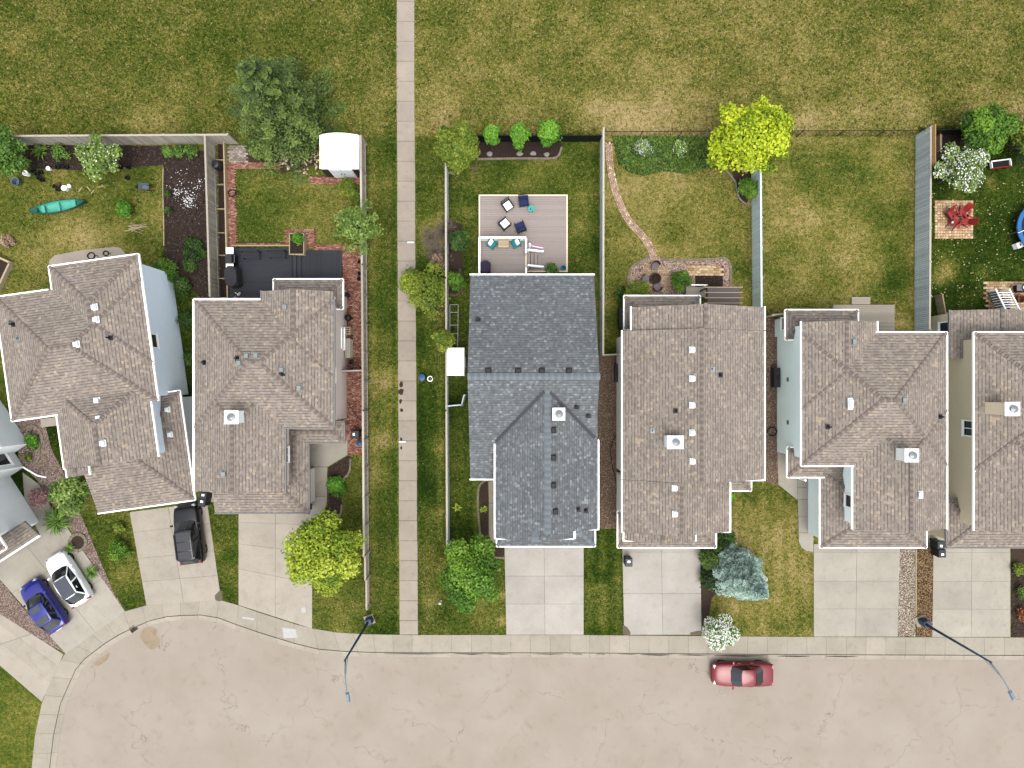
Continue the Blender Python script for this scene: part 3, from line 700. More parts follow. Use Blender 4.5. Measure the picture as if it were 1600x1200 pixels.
# third yard: back bed with stones, side bed
b3 = [(742, 214), (876, 214), (878, 228), (874, 243), (866, 247), (752, 249), (740, 240)]
bed('garden_soil', b3, M['soil'], 0.03)
edging([(746, 249), (780, 248.5), (820, 248), (862, 248), (873, 243), (877.5, 230)], 'curved grey block edging below the three small trees', 0.16, 0.1, 0.25)
b3s = [(749, 756), (762, 752), (763, 838), (772, 853), (788, 853), (788, 868), (770, 868), (752, 852)]
bed('garden_soil', b3s, M['mulch'], 0.03)
edging([(752, 848), (747, 800), (747, 770), (750, 757), (760, 750), (766, 752)], 'long pale edging along the mulch bed beside the grey roofed house', 0.16, 0.1, 0.3)
edging([(772, 870.5), (789, 871.5)], 'short edging between the mulch bed and the driveway lawn', 0.14, 0.1, 0.3)
edging([(718, 420), (724, 436), (722, 452), (712, 462), (702, 460)], 'curved brown edging round the dark shrub by the fence', 0.14, 0.1, 0.3, M['edge_dark'])
edging([(736, 270), (742, 264), (746, 256)], 'short curved edging under the olive tree', 0.14, 0.1, 0.25, M['edge_dark'])
bed('garden_soil', [(700, 455), (702, 345), (722, 350), (724, 436), (714, 460)], M['mulch'], 0.02)
# fourth yard
path4 = smooth_line([(951, 222), (952, 245), (955, 270), (962, 300), (973, 328), (985, 348), (1003, 368), (1015, 385), (1021, 402), (1023, 412)])
pp_mat = pieces_mat('path_paver', [(0, (156, 128, 106)), (0.5, (182, 154, 130)), (0.93, (198, 172, 148)), (1, (236, 214, 178))])
def curved_pavers(name, line, w, mat, rows=4, step=.2, z=.04):
    root = structure(name); pw = [P(p.x, p.y) for p in line]; pl = [(p.x, p.y) for p in pw]
    MB().prism(W2(strip_poly([tuple(p) for p in line], w)), -.05, z - .02).build('bedding', M['mulch'], root); EXCL.append(strip_poly([tuple(p) for p in line], w + 1))
    rs = resample(pl, step); V_, F_, rn = [], [], []; hw = w / PPM / 2
    for a_i in range(len(rs) - 1):
        a = along(pl, *rs[a_i]); b = along(pl, *rs[a_i + 1]); d = (b - a).normalized(); nn = Vector((-d.y, d.x))
        for r in range(rows):
            o0 = -hw + 2 * hw * r / rows + .006; o1 = -hw + 2 * hw * (r + 1) / rows - .006; sh = .5 * step * (r % 2); zz = z + random.uniform(-.006, .006)
            q = [a + d * (sh + .006) + nn * o0, b + d * (sh - .006) + nn * o0, b + d * (sh - .006) + nn * o1, a + d * (sh + .006) + nn * o1]; k = len(V_)
            V_ += [(p.x, p.y, zz) for p in q] + [(p.x, p.y, z - .05) for p in q]
            F_ += [tuple(k + t for t in f) for f in ((0, 1, 2, 3), (4, 5, 1, 0), (5, 6, 2, 1), (6, 7, 3, 2), (7, 4, 0, 3))]; rn += [random.random()] * 5
    o = link('paver_field', npmesh('paver_field', np.array(V_), np.array(F_), mat, {'rnd': ('FACE', np.array(rn))}), None, root); o['kind'] = 'stuff'
curved_pavers('paver_path', path4, 11.5, pp_mat)
circ = [(1023 + 27 * math.cos(a), 436 + 27 * math.sin(a)) for a in np.linspace(0, 2 * math.pi, 24, endpoint=False)]
gb4 = [(982, 462), (983, 432), (990, 416), (1003, 409), (1015, 402), (1030, 402), (1040, 407), (1118, 406), (1128, 404), (1138, 410), (1141, 420), (1140, 450), (1080, 450), (1060, 465), (1040, 470)]
bed('gravel_bed', gb4, M['gravel_base'])
scatter_stones('gravel', [gb4], 300, (.03, .06), pieces_mat('rose_gravel', [(0, (150, 122, 108)), (0.5, (196, 170, 152)), (1, (226, 204, 188))]), label='rose coloured gravel round the circular patio')
brickwork('round_patio', [circ], pieces_mat('patio_paver', [(0, (156, 130, 106)), (0.5, (178, 152, 126)), (1, (198, 172, 146))]), 0.26, 0.16, z=0.06)
brickwork('paver_patio', [[(1075, 416), (1130, 416), (1130, 431), (1075, 431)]], BT, 0.4, 0.2, z=0.07)
edging([(981, 460), (982, 432), (989, 415), (1004, 408), (1014, 401.5)], 'curved tan edging of the gravel bed beside the olive bush', 0.2, 0.1, 0.3)
edging([(1034, 402), (1042, 406), (1080, 406), (1118, 405), (1130, 403), (1139, 410), (1141.5, 425), (1141, 450)], 'long tan edging of the rose gravel bed towards the pergola', 0.2, 0.1, 0.3)
ivy = [(956, 214), (1142, 214), (1144, 250), (1128, 262), (1110, 262), (1090, 266), (1070, 272), (1050, 268), (1030, 268), (1008, 275), (985, 270), (966, 258), (962, 235)]
bed('garden_soil', ivy, M['mulch'], 0.01)
b4 = [(1142, 236), (1178, 236), (1178, 285), (1166, 320), (1156, 316), (1150, 290), (1144, 270)]
bed('garden_soil', b4, M['mulch'], 0.02)
edging([(1134, 266), (1142, 276), (1149, 284), (1151, 298), (1156, 312), (1166, 319), (1174, 320)], 'white stone edging round the clipped shrub by the pale fence', 0.1, 0.08, 0.4, M['rock'])
bed('garden_soil', [(1092, 856), (1140, 856), (1138, 905), (1112, 935), (1108, 960), (1096, 985)], M['mulch'], 0.02)
bed('garden_soil', [(1086, 431), (1129, 431), (1129, 452), (1086, 452)], M['soil'], 0.06)
# sixth yard
brickwork('paver_pad', [[(1460, 313), (1520, 313), (1520, 373), (1460, 373)]], BT, 0.214, 0.214, z=0.05, bond=0)
brickwork('paver_patio', [[(1536, 441), (1660, 437), (1660, 500), (1545, 500)]], BT, 0.4, 0.2, z=0.05)
bed('garden_soil', [(1580, 856), (1640, 856), (1640, 995), (1580, 995)], M['mulch'], 0.03)
scatter_stones('bark_chips', [[(1580, 880), (1640, 880), (1640, 995), (1580, 995)]], 120, (.03, .08), G_soil, label='dark mulch beside the driveway at the street lamp')
bed('garden_soil', [(1455, 210), (1500, 210), (1500, 240), (1470, 250), (1455, 250)], M['mulch'], 0.02)
# road details: drain grate, damp stain, fresh paint squares
dr = P(208, 982)
m = MB(); m.box((0, 0, .0), (.55, .45, .03), R(38)).build
root = thing('storm_drain', 'rusty square drain grate in the kerb of the curved road', 'drain', (dr.x, dr.y, 0.02), R(38))
M['rust'] = plain('rust', (92, 66, 60), 0.9, 0.2)
MB().box((0, 0, -0.02), (.56, .5, .04)).build('frame', M['rust'], root)
for i in range(5): MB().box((0, -.18 + i * .09, .012), (.5, .035, .03)).build('bar', M['black'], root)
def stain(pts, mat, z, name='damp_patch'):
    line = smooth_line(pts + [pts[0]], 5)
    o = MB().prism(W2([(p.x, p.y) for p in line[:-1]]), z - .003, z).build(name, mat); tag(o, kind='structure'); return o
M['damp'] = concrete('damp_sand', (190, 170, 142), (164, 140, 110), 1.0)
stain([(222, 984), (232, 980), (244, 984), (243, 992), (249, 1000), (247, 1010), (236, 1016), (226, 1008), (218, 996)], M['damp'], -0.094)
stain([(146, 1036), (160, 1026), (170, 1020), (166, 1032), (150, 1042)], M['damp'], -0.094)
def flat_mark(poly, name, z=0.04):
    return tag(MB().prism(W2(poly), z - .003, z).build(name, M['paint_white']), kind='structure')
flat_mark([(441, 980), (462, 983), (465, 996), (444, 997)], 'patched_concrete')
flat_mark([(379, 963), (398, 966), (397, 969), (379, 966)], 'patched_concrete')
flat_mark([(471, 950), (477, 948), (479, 956), (472, 957)], 'patched_concrete', 0.055)
# ================================================================ HOUSES
class Sec:
    """one roof volume: a rectangle of eaves, ridge along its own x axis"""
    def __init__(s, c, a, b, ang, ze, pitch=0.4, hip=(True, True), over=(0.4, 0.25), gut=(1, 1, 1, 1)):
        s.c = Vector(c); s.a = a; s.b = b; s.ang = ang; s.ze = ze; s.p = pitch; s.hip = hip; s.over = over; s.gut = gut
        s.ex = Vector((math.cos(ang), math.sin(ang))); s.ey = Vector((-math.sin(ang), math.cos(ang)))
        s.zr = ze + pitch * min(b, a if (hip[0] and hip[1]) else 1e9)
    def w(s, x, y, z): q = s.c + s.ex * x + s.ey * y; return Vector((q.x, q.y, z))
    def z(s, X, Y):
        d = Vector((X, Y)) - s.c; x = d.dot(s.ex); y = d.dot(s.ey)
        if abs(x) > s.a + 1e-6 or abs(y) > s.b + 1e-6: return -1.0
        t = s.b - abs(y)
        if s.hip[0]: t = min(t, x + s.a)
        if s.hip[1]: t = min(t, s.a - x)
        return s.ze + s.p * t
def rect(x0, y0, x1, y1, ze, axis='x', **kw):
    a = P(x0, y0, ze); b = P(x1, y1, ze); c = ((a.x + b.x) / 2, (a.y + b.y) / 2); w = abs(b.x - a.x) / 2; d = abs(b.y - a.y) / 2
    return Sec(c, w, d, 0.0, ze, **kw) if axis == 'x' else Sec(c, d, w, math.pi / 2, ze, **kw)   # axis y: end 0 = south (down), end 1 = north
def rrect(tl, wpx, hpx, deg, ze, axis='x', **kw):
    """rotated rectangle: tl photo pixel of its top left corner, turned deg counter-clockwise"""
    k = (CAM_H - ze) / CAM_H / PPM; t = R(deg)
    o = P(tl[0], tl[1], ze); ex = Vector((math.cos(t), math.sin(t), 0)); ey = Vector((math.sin(t), -math.cos(t), 0))
    c = o + ex * wpx * k / 2 + ey * hpx * k / 2
    return Sec((c.x, c.y), wpx * k / 2, hpx * k / 2, t, ze, **kw) if axis == 'x' else Sec((c.x, c.y), hpx * k / 2, wpx * k / 2, t + math.pi / 2, ze, **kw)

def roofz(secs, X, Y): return max(s.z(X, Y) for s in secs)
def on_roof(secs, px, py):
    z = secs[0].ze + 0.8
    for _ in range(25):
        q = P(px, py, z); zz = roofz(secs, q.x, q.y)
        if zz < 0: break
        z = z * 0.4 + zz * 0.6
    return P(px, py, z)

def make_roof(house, org, secs, mat, capmat, name='roof', capw=0.25, trim='trim', label=None, allsecs=None):
    allsecs = allsecs or secs
    V_, F_, UV = [], [], []
    caps = MB()
    gut = []
    def face(pts, e):
        """pts 3d, e the eave direction"""
        n = len(V_); V_.extend(pts); F_.append(tuple(range(n, n + len(pts))))
        e = e.normalized(); nrm = Vector((0, 0, 0))
        for i in range(1, len(pts) - 1): nrm += (pts[i] - pts[0]).cross(pts[i + 1] - pts[0])
        up = nrm.normalized().cross(e)
        if up.z < 0: up = -up
        UV.extend([(p.dot(e) + 0.37 * n, (p - pts[0]).dot(up)) for p in pts])
    for i, s in enumerate(secs):
        a, b, ze, zr = s.a, s.b, s.ze, s.zr
        r0 = -a + (min(b, a) if s.hip[0] else 0); r1 = a - (min(b, a) if s.hip[1] else 0)
        if r0 > r1: r0 = r1 = 0.0
        w = s.w
        A, B, C, D = w(-a, -b, ze), w(a, -b, ze), w(a, b, ze), w(-a, b, ze)
        E, Fp = w(r0, 0, zr), w(r1, 0, zr)
        ex = Vector((s.ex.x, s.ex.y, 0)); ey = Vector((s.ey.x, s.ey.y, 0))
        if r1 - r0 > 0.01: face([A, B, Fp, E], ex); face([C, D, E, Fp], -ex)
        else: face([A, B, E], ex); face([C, D, E], -ex)
        if s.hip[0]: face([D, A, E], -ey)
        if s.hip[1]: face([B, C, Fp], ey)
        th = 0.16                                          # edge thickness and soffit
        for p, q in ((A, B), (B, C), (C, D), (D, A)):
            face([p, p - Vector((0, 0, th)), q - Vector((0, 0, th)), q], (q - p))
        dz = Vector((0, 0, th)); face([D - dz, C - dz, B - dz, A - dz], ex)
        if not s.hip[0]: face([D, E, A], -ey)
        if not s.hip[1]: face([B, Fp, C], ey)
        lines = [(E, Fp)] if r1 - r0 > 0.05 else []
        if s.hip[0]: lines += [(A, E), (D, E)]
        if s.hip[1]: lines += [(B, Fp), (C, Fp)]
        for p, q in lines:
            L = (q - p).length; n = max(2, int(L / 0.21)); d = (q - p) / n; fl = Vector((d.x, d.y, 0)).normalized(); side = Vector((-fl.y, fl.x, 0))
            isr = abs(p.z - q.z) < 0.01
            for k in range(n):
                c0 = p + d * k; c1 = p + d * (k + 1.25)
                mid = (c0 + c1) / 2
                if roofz([t for t in allsecs if t is not s] or [s], mid.x, mid.y) > mid.z + 0.015: continue
                drop = capw / 2 * s.p * (1.0 if isr else 0.72)
                l0, l1 = 0.07, 0.015
                vs_ = [c0 + Vector((0, 0, l0)), c1 + Vector((0, 0, l1)), c0 + side * capw / 2 + Vector((0, 0, l0 - drop)), c1 + side * capw / 2 + Vector((0, 0, l1 - drop)), c0 - side * capw / 2 + Vector((0, 0, l0 - drop)), c1 - side * capw / 2 + Vector((0, 0, l1 - drop)),
                       c0 + side * capw / 2 - Vector((0, 0, drop)), c0 - side * capw / 2 - Vector((0, 0, drop)), c0]
                caps.add(vs_, [(0, 1, 3, 2), (0, 4, 5, 1), (0, 2, 6, 8), (0, 8, 7, 4)], k % 2)
        ed = [(A, B, s.gut[0]), (B, C, s.gut[1] if s.hip[1] else 0), (C, D, s.gut[2]), (D, A, s.gut[3] if s.hip[0] else 0)]
        for p, q, on in ed:
            if not on: continue
            t = (q - p).normalized(); out = Vector((t.y, -t.x, 0))
            lo, hi = (on if isinstance(on, tuple) else (0.0, 1.0))
            p2 = p.lerp(q, lo); q2 = p.lerp(q, hi)
            gut.append(MB().beam(p2 + out * 0.055 - Vector((0, 0, 0.065)) - t * 0.05, q2 + out * 0.055 - Vector((0, 0, 0.065)) + t * 0.05, 0.095, 0.15))
    me = bpy.data.meshes.new(name); o0 = Vector(org)
    me.from_pydata([tuple(v - o0) for v in V_], [], F_); me.materials.append(mat)
    uvl = me.uv_layers.new(name='UVMap'); k = 0
    for poly in me.polygons:
        for li in poly.loop_indices: uvl.data[li].uv = UV[me.loops[li].vertex_index]
    me.update()
    roof = link(name, me, None, house)
    if label: roof['label'] = label
    if caps.v:
        c = caps.build('ridge_cap', [capmat, M[capmat.name + '_dark']], roof, org); c['kind'] = 'stuff'
    for g in gut: g.build('gutter', M[trim], roof, org)
    return roof
def make_walls(house, org, secs, mat, name='wall'):
    for i, s in enumerate(secs):
        oa, ob = s.over[1] if not s.hip[0] else s.over[0], s.over[0]
        oc = s.over[1] if not s.hip[1] else s.over[0]
        e = 0.004 * i
        x0, x1, y = -s.a + oa + e, s.a - oc - e, s.b - ob - e
        zt = s.ze - 0.1 + s.p * 0.0
        m = MB(); w = s.w
        yb = y; zr = s.zr - s.p * 0.0 - 0.12
        zl = s.ze + s.p * s.over[0] - 0.14
        cross = [(-yb, -0.1), (yb, -0.1), (yb, zl), (0, zr), (-yb, zl)]
        if s.hip[0] or s.hip[1]: cross = [(-yb, -0.1), (yb, -0.1), (yb, s.ze - .1), (-yb, s.ze - .1)]
        if (not s.hip[0]) or (not s.hip[1]):
            cross = [(-yb, -0.1), (yb, -0.1), (yb, zl), (0, zr), (-yb, zl)]
            if s.hip[0]: x0 += 0.0
        if s.hip[0] != s.hip[1] and (s.hip[0] or s.hip[1]):   # one gable end: pentagon only reaches to the hip
            if s.hip[0]: m2x0 = -s.a + s.b + 0.2; seg = [(x0, m2x0, 0), (m2x0, x1, 1)]
            else: m2x1 = s.a - s.b - 0.2; seg = [(x0, m2x1, 1), (m2x1, x1, 0)]
        else: seg = [(x0, x1, 1 if not s.hip[0] else 0)]
        for xa, xb, g in seg:
            if xb - xa < 0.05: continue
            cr = [(-yb, -0.1), (yb, -0.1), (yb, zl), (0, zr), (-yb, zl)] if g else [(-yb, -0.1), (yb, -0.1), (yb, s.ze - .1), (-yb, s.ze - .1)]
            n = len(cr)
            m.add([w(xa, yy, zz) for yy, zz in cr] + [w(xb, yy, zz) for yy, zz in cr], [tuple(range(n)), tuple(range(2 * n - 1, n - 1, -1))] + [(k, k + n, (k + 1) % n + n, (k + 1) % n) for k in range(n)])
        m.build(name, mat, house, org)

def box_vent(roof, org, secs, px, py, mat, size=(.4, .4, .2), hood=True, rz=0.0):
    p = on_roof(secs, px, py); m = MB()
    m.box((p.x, p.y, p.z + .02), (size[0] * 1.35, size[1] * 1.35, .06), rz)
    m.box((p.x, p.y, p.z + size[2] * .5), (size[0] * .8, size[1] * .8, size[2]), rz)
    m.box((p.x, p.y, p.z + size[2] * 1.05), (size[0], size[1], size[2] * .35), rz, taper=.82)
    return m.build('roof_vent', M[mat], roof, org)
def pipe_vent(roof, org, secs, px, py, mat='vent_black', r=.06, h=.45, flash=True):
    p = on_roof(secs, px, py); m = MB()
    if flash: m.box((p.x, p.y, p.z + .02), (.34, .34, .05))
    m.tube([(p.x, p.y, p.z - .1), (p.x, p.y, p.z + h)], r, 8); m.tube([(p.x, p.y, p.z - .05), (p.x, p.y, p.z + .12)], [r * 2.1, r * 1.2], 8)
    return m.build('vent_pipe', M[mat], roof, org)
def chimney(roof, org, secs, px, py, size=(1.0, .85), h=1.0, rz=0.0, side=None, stack=True, lean=0):
    p = on_roof(secs, px, py); z0 = p.z - .8
    q = P(px, py, p.z + h); x, y = q.x, q.y
    m = MB(); m.box((x, y, (z0 + p.z + h) / 2), (size[0], size[1], p.z + h - z0), rz, 0)
    m.box((x, y, p.z + h + .03), (size[0] + .12, size[1] + .12, .06), rz, 1)
    m.lathe([(.2, 0), (.2, .12), (.26, .14), (.26, .17), (.1, .22), (.02, .24)], 12, (x + .02, y, p.z + h + .06), 2)
    return m.build('chimney', [M['chase'] if side is None else side, M['vent_white'], M['vent_steel']], roof, org)
M['chase'] = plain('chimney_chase', (208, 212, 210), 0.6, 0.05, white=True)
def window(house, org, pos, ang, w=1.2, h=1.1, bars=1):
    """pos: centre on the wall, ang: direction the wall faces"""
    nx = Vector((math.cos(ang), math.sin(ang), 0)); tx = Vector((-nx.y, nx.x, 0)); c = Vector(pos) + nx * 0.02; o0 = Vector(org)
    fr = bpy.data.objects.new('window', None); COL.objects.link(fr); fr.parent = house; fr.location = c - o0
    m = MB(); up = Vector((0, 0, 1)); t = .08
    for s_ in (-1, 1):
        m.beam(tx * s_ * (w / 2) - up * (h / 2 + t / 2) + nx * .03, tx * s_ * (w / 2) + up * (h / 2 + t / 2) + nx * .03, t, t)
        m.beam(tx * (-w / 2) + up * s_ * h / 2 + nx * .03, tx * (w / 2) + up * s_ * h / 2 + nx * .03, t, t)
    for b in range(bars): 
        x = -w / 2 + w * (b + 1) / (bars + 1); m.beam(tx * x - up * h / 2 + nx * .025, tx * x + up * h / 2 + nx * .025, .05, .06)
    m.build('frame', M['trim'], fr)
    g = MB(); g.beam(tx * (-w / 2) + nx * .012, tx * (w / 2) + nx * .012, .02, h); g.build('pane', M['glass'], fr)
    sl = MB(); sl.beam(tx * (-w / 2 - .08) - up * (h / 2 + .09) + nx * .05, tx * (w / 2 + .08) - up * (h / 2 + .09) + nx * .05, .12, .05); sl.build('sill', M['trim'], fr)
    return fr
def garage_on(house, org, s, side, t0, t1):
    garage_door(house, org, wall_point(s, side, t0, 0)[0], wall_point(s, side, t1, 0)[0])
def garage_door(house, org, a, b, z1=2.3):
    """overhead door between ground points a, b (world), four rows of panels"""
    a = Vector((a[0], a[1], 0)); b = Vector((b[0], b[1], 0)); t = (b - a).normalized(); out = Vector((t.y, -t.x, 0)); o0 = Vector(org)
    d = bpy.data.objects.new('garage_door', None); COL.objects.link(d); d.parent = house; d.location = a - o0
    for r in range(4):
        MB().beam(Vector((0, 0, .08 + z1 / 4 * (r + .5))) + out * .02, b - a + Vector((0, 0, .08 + z1 / 4 * (r + .5))) + out * .02, .06, z1 / 4 - .02).build('panel', M['garage_door'], d)
    return d
def hit_x(X, px, py):        # point on a wall x = X seen at that pixel
    z = CAM_H * (1 - X * PPM / (px - 800)); return P(px, py, z)

ZE, ZG = 5.2, 2.9
def wall_point(s, side, t, z):
    """world point on the wall of a section; side in 'ABCD' = -y, +x, +y, -x local; t along it 0..1"""
    oy, ox0, ox1 = s.over[0], (s.over[0] if s.hip[0] else s.over[1]), (s.over[0] if s.hip[1] else s.over[1])
    x0, x1, y = -s.a + ox0, s.a - ox1, s.b - oy
    p = {'A': (x0 + (x1 - x0) * t, -y), 'C': (x1 - (x1 - x0) * t, y), 'B': (x1, -y + 2 * y * t), 'D': (x0, y - 2 * y * t)}[side]
    q = s.w(p[0], p[1], z); a = s.ang + {'A': -math.pi / 2, 'B': 0, 'C': math.pi / 2, 'D': math.pi}[side]
    return q, a
def win(house, org, s, side, t, z, w=1.2, h=1.1, bars=1):
    q, a = wall_point(s, side, t, z); return window(house, org, q, a, w, h, bars)

# ---- house with the grey-blue roof
org = P(833, 640); H3 = thing('house', 'house with blue-grey shingle roof and dark V-shaped roof valleys', 'house', org, 0, 'houses along the curved street')
A3 = rect(735, 430, 928, 748, ZE, 'x', hip=(False, False), over=(.4, .15), gut=(1, 1, 1, 1))
Z3 = 6.3
A3.gut = ((0, .19), 0, 1, 0)
F3 = Sec(((P(774, 0, Z3).x + P(934, 0, Z3).x) / 2, (P(0, 610, Z3).y + P(0, 827, Z3).y) / 2), abs(P(0, 610, Z3).y - P(0, 827, Z3).y) / 2, (P(934, 0, Z3).x - P(774, 0, Z3).x) / 2, math.pi / 2, Z3, hip=(False, False), over=(.4, .15))
F3.gut = ((0, .64), 0, (.39, 1), 0)   # A side = +x world for axis pointing up
G3 = rect(774.3, 827.2, 897, 841, Z3 - .01, 'y', hip=(False, False), over=(.4, .15))
S3a = rect(777, 800, 929, 853, ZG, 'x', hip=(True, True), pitch=.3)
secs3 = [A3, F3, G3]
for s in (A3,): pass
r3 = make_roof(H3, org, secs3, M['shingle_grey'], M['cap_grey'], capw=.44)
r3b = make_roof(H3, org, [S3a], M['shingle_grey'], M['cap_grey'], capw=.3)
make_walls(H3, org, [A3, F3, G3], M['house_d']); make_walls(H3, org, [S3a], M['house_d'])
for (pa, pb) in (((850, 612), (775, 690)), ((860, 613), (929, 684))):          # open metal valleys
    a = on_roof([A3], *pa); b = on_roof([A3], *pb)
    MB().beam(a + Vector((0, 0, .07)), b + Vector((0, 0, .07)), .2, .05).build('valley', M['valley'], r3, org)
for x in (763, 809.5, 846.5, 889): box_vent(r3, org, secs3, x, 579.5, 'vent_black', (.32, .3, .14))
for x, y in ((864.5, 672), (864.5, 715), (864.5, 758), (867.5, 799)): box_vent(r3, org, secs3, x, y, 'vent_black', (.3, .32, .14))
for x, y in ((747, 500), (901, 635.5), (919, 649), (903, 796), (915, 797.5)): pipe_vent(r3, org, secs3, x, y, r=.07)
chimney(r3, org, secs3, 873, 647, (.72, .72), .5)
# white raked front edges
for a, b in (((775, 841.4), (896.5, 841.4)), ((896.8, 827), (897.2, 841)), ((897, 827), (934.5, 827))):
    pa, pb = P(*a, Z3 - .05), P(*b, Z3 - .05)
    MB().beam(pa, pb, .1, .14).build('fascia', M['trim'], r3, org)
garage_on(H3, org, S3a, 'A', .12, .88)
win(H3, org, F3, 'D', .4, 4.0, 1.8, 1.3, 2); win(H3, org, A3, 'C', .3, 4.2); win(H3, org, A3, 'C', .7, 4.2); win(H3, org, A3, 'C', .35, 1.9, 2.0, 1.9, 2)
win(H3, org, A3, 'B', .6, 4.0); win(H3, org, A3, 'D', .4, 4.0, .9, .9)
EXCL.append([(738, 440), (922, 440), (922, 840), (775, 840), (775, 745), (738, 745)])

# ---- brown roofed house right of it
org = P(1075, 650); H4 = thing('house', 'cream house with long brown gable roof and five small white vents in line', 'house', org, 0, 'houses along the curved street')
A4 = rect(973, 517, 1194, 749.5, ZE, 'y', hip=(False, False)); B4 = rect(987, 480, 1194, 516.6, ZE, 'y', hip=(False, False))
C4 = rect(973, 750, 1140, 831, ZE, 'y', hip=(False, False)); D4 = rect(975.5, 831.4, 1086, 844.5, ZE - .01, 'y', hip=(False, False))
L4a = rect(976, 463, 1093, 514, 3.0, 'x', pitch=.3); L4b = rect(966, 800, 1118, 855, ZG, 'x', pitch=.3); L4c = rect(1120, 735, 1173, 766, ZG, 'x', pitch=.25)
secs4 = [A4, B4, C4, D4]
for s in secs4: s.over = (.4, .15)
r4 = make_roof(H4, org, secs4, M['shingle_brown'], M['cap_brown'])
r4b = make_roof(H4, org, [L4a], M['shingle_brown'], M['cap_brown'])
r4c = make_roof(H4, org, [L4b], M['shingle_brown'], M['cap_brown']); r4d = make_roof(H4, org, [L4c], M['shingle_brown'], M['cap_brown'])
make_walls(H4, org, secs4, M['house_e']); make_walls(H4, org, [L4a, L4b, L4c], M['house_e'])
for x, y in ((1082, 546.5), (1082, 591.5), (1082, 633), (1082, 676), (1082.5, 720.5), (1054.5, 762.5), (1055, 803)): box_vent(r4, org, secs4, x, y, 'vent_white', (.32, .32, .16))
pipe_vent(r4, org, secs4, 1125, 586); pipe_vent(r4, org, secs4, 1056, 642); pipe_vent(r4, org, secs4, 1113, 577, 'vent_steel', .05, .3); pipe_vent(r4, org, secs4, 1020, 673, 'vent_steel', .06, .35)
chimney(r4, org, secs4, 1055, 691, (1.0, .78), .7)
for a, b in (((1088, 831), (1140, 831)), ((1140, 750.3), (1194, 750.3)), ((975, 844.5), (1010, 844.5))):
    MB().beam(P(*a, ZE - .05), P(*b, ZE - .05), .1, .14).build('fascia', M['trim'], r4, org)
garage_on(H4, org, L4b, 'A', .08, .82); win(H4, org, A4, 'C', .4, 3.9); win(H4, org, B4, 'B', .3, 4.0, 1.5); win(H4, org, C4, 'D', .5, 4.1, 1.8, 1.3, 2); win(H4, org, A4, 'A', .5, 3.9)
EXCL.append([(977, 472), (1165, 472), (1165, 745), (1120, 745), (1115, 845), (975, 845)])

# ---- pale mint house
org = P(1345, 660); H5 = thing('house', 'pale mint house with brown hipped roof and white capped chimney', 'house', org, 0, 'houses along the curved street')
A5 = rect(1253, 520, 1479, 727, ZE, 'x'); B5 = rect(1253, 503, 1370, 640, ZE - .012, 'y', hip=(True, False)); C5 = rect(1333, 640, 1479, 826, ZE - .012, 'y', hip=(False, True))
A5.gut = ((0, .36), 1, (0, .49), 1)
B5.gut = ((0.85, 1), 0, 1, 0); C5.gut = (1, 0, 1, 0)
for s in (B5, C5): s.over = (.4, .15)
L5a = rect(1228, 485, 1340, 530, 3.0, 'x', pitch=.3); L5b = rect(1282, 735, 1447, 855, ZG, 'y', pitch=.3); L5c = rect(1231, 700, 1345, 745, ZG + .05, 'x', pitch=.25)
secs5 = [A5, B5, C5]
r5 = make_roof(H5, org, secs5, M['shingle_brown'], M['cap_brown']); r5b = make_roof(H5, org, [L5a], M['shingle_brown'], M['cap_brown'])
r5c = make_roof(H5, org, [L5b, L5c], M['shingle_brown'], M['cap_brown'])
make_walls(H5, org, secs5, M['house_f']); make_walls(H5, org, [L5a, L5b], M['house_f'])
post = MB().tube([P(1232, 742, 0) , P(1232, 742, 0) + Vector((0, 0, 2.9))], .08, 8); post.build('porch_post', M['trim'], H5, org)
for x, y, m_ in ((1333.5, 534, 'vent_steel'), (1411.5, 625, 'vent_steel'), (1437, 773, 'vent_white')): box_vent(r5, org, secs5, x, y, m_, (.3, .4, .16))
box_vent(r5, org, secs5, 1329, 631, 'vent_white', (.3, .6, .14)); pipe_vent(r5, org, secs5, 1294, 667); pipe_vent(r5, org, secs5, 1468, 651)
chimney(r5, org, secs5, 1424, 711.5, (.85, .8), .75)
x5 = A5.c.x - A5.a + .4
window(H5, org, (P(1216, 0).x + 1.0, P(0, 517).y, 2.1), math.pi, .8, .8, 0) if False else None
win(H5, org, L5a, 'D', .35, 1.9, .9, .9, 0); win(H5, org, C5, 'C', .8, 4.0, .9, 1.0, 0); win(H5, org, A5, 'C', .3, 4.0, 1.5, 1.2)
garage_on(H5, org, L5b, 'D', .08, .92)
for y in (593, 660): MB().box(hit_x(x5 - .03, 1231, y), (.08, .3, .25)).build('wall_vent', M['vent_steel'], H5, org)
EXCL.append([(1214, 500), (1460, 500), (1460, 830), (1440, 850), (1290, 850), (1290, 735), (1214, 700)])

# ---- tan house at the right
org = P(1590, 670); H6 = thing('house', 'tan house with brown roof and tall chimney beside the mint house', 'house', org, 0, 'houses along the curved street')
A6 = rect(1523, 520, 1750, 735, ZE, 'x'); C6 = rect(1523, 640, 1660, 828, ZE - .012, 'y', hip=(False, True)); C6.over = (.4, .15)
A6.gut = (1, 1, 1, 1)
L6a = rect(1485, 485, 1622, 560, 3.3, 'y', pitch=.25, hip=(False, False)); L6b = rect(1480, 780, 1640, 855, ZG, 'x', pitch=.3)
L6a.over = (.4, .15)
secs6 = [A6, C6]
r6 = make_roof(H6, org, secs6, M['shingle_brown'], M['cap_brown']); r6b = make_roof(H6, org, [L6a], M['shingle_brown'], M['cap_brown'], trim='fascia_grey'); r6c = make_roof(H6, org, [L6b], M['shingle_brown'], M['cap_brown'], trim='fascia_grey')
make_walls(H6, org, secs6, M['house_g']); make_walls(H6, org, [L6a, L6b], M['house_g'])
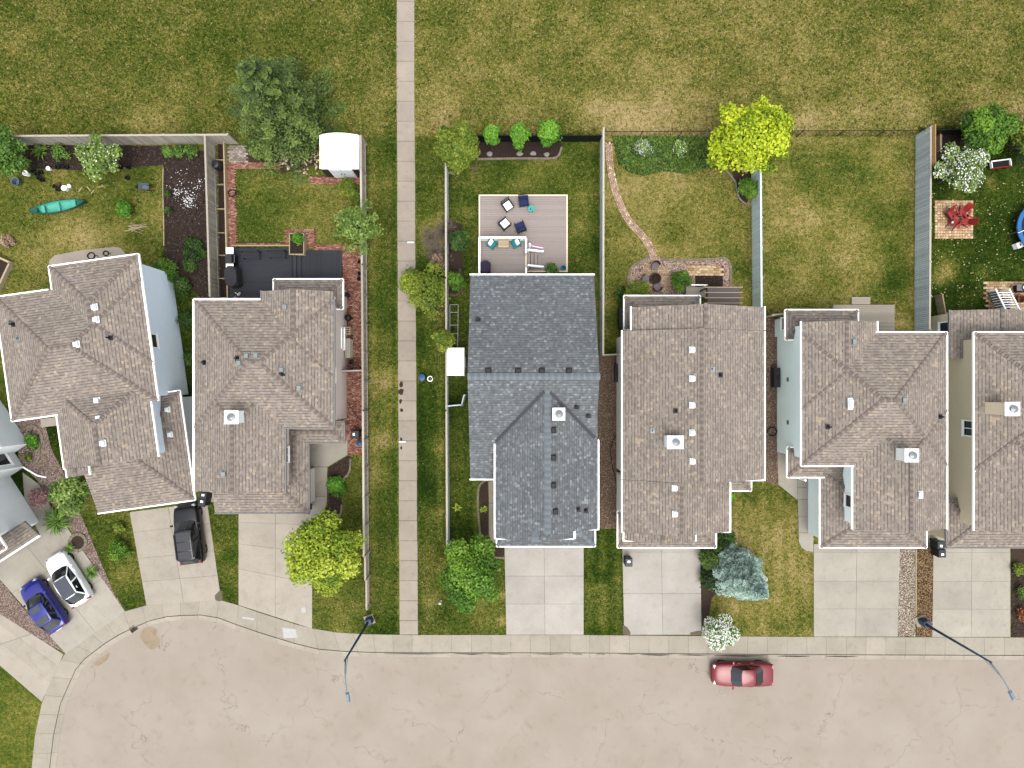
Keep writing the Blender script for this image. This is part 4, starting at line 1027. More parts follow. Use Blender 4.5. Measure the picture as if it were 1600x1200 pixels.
chimney(r6, org, secs6, 1581, 639, (.9, .82), 1.25, 0, M['house_g'])
win(H6, org, L6a, 'C', .42, 2.2, 1.5, 1.2, 1); win(H6, org, A6, 'D', .72, 4.1, 1.1, 1.0, 1)
garage_on(H6, org, L6b, 'A', .06, .6)
EXCL.append([(1475, 500), (1900, 500), (1900, 850), (1478, 850)])

# ---- second house from the left
org = P(415, 620); H2 = thing('house', 'taupe house with brown roof beside the black stained deck', 'house', org, 0, 'houses along the curved street')
A2 = rect(303, 468, 521, 668, ZE, 'x'); B2 = rect(409, 455, 521, 590, ZE - .012, 'y', hip=(True, False)); C2 = rect(304, 590, 445, 767, ZE - .012, 'y', hip=(False, True))
A2.gut = ((.64, 1), 1, (.52, 1), 1)
B2.gut = (1, 0, (0.0, .12), 0); B2.gut = (0, 0, (.0, .1), 0); C2.gut = (1, 0, 1, 0)
for s in (B2, C2): s.over = (.4, .15)
L2a = rect(428, 437, 535, 482, 3.0, 'x', pitch=.3); L2b = rect(336, 730, 482, 801, ZG, 'x', pitch=.3, hip=(False, True)); L2c = rect(440, 660, 537, 691, ZG + .06, 'x', pitch=.25); L2d = rect(440, 665, 481.5, 770, ZG + .012, 'y', pitch=.3)
secs2 = [A2, B2, C2]
r2 = make_roof(H2, org, secs2, M['shingle_brown'], M['cap_brown'], trim='fascia_grey'); r2b = make_roof(H2, org, [L2a], M['shingle_brown'], M['cap_brown']); r2c = make_roof(H2, org, [L2b, L2c, L2d], M['shingle_brown'], M['cap_brown'], trim='fascia_grey')
for a, b in (((303, 467.5), (407, 467.5)), ((302.5, 468), (303, 767))): MB().beam(P(*a, ZE + .01), P(*b, ZE + .01), .12, .1).build('fascia', M['trim'], r2, org)
make_walls(H2, org, secs2, M['house_c']); make_walls(H2, org, [L2a, L2b], M['house_c'])
for x, y in ((386, 556), (401, 555.5), (374.5, 567.5), (446, 480), (440.5, 578), (468, 606), (350.5, 740.5)): box_vent(r2, org, secs2, x, y, 'vent_steel', (.3, .36, .16))
for x, y in ((371.5, 560), (320, 566.5), (441, 584)): pipe_vent(r2, org, secs2, x, y, r=.08)
chimney(r2, org, secs2, 362, 652, (.85, .8), .85)
win(H2, org, C2, 'A', .3, 4.0, 1.1, 1.0); win(H2, org, A2, 'B', .4, 4.1, 1.0, 1.0); win(H2, org, A2, 'B', .75, 1.4, 1.6, .6, 0); win(H2, org, A2, 'C', .7, 3.9, 1.6)
garage_on(H2, org, L2b, 'A', .25, .95)
EXCL.append([(330, 475), (533, 475), (533, 700), (480, 700), (480, 795), (345, 795), (330, 760)])

# ---- first house, turned
org = P(190, 600); H1 = thing('house', 'pale blue house with brown roof set askew beside the vegetable plot', 'house', org, 0, 'houses along the curved street')
TH = 7.9
A1 = rrect((-7.5, 465), 229, 194, TH, ZE, 'x'); B1 = rrect((77, 417), 139.5, 170, TH, ZE - .012, 'y', hip=(True, True)); C1 = rrect((84, 612), 147, 122, TH, ZE - .02, 'y', hip=(False, True)); C1.over = (.4, .15)
D1s = rrect((103.5, 733), 34, 13, TH, ZE - .03, 'y', hip=(False, False)); D1s.over = (.3, .1)
L1a = rrect((130, 632), 151.5, 171, TH, ZG, 'x', pitch=.32, hip=(False, True)); L1a.over = (.4, .15)
A1.gut = ((0, .32), (.0, .96), (.64, 1), 1); B1.gut = (1, 1, (0, .22), 0); C1.gut = (1, 0, 1, 0)
secs1 = [A1, B1, C1]
r1 = make_roof(H1, org, secs1 + [D1s], M['shingle_brown'], M['cap_brown']); r1b = make_roof(H1, org, [L1a], M['shingle_brown'], M['cap_brown'])
make_walls(H1, org, secs1, M['house_b']); make_walls(H1, org, [L1a], M['house_b'])
for x, y in ((148, 480), (150.5, 499.5), (120, 538), (152, 626), (155, 653), (161, 692.5)): box_vent(r1, org, secs1, x, y, 'vent_white', (.34, .34, .17), rz=R(TH))
for x, y in ((262, 640), (266, 679)): box_vent(r1b, org, [L1a], x, y, 'vent_white', (.3, .32, .16), rz=R(TH))
pipe_vent(r1, org, secs1, 22, 507); pipe_vent(r1, org, secs1, 172, 528); pipe_vent(r1, org, secs1, 17, 503, 'vent_steel', .07, .3); pipe_vent(r1, org, secs1, 28, 529, 'vent_steel', .06, .25)
win(H1, org, A1, 'B', .5, 4.0, 1.0, .9, 0)
st_ = rrect((63, 655), 27, 13, TH, 1.0)
MB().prism([st_.w(x, y, 0)[:2] for x, y in ((-st_.a, -st_.b), (st_.a, -st_.b), (st_.a, st_.b), (-st_.a, st_.b))], 0, 1.0).build('entry_landing', M['deck_old'], H1, org)
q0 = L1a.w(-2.0, -L1a.b + .4, 0); q1 = L1a.w(2.9, -L1a.b + .4, 0)
garage_on(H1, org, L1a, 'A', .3, .94)
EXCL.append([(20, 470), (90, 440), (230, 425), (262, 440), (296, 612), (306, 775), (170, 795), (150, 735), (115, 725), (95, 650), (40, 655)])

# ---- grey-white house cut by the left edge of the picture, turned towards the bend
org = P(-60, 770); H0 = thing('house', 'grey-white house with stepped walls beside the pebbles and the two cars', 'house', org, 0, 'houses along the curved street')
tdir = R(-57.0)                                         # driveway direction
fd = Vector((math.cos(tdir), math.sin(tdir), 0)); sd = Vector((-fd.y, fd.x, 0))       # forward, and to the right-hand neighbour
def block(cpx, back, wide, h, name='wall', over=.35):
    c = P(*cpx); c = c - Vector((0, 0, 0))
    pts = [c, c - fd * back, c - fd * back - sd * wide, c - sd * wide]
    MB().prism([p[:2] for p in pts], -.1, h).build(name, M['house_a'], H0, org); return c
c1 = block((62, 815), 9.0, 7.5, 5.2); c2 = block((37.5, 730), 4.0, 6.0, 5.2); c3 = block((45, 693), 3.6, 6.0, 5.15); c4 = block((24, 662), 6.0, 6.0, 5.1)
# roof over the whole, eaves beyond the left edge of the picture
mid = c1 - fd * 6.0 - sd * 4.2
R0 = Sec((mid.x, mid.y), 7.4, 5.0, tdir, 5.2); r0 = make_roof(H0, org, [R0], M['shingle_brown'], M['cap_brown'])
# string courses (white bands) on the walls
for c, back, wide in ((c3, 3.6, 3.0), (c2, 3.0, 3.0)):
    for z in (2.75,):
        m = MB(); m.beam(c + Vector((0, 0, z)) + sd * .03 + fd * .03, c - fd * back + Vector((0, 0, z)) + sd * .03, .08, .26); m.beam(c + Vector((0, 0, z)) + fd * .03 + sd * .03, c - sd * wide + Vector((0, 0, z)) + fd * .03, .08, .26)
        m.build('band', M['trim'], H0, org)
for c, t, z in ((c3, 1.6, 3.9), (c2, 1.0, 4.1), (c2, .9, 1.6), (c4, 1.6, 3.9)):
    window(H0, org, c - fd * t + Vector((0, 0, z)), math.atan2(sd.y, sd.x), 1.0, 1.2, 0)
window(H0, org, c1 - sd * 1.8 + Vector((0, 0, 4.3)), tdir, 1.3, 1.2, 1)
# pent roof over the garage door
pz = 2.55
pc = P(61, 836, pz)
pa = pc; pb = pc - sd * 7.2; pd = pa - fd * 1.35 + Vector((0, 0, .5)); pe = pb - fd * 1.35 + Vector((0, 0, .5))
me = bpy.data.meshes.new('pent_roof'); o0 = Vector(org)
vv = [pa, pb, pe, pd] + [v - Vector((0, 0, .14)) for v in (pa, pb, pe, pd)]
me.from_pydata([tuple(v - o0) for v in vv], [], [(0, 3, 2, 1), (4, 5, 6, 7), (0, 1, 5, 4), (1, 2, 6, 5), (2, 3, 7, 6), (3, 0, 4, 7)])
me.materials.append(M['shingle_brown']); uvl = me.uv_layers.new(name='UVMap')
for poly in me.polygons:
    for li in poly.loop_indices:
        v = vv[me.loops[li].vertex_index]; uvl.data[li].uv = (v.dot(sd), -(v - pa).dot(fd))
pr = link('pent_roof', me, None, H0)
MB().beam(pa + fd * .06 - Vector((0, 0, .05)), pb + fd * .06 - Vector((0, 0, .05)), .12, .16).build('gutter', M['trim'], pr, org)
garage_door(H0, org, c1 - sd * 6.6, c1 - sd * .8)
EXCL.append([(-300, 600), (20, 655), (46, 692), (38, 728), (64, 815), (0, 880), (-300, 900)])
ds = MB(); ds.tube([c2 + sd * .08 + Vector((0, 0, 2.6)), c2 + sd * .1 + Vector((0, 0, .25)), P(48, 737, .12), P(58, 743, .1), P(72, 746, .09)], .07, 6)
ds.build('downspout', M['trim'], H0, org)
# ================================================================ FENCES
BOARD = {}
def fence(p0, p1, label, mat='wood_grey', h=1.8, post=2.4, bw=0.15, side=1, cap='wood_grey', z_end=None, group='wooden fences between the yards'):
    """base line p0 -> p1 in photo pixels; every board is a piece"""
    a, b = P(*p0), P(*p1); d = b - a; L = d.length; ang = math.atan2(d.y, d.x)
    root = thing('wooden_fence', label, 'fence', a, ang, group)
    n = max(1, round(L / post)); np_ = L / n
    for i in range(n + 1):
        MB().box((i * np_, -.06 * side, (h + .08) / 2), (.1, .1, h + .08)).build('post', M[cap], root)
    for z in (.35, h - .3):
        MB().box((L / 2, -.035 * side, z), (L, .04, .09)).build('rail', M[mat], root)
    MB().box((L / 2, -.02 * side, h + .02), (L, .14, .035)).build('cap_rail', M[cap], root)
    key = (mat, h, bw)
    if key not in BOARD: BOARD[key] = MB().box((0, 0, 0), (bw - .022, .022, h - .05)).mesh('board', M[mat])
    nb = int(L / bw)
    for i in range(nb):
        o = link('board', BOARD[key], None, root, ((i + .5) * L / nb, (.0 + random.uniform(-.004, .004)) * side, h / 2 + random.uniform(-.008, .004)))
        o.rotation_euler = (random.uniform(-.01, .01), random.uniform(-.006, .006), 0)
    return root
fence((-60, 227.5), (372, 225), 'weathered grey board fence behind the vegetable plot and the spruce', side=-1)
fence((337, 226), (344.5, 468), 'weathered board fence between the soil plot and the raised planter', side=-1)
fence((571.5, 226), (573.5, 420), 'grey board fence from the white shed down to the apple tree', side=-1)
fence((573.5, 420), (575, 640), 'grey board fence beside the red brick path', side=-1)
fence((575, 640), (576.5, 860), 'grey board fence beside the front lawn and footpath', side=-1)
fence((576.5, 861), (577, 898), 'lower stepped fence length near the street lamp', h=1.45, side=-1)
fence((577, 899), (577.3, 944), 'lowest fence length ending near the street lamp', h=1.1, side=-1)
fence((700.5, 268), (701, 440), 'narrow grey fence between the footpath shrubs and the grey deck', bw=.15, side=1, mat='wood_blue', h=1.75)
fence((701, 440), (701.5, 640), 'narrow grey fence behind the small white shed', side=1, mat='wood_blue', h=1.75)
fence((701.5, 640), (702.5, 852), 'narrow grey fence with white post caps beside the mulch bed', side=1, mat='wood_blue', h=1.75)
fence((937.5, 214), (937, 556), 'narrow grey fence between the grey deck yard and the curved path', side=-1, mat='wood_blue', h=1.8)
fence((1174, 258), (1175.5, 486), 'pale blue-grey board fence beside the clipped shrub', side=-1, mat='wood_teal', cap='wood_blue')
fence((1430.5, 212), (1428.5, 518), 'blue-grey board fence with a fresh cedar top board', side=-1, mat='wood_blue')
o = thing('fence_top_board', 'fresh orange cedar board capping the blue-grey fence near the blossom tree', 'board', P(1433.5, 240))
MB().box((0, 0, 1.95), (.04, 2.9, .42)).build('plank', M['wood_new'], o)
MB().box((.02, -1.45, 1.95), (.09, .09, .45)).build('bracket', M['wood_new'], o)
# gates and short returns
def gate(p0, p1, label, h=1.7, mat='wood_grey'):
    a, b = P(*p0), P(*p1); d = b - a; L = d.length
    root = thing('garden_gate', label, 'gate', a, math.atan2(d.y, d.x))
    for x in (0, L): MB().box((x, 0, h / 2 + .05), (.1, .1, h + .1)).build('post', M[mat], root)
    n = max(2, int(L / .14))
    for i in range(n): MB().box((.06 + (i + .5) * (L - .12) / n, 0, h / 2), ((L - .12) / n - .012, .03, h - .06)).build('board', M[mat], root)
    MB().box((L / 2, .03, h), (L, .09, .04)).build('cap_rail', M[mat], root)
    return root
gate((541, 581), (575, 580), 'low wooden gate across the red brick path')
gate((701, 634), (724, 632), 'grey gate between the fence and the grey roofed house', mat='wood_blue')
gate((724.5, 631.5), (728, 617), 'open gate leaf standing ajar by the grey roofed house', mat='wood_blue')
gate((938, 556.5), (969, 555), 'pale gate between the grey roofed and the cream house', 1.5)
gate((1194, 496), (1216, 494), 'dark gate between the cream house and the mint house', 1.6)
gate((1460, 463), (1466, 498), 'thin leaning pale rail beside the blue-grey fence', .9, 'wood_tan')

def chain_fence(p0, p1, label, h=1.2, screen=None):
    a, b = P(*p0), P(*p1); d = b - a; L = d.length
    root = thing('chain_link_fence', label, 'fence', a, math.atan2(d.y, d.x), 'black chain link fences along the field')
    n = max(1, round(L / 3.0))
    for i in range(n + 1): MB().tube([(i * L / n, 0, 0), (i * L / n, 0, h + .05)], .035, 6).build('post', M['black'], root)
    MB().tube([(0, 0, h), (L, 0, h)], .028, 6).build('top_rail', M['black'], root)
    m = MB(); k = int(L / .11)
    for i in range(k):
        x = i * L / k
        for s in (-1, 1):
            x2 = x + s * h * .8
            za, zb = .03, h
            if x2 < 0: zb = za + (h - za) * (x / (x - x2)); x2 = 0
            if x2 > L: zb = za + (h - za) * ((L - x) / (x2 - x)); x2 = L
            m.add([(x - .004, .004 * s, za), (x + .004, .004 * s, za), (x2 + .004, .004 * s, zb), (x2 - .004, .004 * s, zb)], [(0, 1, 2, 3)])
    w = m.build('wire_mesh', M['black'], root); w['kind'] = 'stuff'
    for x0, x1 in (screen or []): MB().box(((x0 + x1) / 2 * L, .02, h / 2), ((x1 - x0) * L, .02, h - .06)).build('privacy_screen', M['black'], root)
    return root
chain_fence((744, 222), (938, 222), 'black screened chain link fence behind the three small trees', 1.35, [(0, 1)])
chain_fence((939, 215), (1180, 214), 'black chain link fence behind the lilac bushes')
chain_fence((1182, 214), (1431, 213), 'black chain link fence behind the wide yellowing lawn')
chain_fence((1436, 213), (1700, 211), 'black chain link fence behind the large shrub and blossom tree', 1.3, [(0, .3)])

# ================================================================ PLANTS
def leaves(name, centers, nrm, size, mat, rnd, aspect=1.7):
    """one small folded leaf (2 triangles) per centre"""
    n = len(centers)
    nrm = nrm / (np.linalg.norm(nrm, axis=1, keepdims=True) + 1e-9)
    t = np.cross(nrm, RNG.normal(0, 1, (n, 3))); t /= np.linalg.norm(t, axis=1, keepdims=True) + 1e-9
    b = np.cross(nrm, t)
    s = (size * RNG.uniform(.7, 1.3, n))[:, None]
    p0 = centers - t * s * aspect / 2; p1 = centers + b * s / 2 + nrm * s * .15; p2 = centers + t * s * aspect / 2; p3 = centers - b * s / 2 + nrm * s * .15
    V = np.stack([p0, p1, p2, p3], 1).reshape(-1, 3)
    F = (np.array([(0, 1, 2), (0, 2, 3)])[None] + (np.arange(n) * 4)[:, None, None]).reshape(-1, 3)
    return npmesh(name, V, F, mat, {'rnd': ('FACE', np.repeat(rnd, 2))})
def clump_points(clumps, n, shell=0.55):
    C = np.array([c[:3] for c in clumps]); Rr = np.array([c[3:6] for c in clumps])
    w = (Rr.prod(1)) ** (2 / 3); k = RNG.choice(len(clumps), n, p=w / w.sum())
    d = RNG.normal(0, 1, (n, 3)); d /= np.linalg.norm(d, axis=1, keepdims=True)
    d[:, 2] = np.where(d[:, 2] < -.3, -d[:, 2], d[:, 2])
    r = RNG.uniform(shell ** 2, 1.0, n) ** .5 * RNG.uniform(.9, 1.08, n)
    return C[k] + d * Rr[k] * r[:, None], d, k
FOL = {}
def fol(key, dark, mid, light, trans=.3): FOL[key] = foliage('leaf_' + key, dark, mid, light, trans); return FOL[key]
fol('lime', (96, 118, 14), (160, 182, 22), (206, 218, 52)); fol('yellowgreen', (88, 112, 22), (142, 164, 36), (192, 202, 74)); fol('green', (44, 80, 16), (80, 122, 26), (124, 160, 50))
fol('olive', (72, 94, 22), (114, 132, 36), (156, 166, 64)); fol('dark', (26, 50, 14), (50, 82, 22), (84, 116, 40)); fol('mid', (52, 86, 24), (92, 130, 44), (136, 168, 78))
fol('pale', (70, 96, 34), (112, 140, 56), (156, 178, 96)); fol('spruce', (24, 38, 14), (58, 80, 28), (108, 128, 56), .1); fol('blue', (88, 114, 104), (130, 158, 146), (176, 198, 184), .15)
fol('blossom', (206, 214, 198), (234, 238, 226), (250, 250, 246)); fol('lilac', (170, 158, 170), (200, 190, 200), (226, 220, 226)); fol('bright', (50, 96, 16), (84, 140, 30), (128, 178, 56)); fol('pink', (120, 84, 88), (158, 120, 118), (190, 158, 150)); fol('straw', (126, 104, 84), (168, 142, 118), (198, 174, 148))
fol('ivy', (50, 76, 24), (80, 108, 34), (112, 138, 56)); fol('rust', (120, 60, 40), (150, 90, 50), (180, 130, 60))

def plant(px, py, rpx, label, mat='green', z=None, h=None, n=None, name='tree', cat='tree', leaf=.13, trunk=True, squash=.8, lumps=11, flowers=None, nfl=0, group=None, elong=None, sparse=1.0, extras=()):
    """px,py: centre of the crown as seen; rpx its radius in photo pixels"""
    zc = z if z is not None else 2.2
    r = 1.14 * rpx * (CAM_H - zc) / CAM_H / PPM
    c = P(px, py, zc); base = Vector((c.x, c.y, 0))
    root = thing(name, label, cat, base, 0, group)
    rz = r * squash if h is None else h
    cl = [(0, 0, zc, r * .62, r * .62, rz * .72)]
    for i in range(lumps):
        a = 2.4 * i + random.uniform(-.3, .3); q = r * random.uniform(.5, .78) * (.5 + .5 * ((i % 3) / 2)); zz = zc + rz * random.uniform(-.35, .62) * (1.15 - q / r)
        s = r * random.uniform(.2, .36)
        cl.append((math.cos(a) * q, math.sin(a) * q, zz, s, s, s * .8))
    for dx, dy, rr in extras:
        kk = (CAM_H - zc) / CAM_H / PPM; cl.append((dx * kk, -dy * kk, zc - rz * .25 + random.uniform(-.3, .3), rr * kk, rr * kk, rr * kk * .7))
    if elong: cl = [(x + (elong[0] * (k / len(cl) - .5)), y + elong[1] * (k / len(cl) - .5), zz, a_, b_, c_) for k, (x, y, zz, a_, b_, c_) in enumerate(cl)]
    n = n or int(min(9000, max(500, 1500 * r * r / (leaf / .13) ** 2 * sparse)))
    pts, d, k = clump_points(cl, n); pts += RNG.normal(0, leaf * .55, pts.shape)
    lump_tone = RNG.normal(0, .2, len(cl))
    pts[:, 2] = np.maximum(pts[:, 2], .06)
    rn = np.clip(.48 + lump_tone[k] + RNG.normal(0, .2, n), 0, 1)
    nr_ = d + np.array([0, 0, .7]) + RNG.normal(0, .55, (n, 3))
    me = leaves('crown', pts, nr_, np.full(n, leaf), FOL[mat], rn)
    link('crown', me, None, root)
    if flowers:
        pts, d, k = clump_points(cl, nfl, .85)
        link('blossom', leaves('blossom', pts + d * .04, d + np.array([0, 0, .8]), np.full(nfl, leaf * .8), FOL[flowers], np.clip(RNG.normal(.6, .25, nfl), 0, 1), 1.1), None, root)
    m = MB(); tr = max(.03, r * .07)
    m.tube([(0, 0, -.05), (.02 * r, .01, zc * .5), (0, .02 * r, zc)], [tr * 1.3, tr, tr * .6], 7)
    for (x, y, zz, a_, b_, c_) in cl[1:1 + min(7, lumps)]:
        m.tube([(0, 0, zc * .45), (x * .5, y * .5, (zc * .6 + zz) / 2), (x, y, zz)], [tr * .6, tr * .35, tr * .12], 5)
    m.build('trunk' if trunk else 'stem', M['bark'], root)
    return root
def shrub(px, py, rpx, label, mat='green', **kw):
    kw.setdefault('z', max(.35, rpx / 20 * .55)); kw.setdefault('name', 'shrub'); kw.setdefault('cat', 'shrub'); kw.setdefault('lumps', 8); kw.setdefault('leaf', .09)
    return plant(px, py, rpx, label, mat, trunk=False, **kw)
def spruce(base_px, height, rad, label, mat, n_whorl=14, name='spruce_tree', dens=1.0, ragged=.78):
    base = P(*base_px); root = thing(name, label, 'tree', base)
    pts, nrm, rn = [], [], []; tm = MB()
    tm.tube([(0, 0, -.05), (0, 0, height * .6), (0, 0, height * .98)], [rad * .07, rad * .04, .015], 7)
    for w in range(n_whorl):
        f = w / (n_whorl - 1); z = height * (.06 + .9 * f); rr = rad * (1 - f) ** .85 + .12
        nb = int(7 + 7 * (1 - f))
        for b in range(nb):
            a = 2 * math.pi * b / nb + w * .7 + random.uniform(-.2, .2); L = rr * random.uniform(ragged, 1.1); droop = -.12 * L + .05
            tone = random.gauss(0, .15)
            e = Vector((math.cos(a) * L, math.sin(a) * L, z + droop)); s = Vector((0, 0, z))
            if L > .5: tm.tube([s, e], [.03, .008], 4, cap=False)
            m_ = int((26 + 95 * L) * dens)
            t = RNG.uniform(.12, 1.03, m_) ** .8
            sp = (L * .2 + .07) * (1.1 - .75 * t) + .05
            off = RNG.normal(0, 1, m_) * sp * .75
            px_ = np.cos(a) * L * t - np.sin(a) * off; py_ = np.sin(a) * L * t + np.cos(a) * off
            pz_ = z + droop * t * t + RNG.normal(0, .05, m_) - .12 * np.abs(off)
            pts.append(np.stack([px_, py_, pz_], 1))
            nrm.append(np.stack([RNG.normal(0, .5, m_) + .2 * np.cos(a), RNG.normal(0, .5, m_) + .2 * np.sin(a), np.ones(m_)], 1))
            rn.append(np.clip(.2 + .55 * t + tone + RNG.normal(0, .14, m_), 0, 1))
    pts = np.concatenate(pts); pts[:, 2] = np.maximum(pts[:, 2], .05)
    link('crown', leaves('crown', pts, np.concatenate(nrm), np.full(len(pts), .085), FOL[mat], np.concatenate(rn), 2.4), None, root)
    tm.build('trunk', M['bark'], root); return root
def blades(px, py, rpx, label, mat='mid', n=70, h=.6, name='ornamental_grass', cat='plant'):
    c = P(px, py); root = thing(name, label, cat, c); r = rpx / PPM
    V, F, rn = [], [], []
    for i in range(n):
        a = random.uniform(0, 6.28); L = r * random.uniform(.5, 1.1); w = .025 + .03 * random.random(); hh = h * random.uniform(.5, 1)
        ca, sa = math.cos(a), math.sin(a); k = len(V)
        for t, zz, ww in ((0.03, 0, 1), (.35, .8, 1.1), (.7, 1.0, .8), (1.0, .75, .1)):
            x, y = ca * L * t, sa * L * t
            V += [(x - sa * w * ww, y + ca * w * ww, zz * hh), (x + sa * w * ww, y - ca * w * ww, zz * hh)]
        for j in range(3): F.append((k + 2 * j, k + 2 * j + 1, k + 2 * j + 3, k + 2 * j + 2)); rn.append(random.random())
    link('leaf_blades', npmesh('leaf_blades', np.array(V), np.array(F), FOL[mat], {'rnd': ('FACE', np.array(rn))}), None, root)
    MB().lathe([(.12, 0), (.1, .06), (.02, .1)], 7).build('crown_base', M['bark'], root)
    return root
def bare_bush(px, py, rpx, label, n=70, z=1.4, mat='twig', name='bare_shrub'):
    c = P(px, py); root = thing(name, label, 'shrub', c); r = rpx / PPM; m = MB()
    for i in range(n):
        a = random.uniform(0, 6.28); L = r * random.uniform(.4, 1.1); zz = z * random.uniform(.4, 1.1)
        p1 = Vector((math.cos(a) * L * .4, math.sin(a) * L * .4, zz * .6)); a2 = a + random.uniform(-.5, .5); p2 = Vector((math.cos(a2) * L, math.sin(a2) * L, zz))
        m.tube([(0, 0, 0), p1, p2], [.018, .012, .004], 4, cap=False)
        for s in (-.6, .6):
            a3 = a2 + s; m.tube([p1.lerp(p2, .4), p1.lerp(p2, .4) + Vector((math.cos(a3) * L * .35, math.sin(a3) * L * .35, zz * .15))], [.009, .003], 3, cap=False)
    t_ = m.build('branches', M[mat], root); t_['kind'] = 'stuff'; return root
M['twig'] = plain('twig', (168, 150, 136), 0.9, 0.15); M['twig_grey'] = plain('twig_grey', (138, 132, 130), 0.9, 0.15)

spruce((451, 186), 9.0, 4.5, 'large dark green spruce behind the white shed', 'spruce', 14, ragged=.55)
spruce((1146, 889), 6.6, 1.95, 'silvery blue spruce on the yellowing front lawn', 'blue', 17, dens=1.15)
plant(505, 864, 60, 'bright yellow-green round tree beside the driveway and street lamp fence', 'yellowgreen', z=4.2, lumps=24, n=9500, leaf=.14, extras=((-52, 18, 14), (-48, 38, 13), (50, -16, 14), (10, 58, 12)))
plant(735, 899, 52, 'deep green round tree at the end of the narrow grey fence', 'green', z=3.4, lumps=20, n=8500, leaf=.13)
plant(710, 228, 39, 'olive green tree at the corner of the chain link fence', 'olive', z=3.2, lumps=16, n=6500, leaf=.12)
plant(1172, 212, 58, 'lime green maple beside the lilac bushes', 'lime', z=4.2, lumps=20, n=7600, leaf=.15, extras=((-50, 22, 14), (-40, 36, 13), (-54, 34, 9), (52, 18, 13), (62, 22, 8), (30, 46, 14), (22, -52, 13), (44, -40, 12)))
for x, y, r_, lb in ((767, 213, 13, 'slim young tree with narrow crown in the stone bed'), (810, 212, 16, 'middle young tree of three in the stone bed'), (857, 208, 19, 'widest young tree of three beside the bed corner')):
    plant(x, y, r_, lb, 'bright', z=2.7, h=2.1, n=2600, leaf=.12, lumps=12)
plant(1503, 266, 40, 'white flowering tree beside the paver pad', 'pale', z=2.6, lumps=16, n=3600, leaf=.13, flowers='blossom', nfl=1250)
plant(1120, 988, 31, 'small white blossom tree on the pavement edge', 'mid', z=1.9, lumps=14, n=1300, leaf=.11, flowers='blossom', nfl=2000)
plant(153, 247, 33, 'pale leafed flowering tree over the vegetable plot fence', 'pale', z=2.4, lumps=13, n=2900, leaf=.13, flowers='blossom', nfl=160)
plant(6, 238, 36, 'leafy pale green tree at the end of the vegetable plot fence', 'mid', z=2.4, lumps=12, n=3600, leaf=.13)
plant(558, 352, 33, 'thin crowned apple tree overhanging the board fence', 'pale', z=3.0, lumps=13, n=2300, leaf=.12, extras=((-28, -14, 10), (-30, 12, 9), (30, 8, 10), (8, 36, 10), (-14, 34, 9), (14, -34, 9)))
plant(1535, 203, 43, 'large dense green shrub behind the white flowering tree', 'green', z=2.4, lumps=16, n=6500, leaf=.12)
plant(1615, 215, 40, 'yellowish green shrub beyond the bare grey tree', 'olive', z=2.2, lumps=12, n=3500, leaf=.12)
bare_bush(1583, 235, 38, 'bare grey leafless tree among the shrubs', 60, 2.6, 'twig_grey', 'bare_tree')
plant(1168, 292, 19, 'dense clipped green shrub against the pale fence', 'green', z=1.0, name='shrub', cat='shrub', n=2600, leaf=.08, trunk=False)
shrub(1003, 229, 16, 'lilac bush with faded mauve flowers', 'mid', flowers='lilac', nfl=260, n=900); shrub(1062, 231, 14, 'lilac bush with white flower tips', 'mid', flowers='blossom', nfl=120, n=900)
shrub(94, 236, 15, 'feathery young shrub in the dark bed', 'mid', n=500); blades(67, 238, 16, 'fern-like green clump in the dark bed', 'mid', 60, .5)
for x, r_, lb in ((262, 10, 'small leafy plant at the soil plot corner'), (280, 11, 'leafy green clump under the back fence'), (298, 12, 'broad leafed clump next to the fence corner')): shrub(x, 236, r_, lb, 'mid', n=420)
shrub(195, 326, 16, 'bright lime bush beside the pile of sticks', 'bright', n=900); shrub(262, 303, 6, 'tiny weed on the soil plot', 'dark', n=120); shrub(262, 328, 7, 'little dark weed at the plot edge', 'dark', n=140)
shrub(303, 388, 22, 'dark green ground cover on the soil plot', 'dark', z=.25, h=.25, n=1600); shrub(296, 412, 14, 'dark low plant beside the planter fence', 'dark', z=.25, h=.25, n=800)
shrub(262, 420, 21, 'grass-green shrub at the corner of the pale blue house', 'green', n=1500); shrub(285, 445, 18, 'dark shrub between the pale blue house and the fence', 'dark', n=1200); shrub(292, 500, 15, 'dark undergrowth along the pale blue wall', 'dark', n=900); shrub(297, 560, 12, 'narrow dark undergrowth between two brown roofed houses', 'dark', n=700)
shrub(543, 291, 17, 'round bush in front of the white shed', 'olive', n=1300); shrub(553, 305, 13, 'smaller olive bush leaning on the fence', 'olive', n=900)
shrub(466, 372, 11, 'leafy plant in the square wooden planter', 'bright', n=500, z=.8); shrub(404, 240, 10, 'light green plant under the spruce', 'mid', n=350); shrub(525, 757, 17, 'bright green round shrub in the bark mulch', 'bright', n=1500)
plant(716, 375, 18, 'dark upright shrub beside the narrow grey fence', 'dark', z=1.8, n=2200, leaf=.1, name='shrub', cat='shrub', trunk=False)
shrub(712, 437, 17, 'dark green shrub inside the curved brown edging', 'green', n=1500, z=1.2)
bare_bush(698, 365, 20, 'bare pinkish twiggy shrub on the fence line', 130, 1.6); bare_bush(680, 392, 20, 'dry twiggy bush on the footpath verge', 120, .9); bare_bush(702, 408, 11, 'small dry bush against the narrow fence', 40, 1.2)
bare_bush(674, 372, 18, 'pale brown leafless bush on the dry verge patch', 110, .8); shrub(684, 408, 15, 'dry straw coloured bush on the footpath verge', 'straw', n=450, z=.5); shrub(676, 482, 12, 'withered brown bush below the sprawling olive shrub', 'straw', n=300, z=.4)
plant(666, 452, 40, 'sprawling olive shrub on the footpath verge', 'olive', z=1.5, extras=((-26, -24, 14), (-34, -8, 12), (28, -20, 12), (10, 34, 12)), n=4200, leaf=.12, lumps=14, name='shrub', cat='shrub', trunk=False)
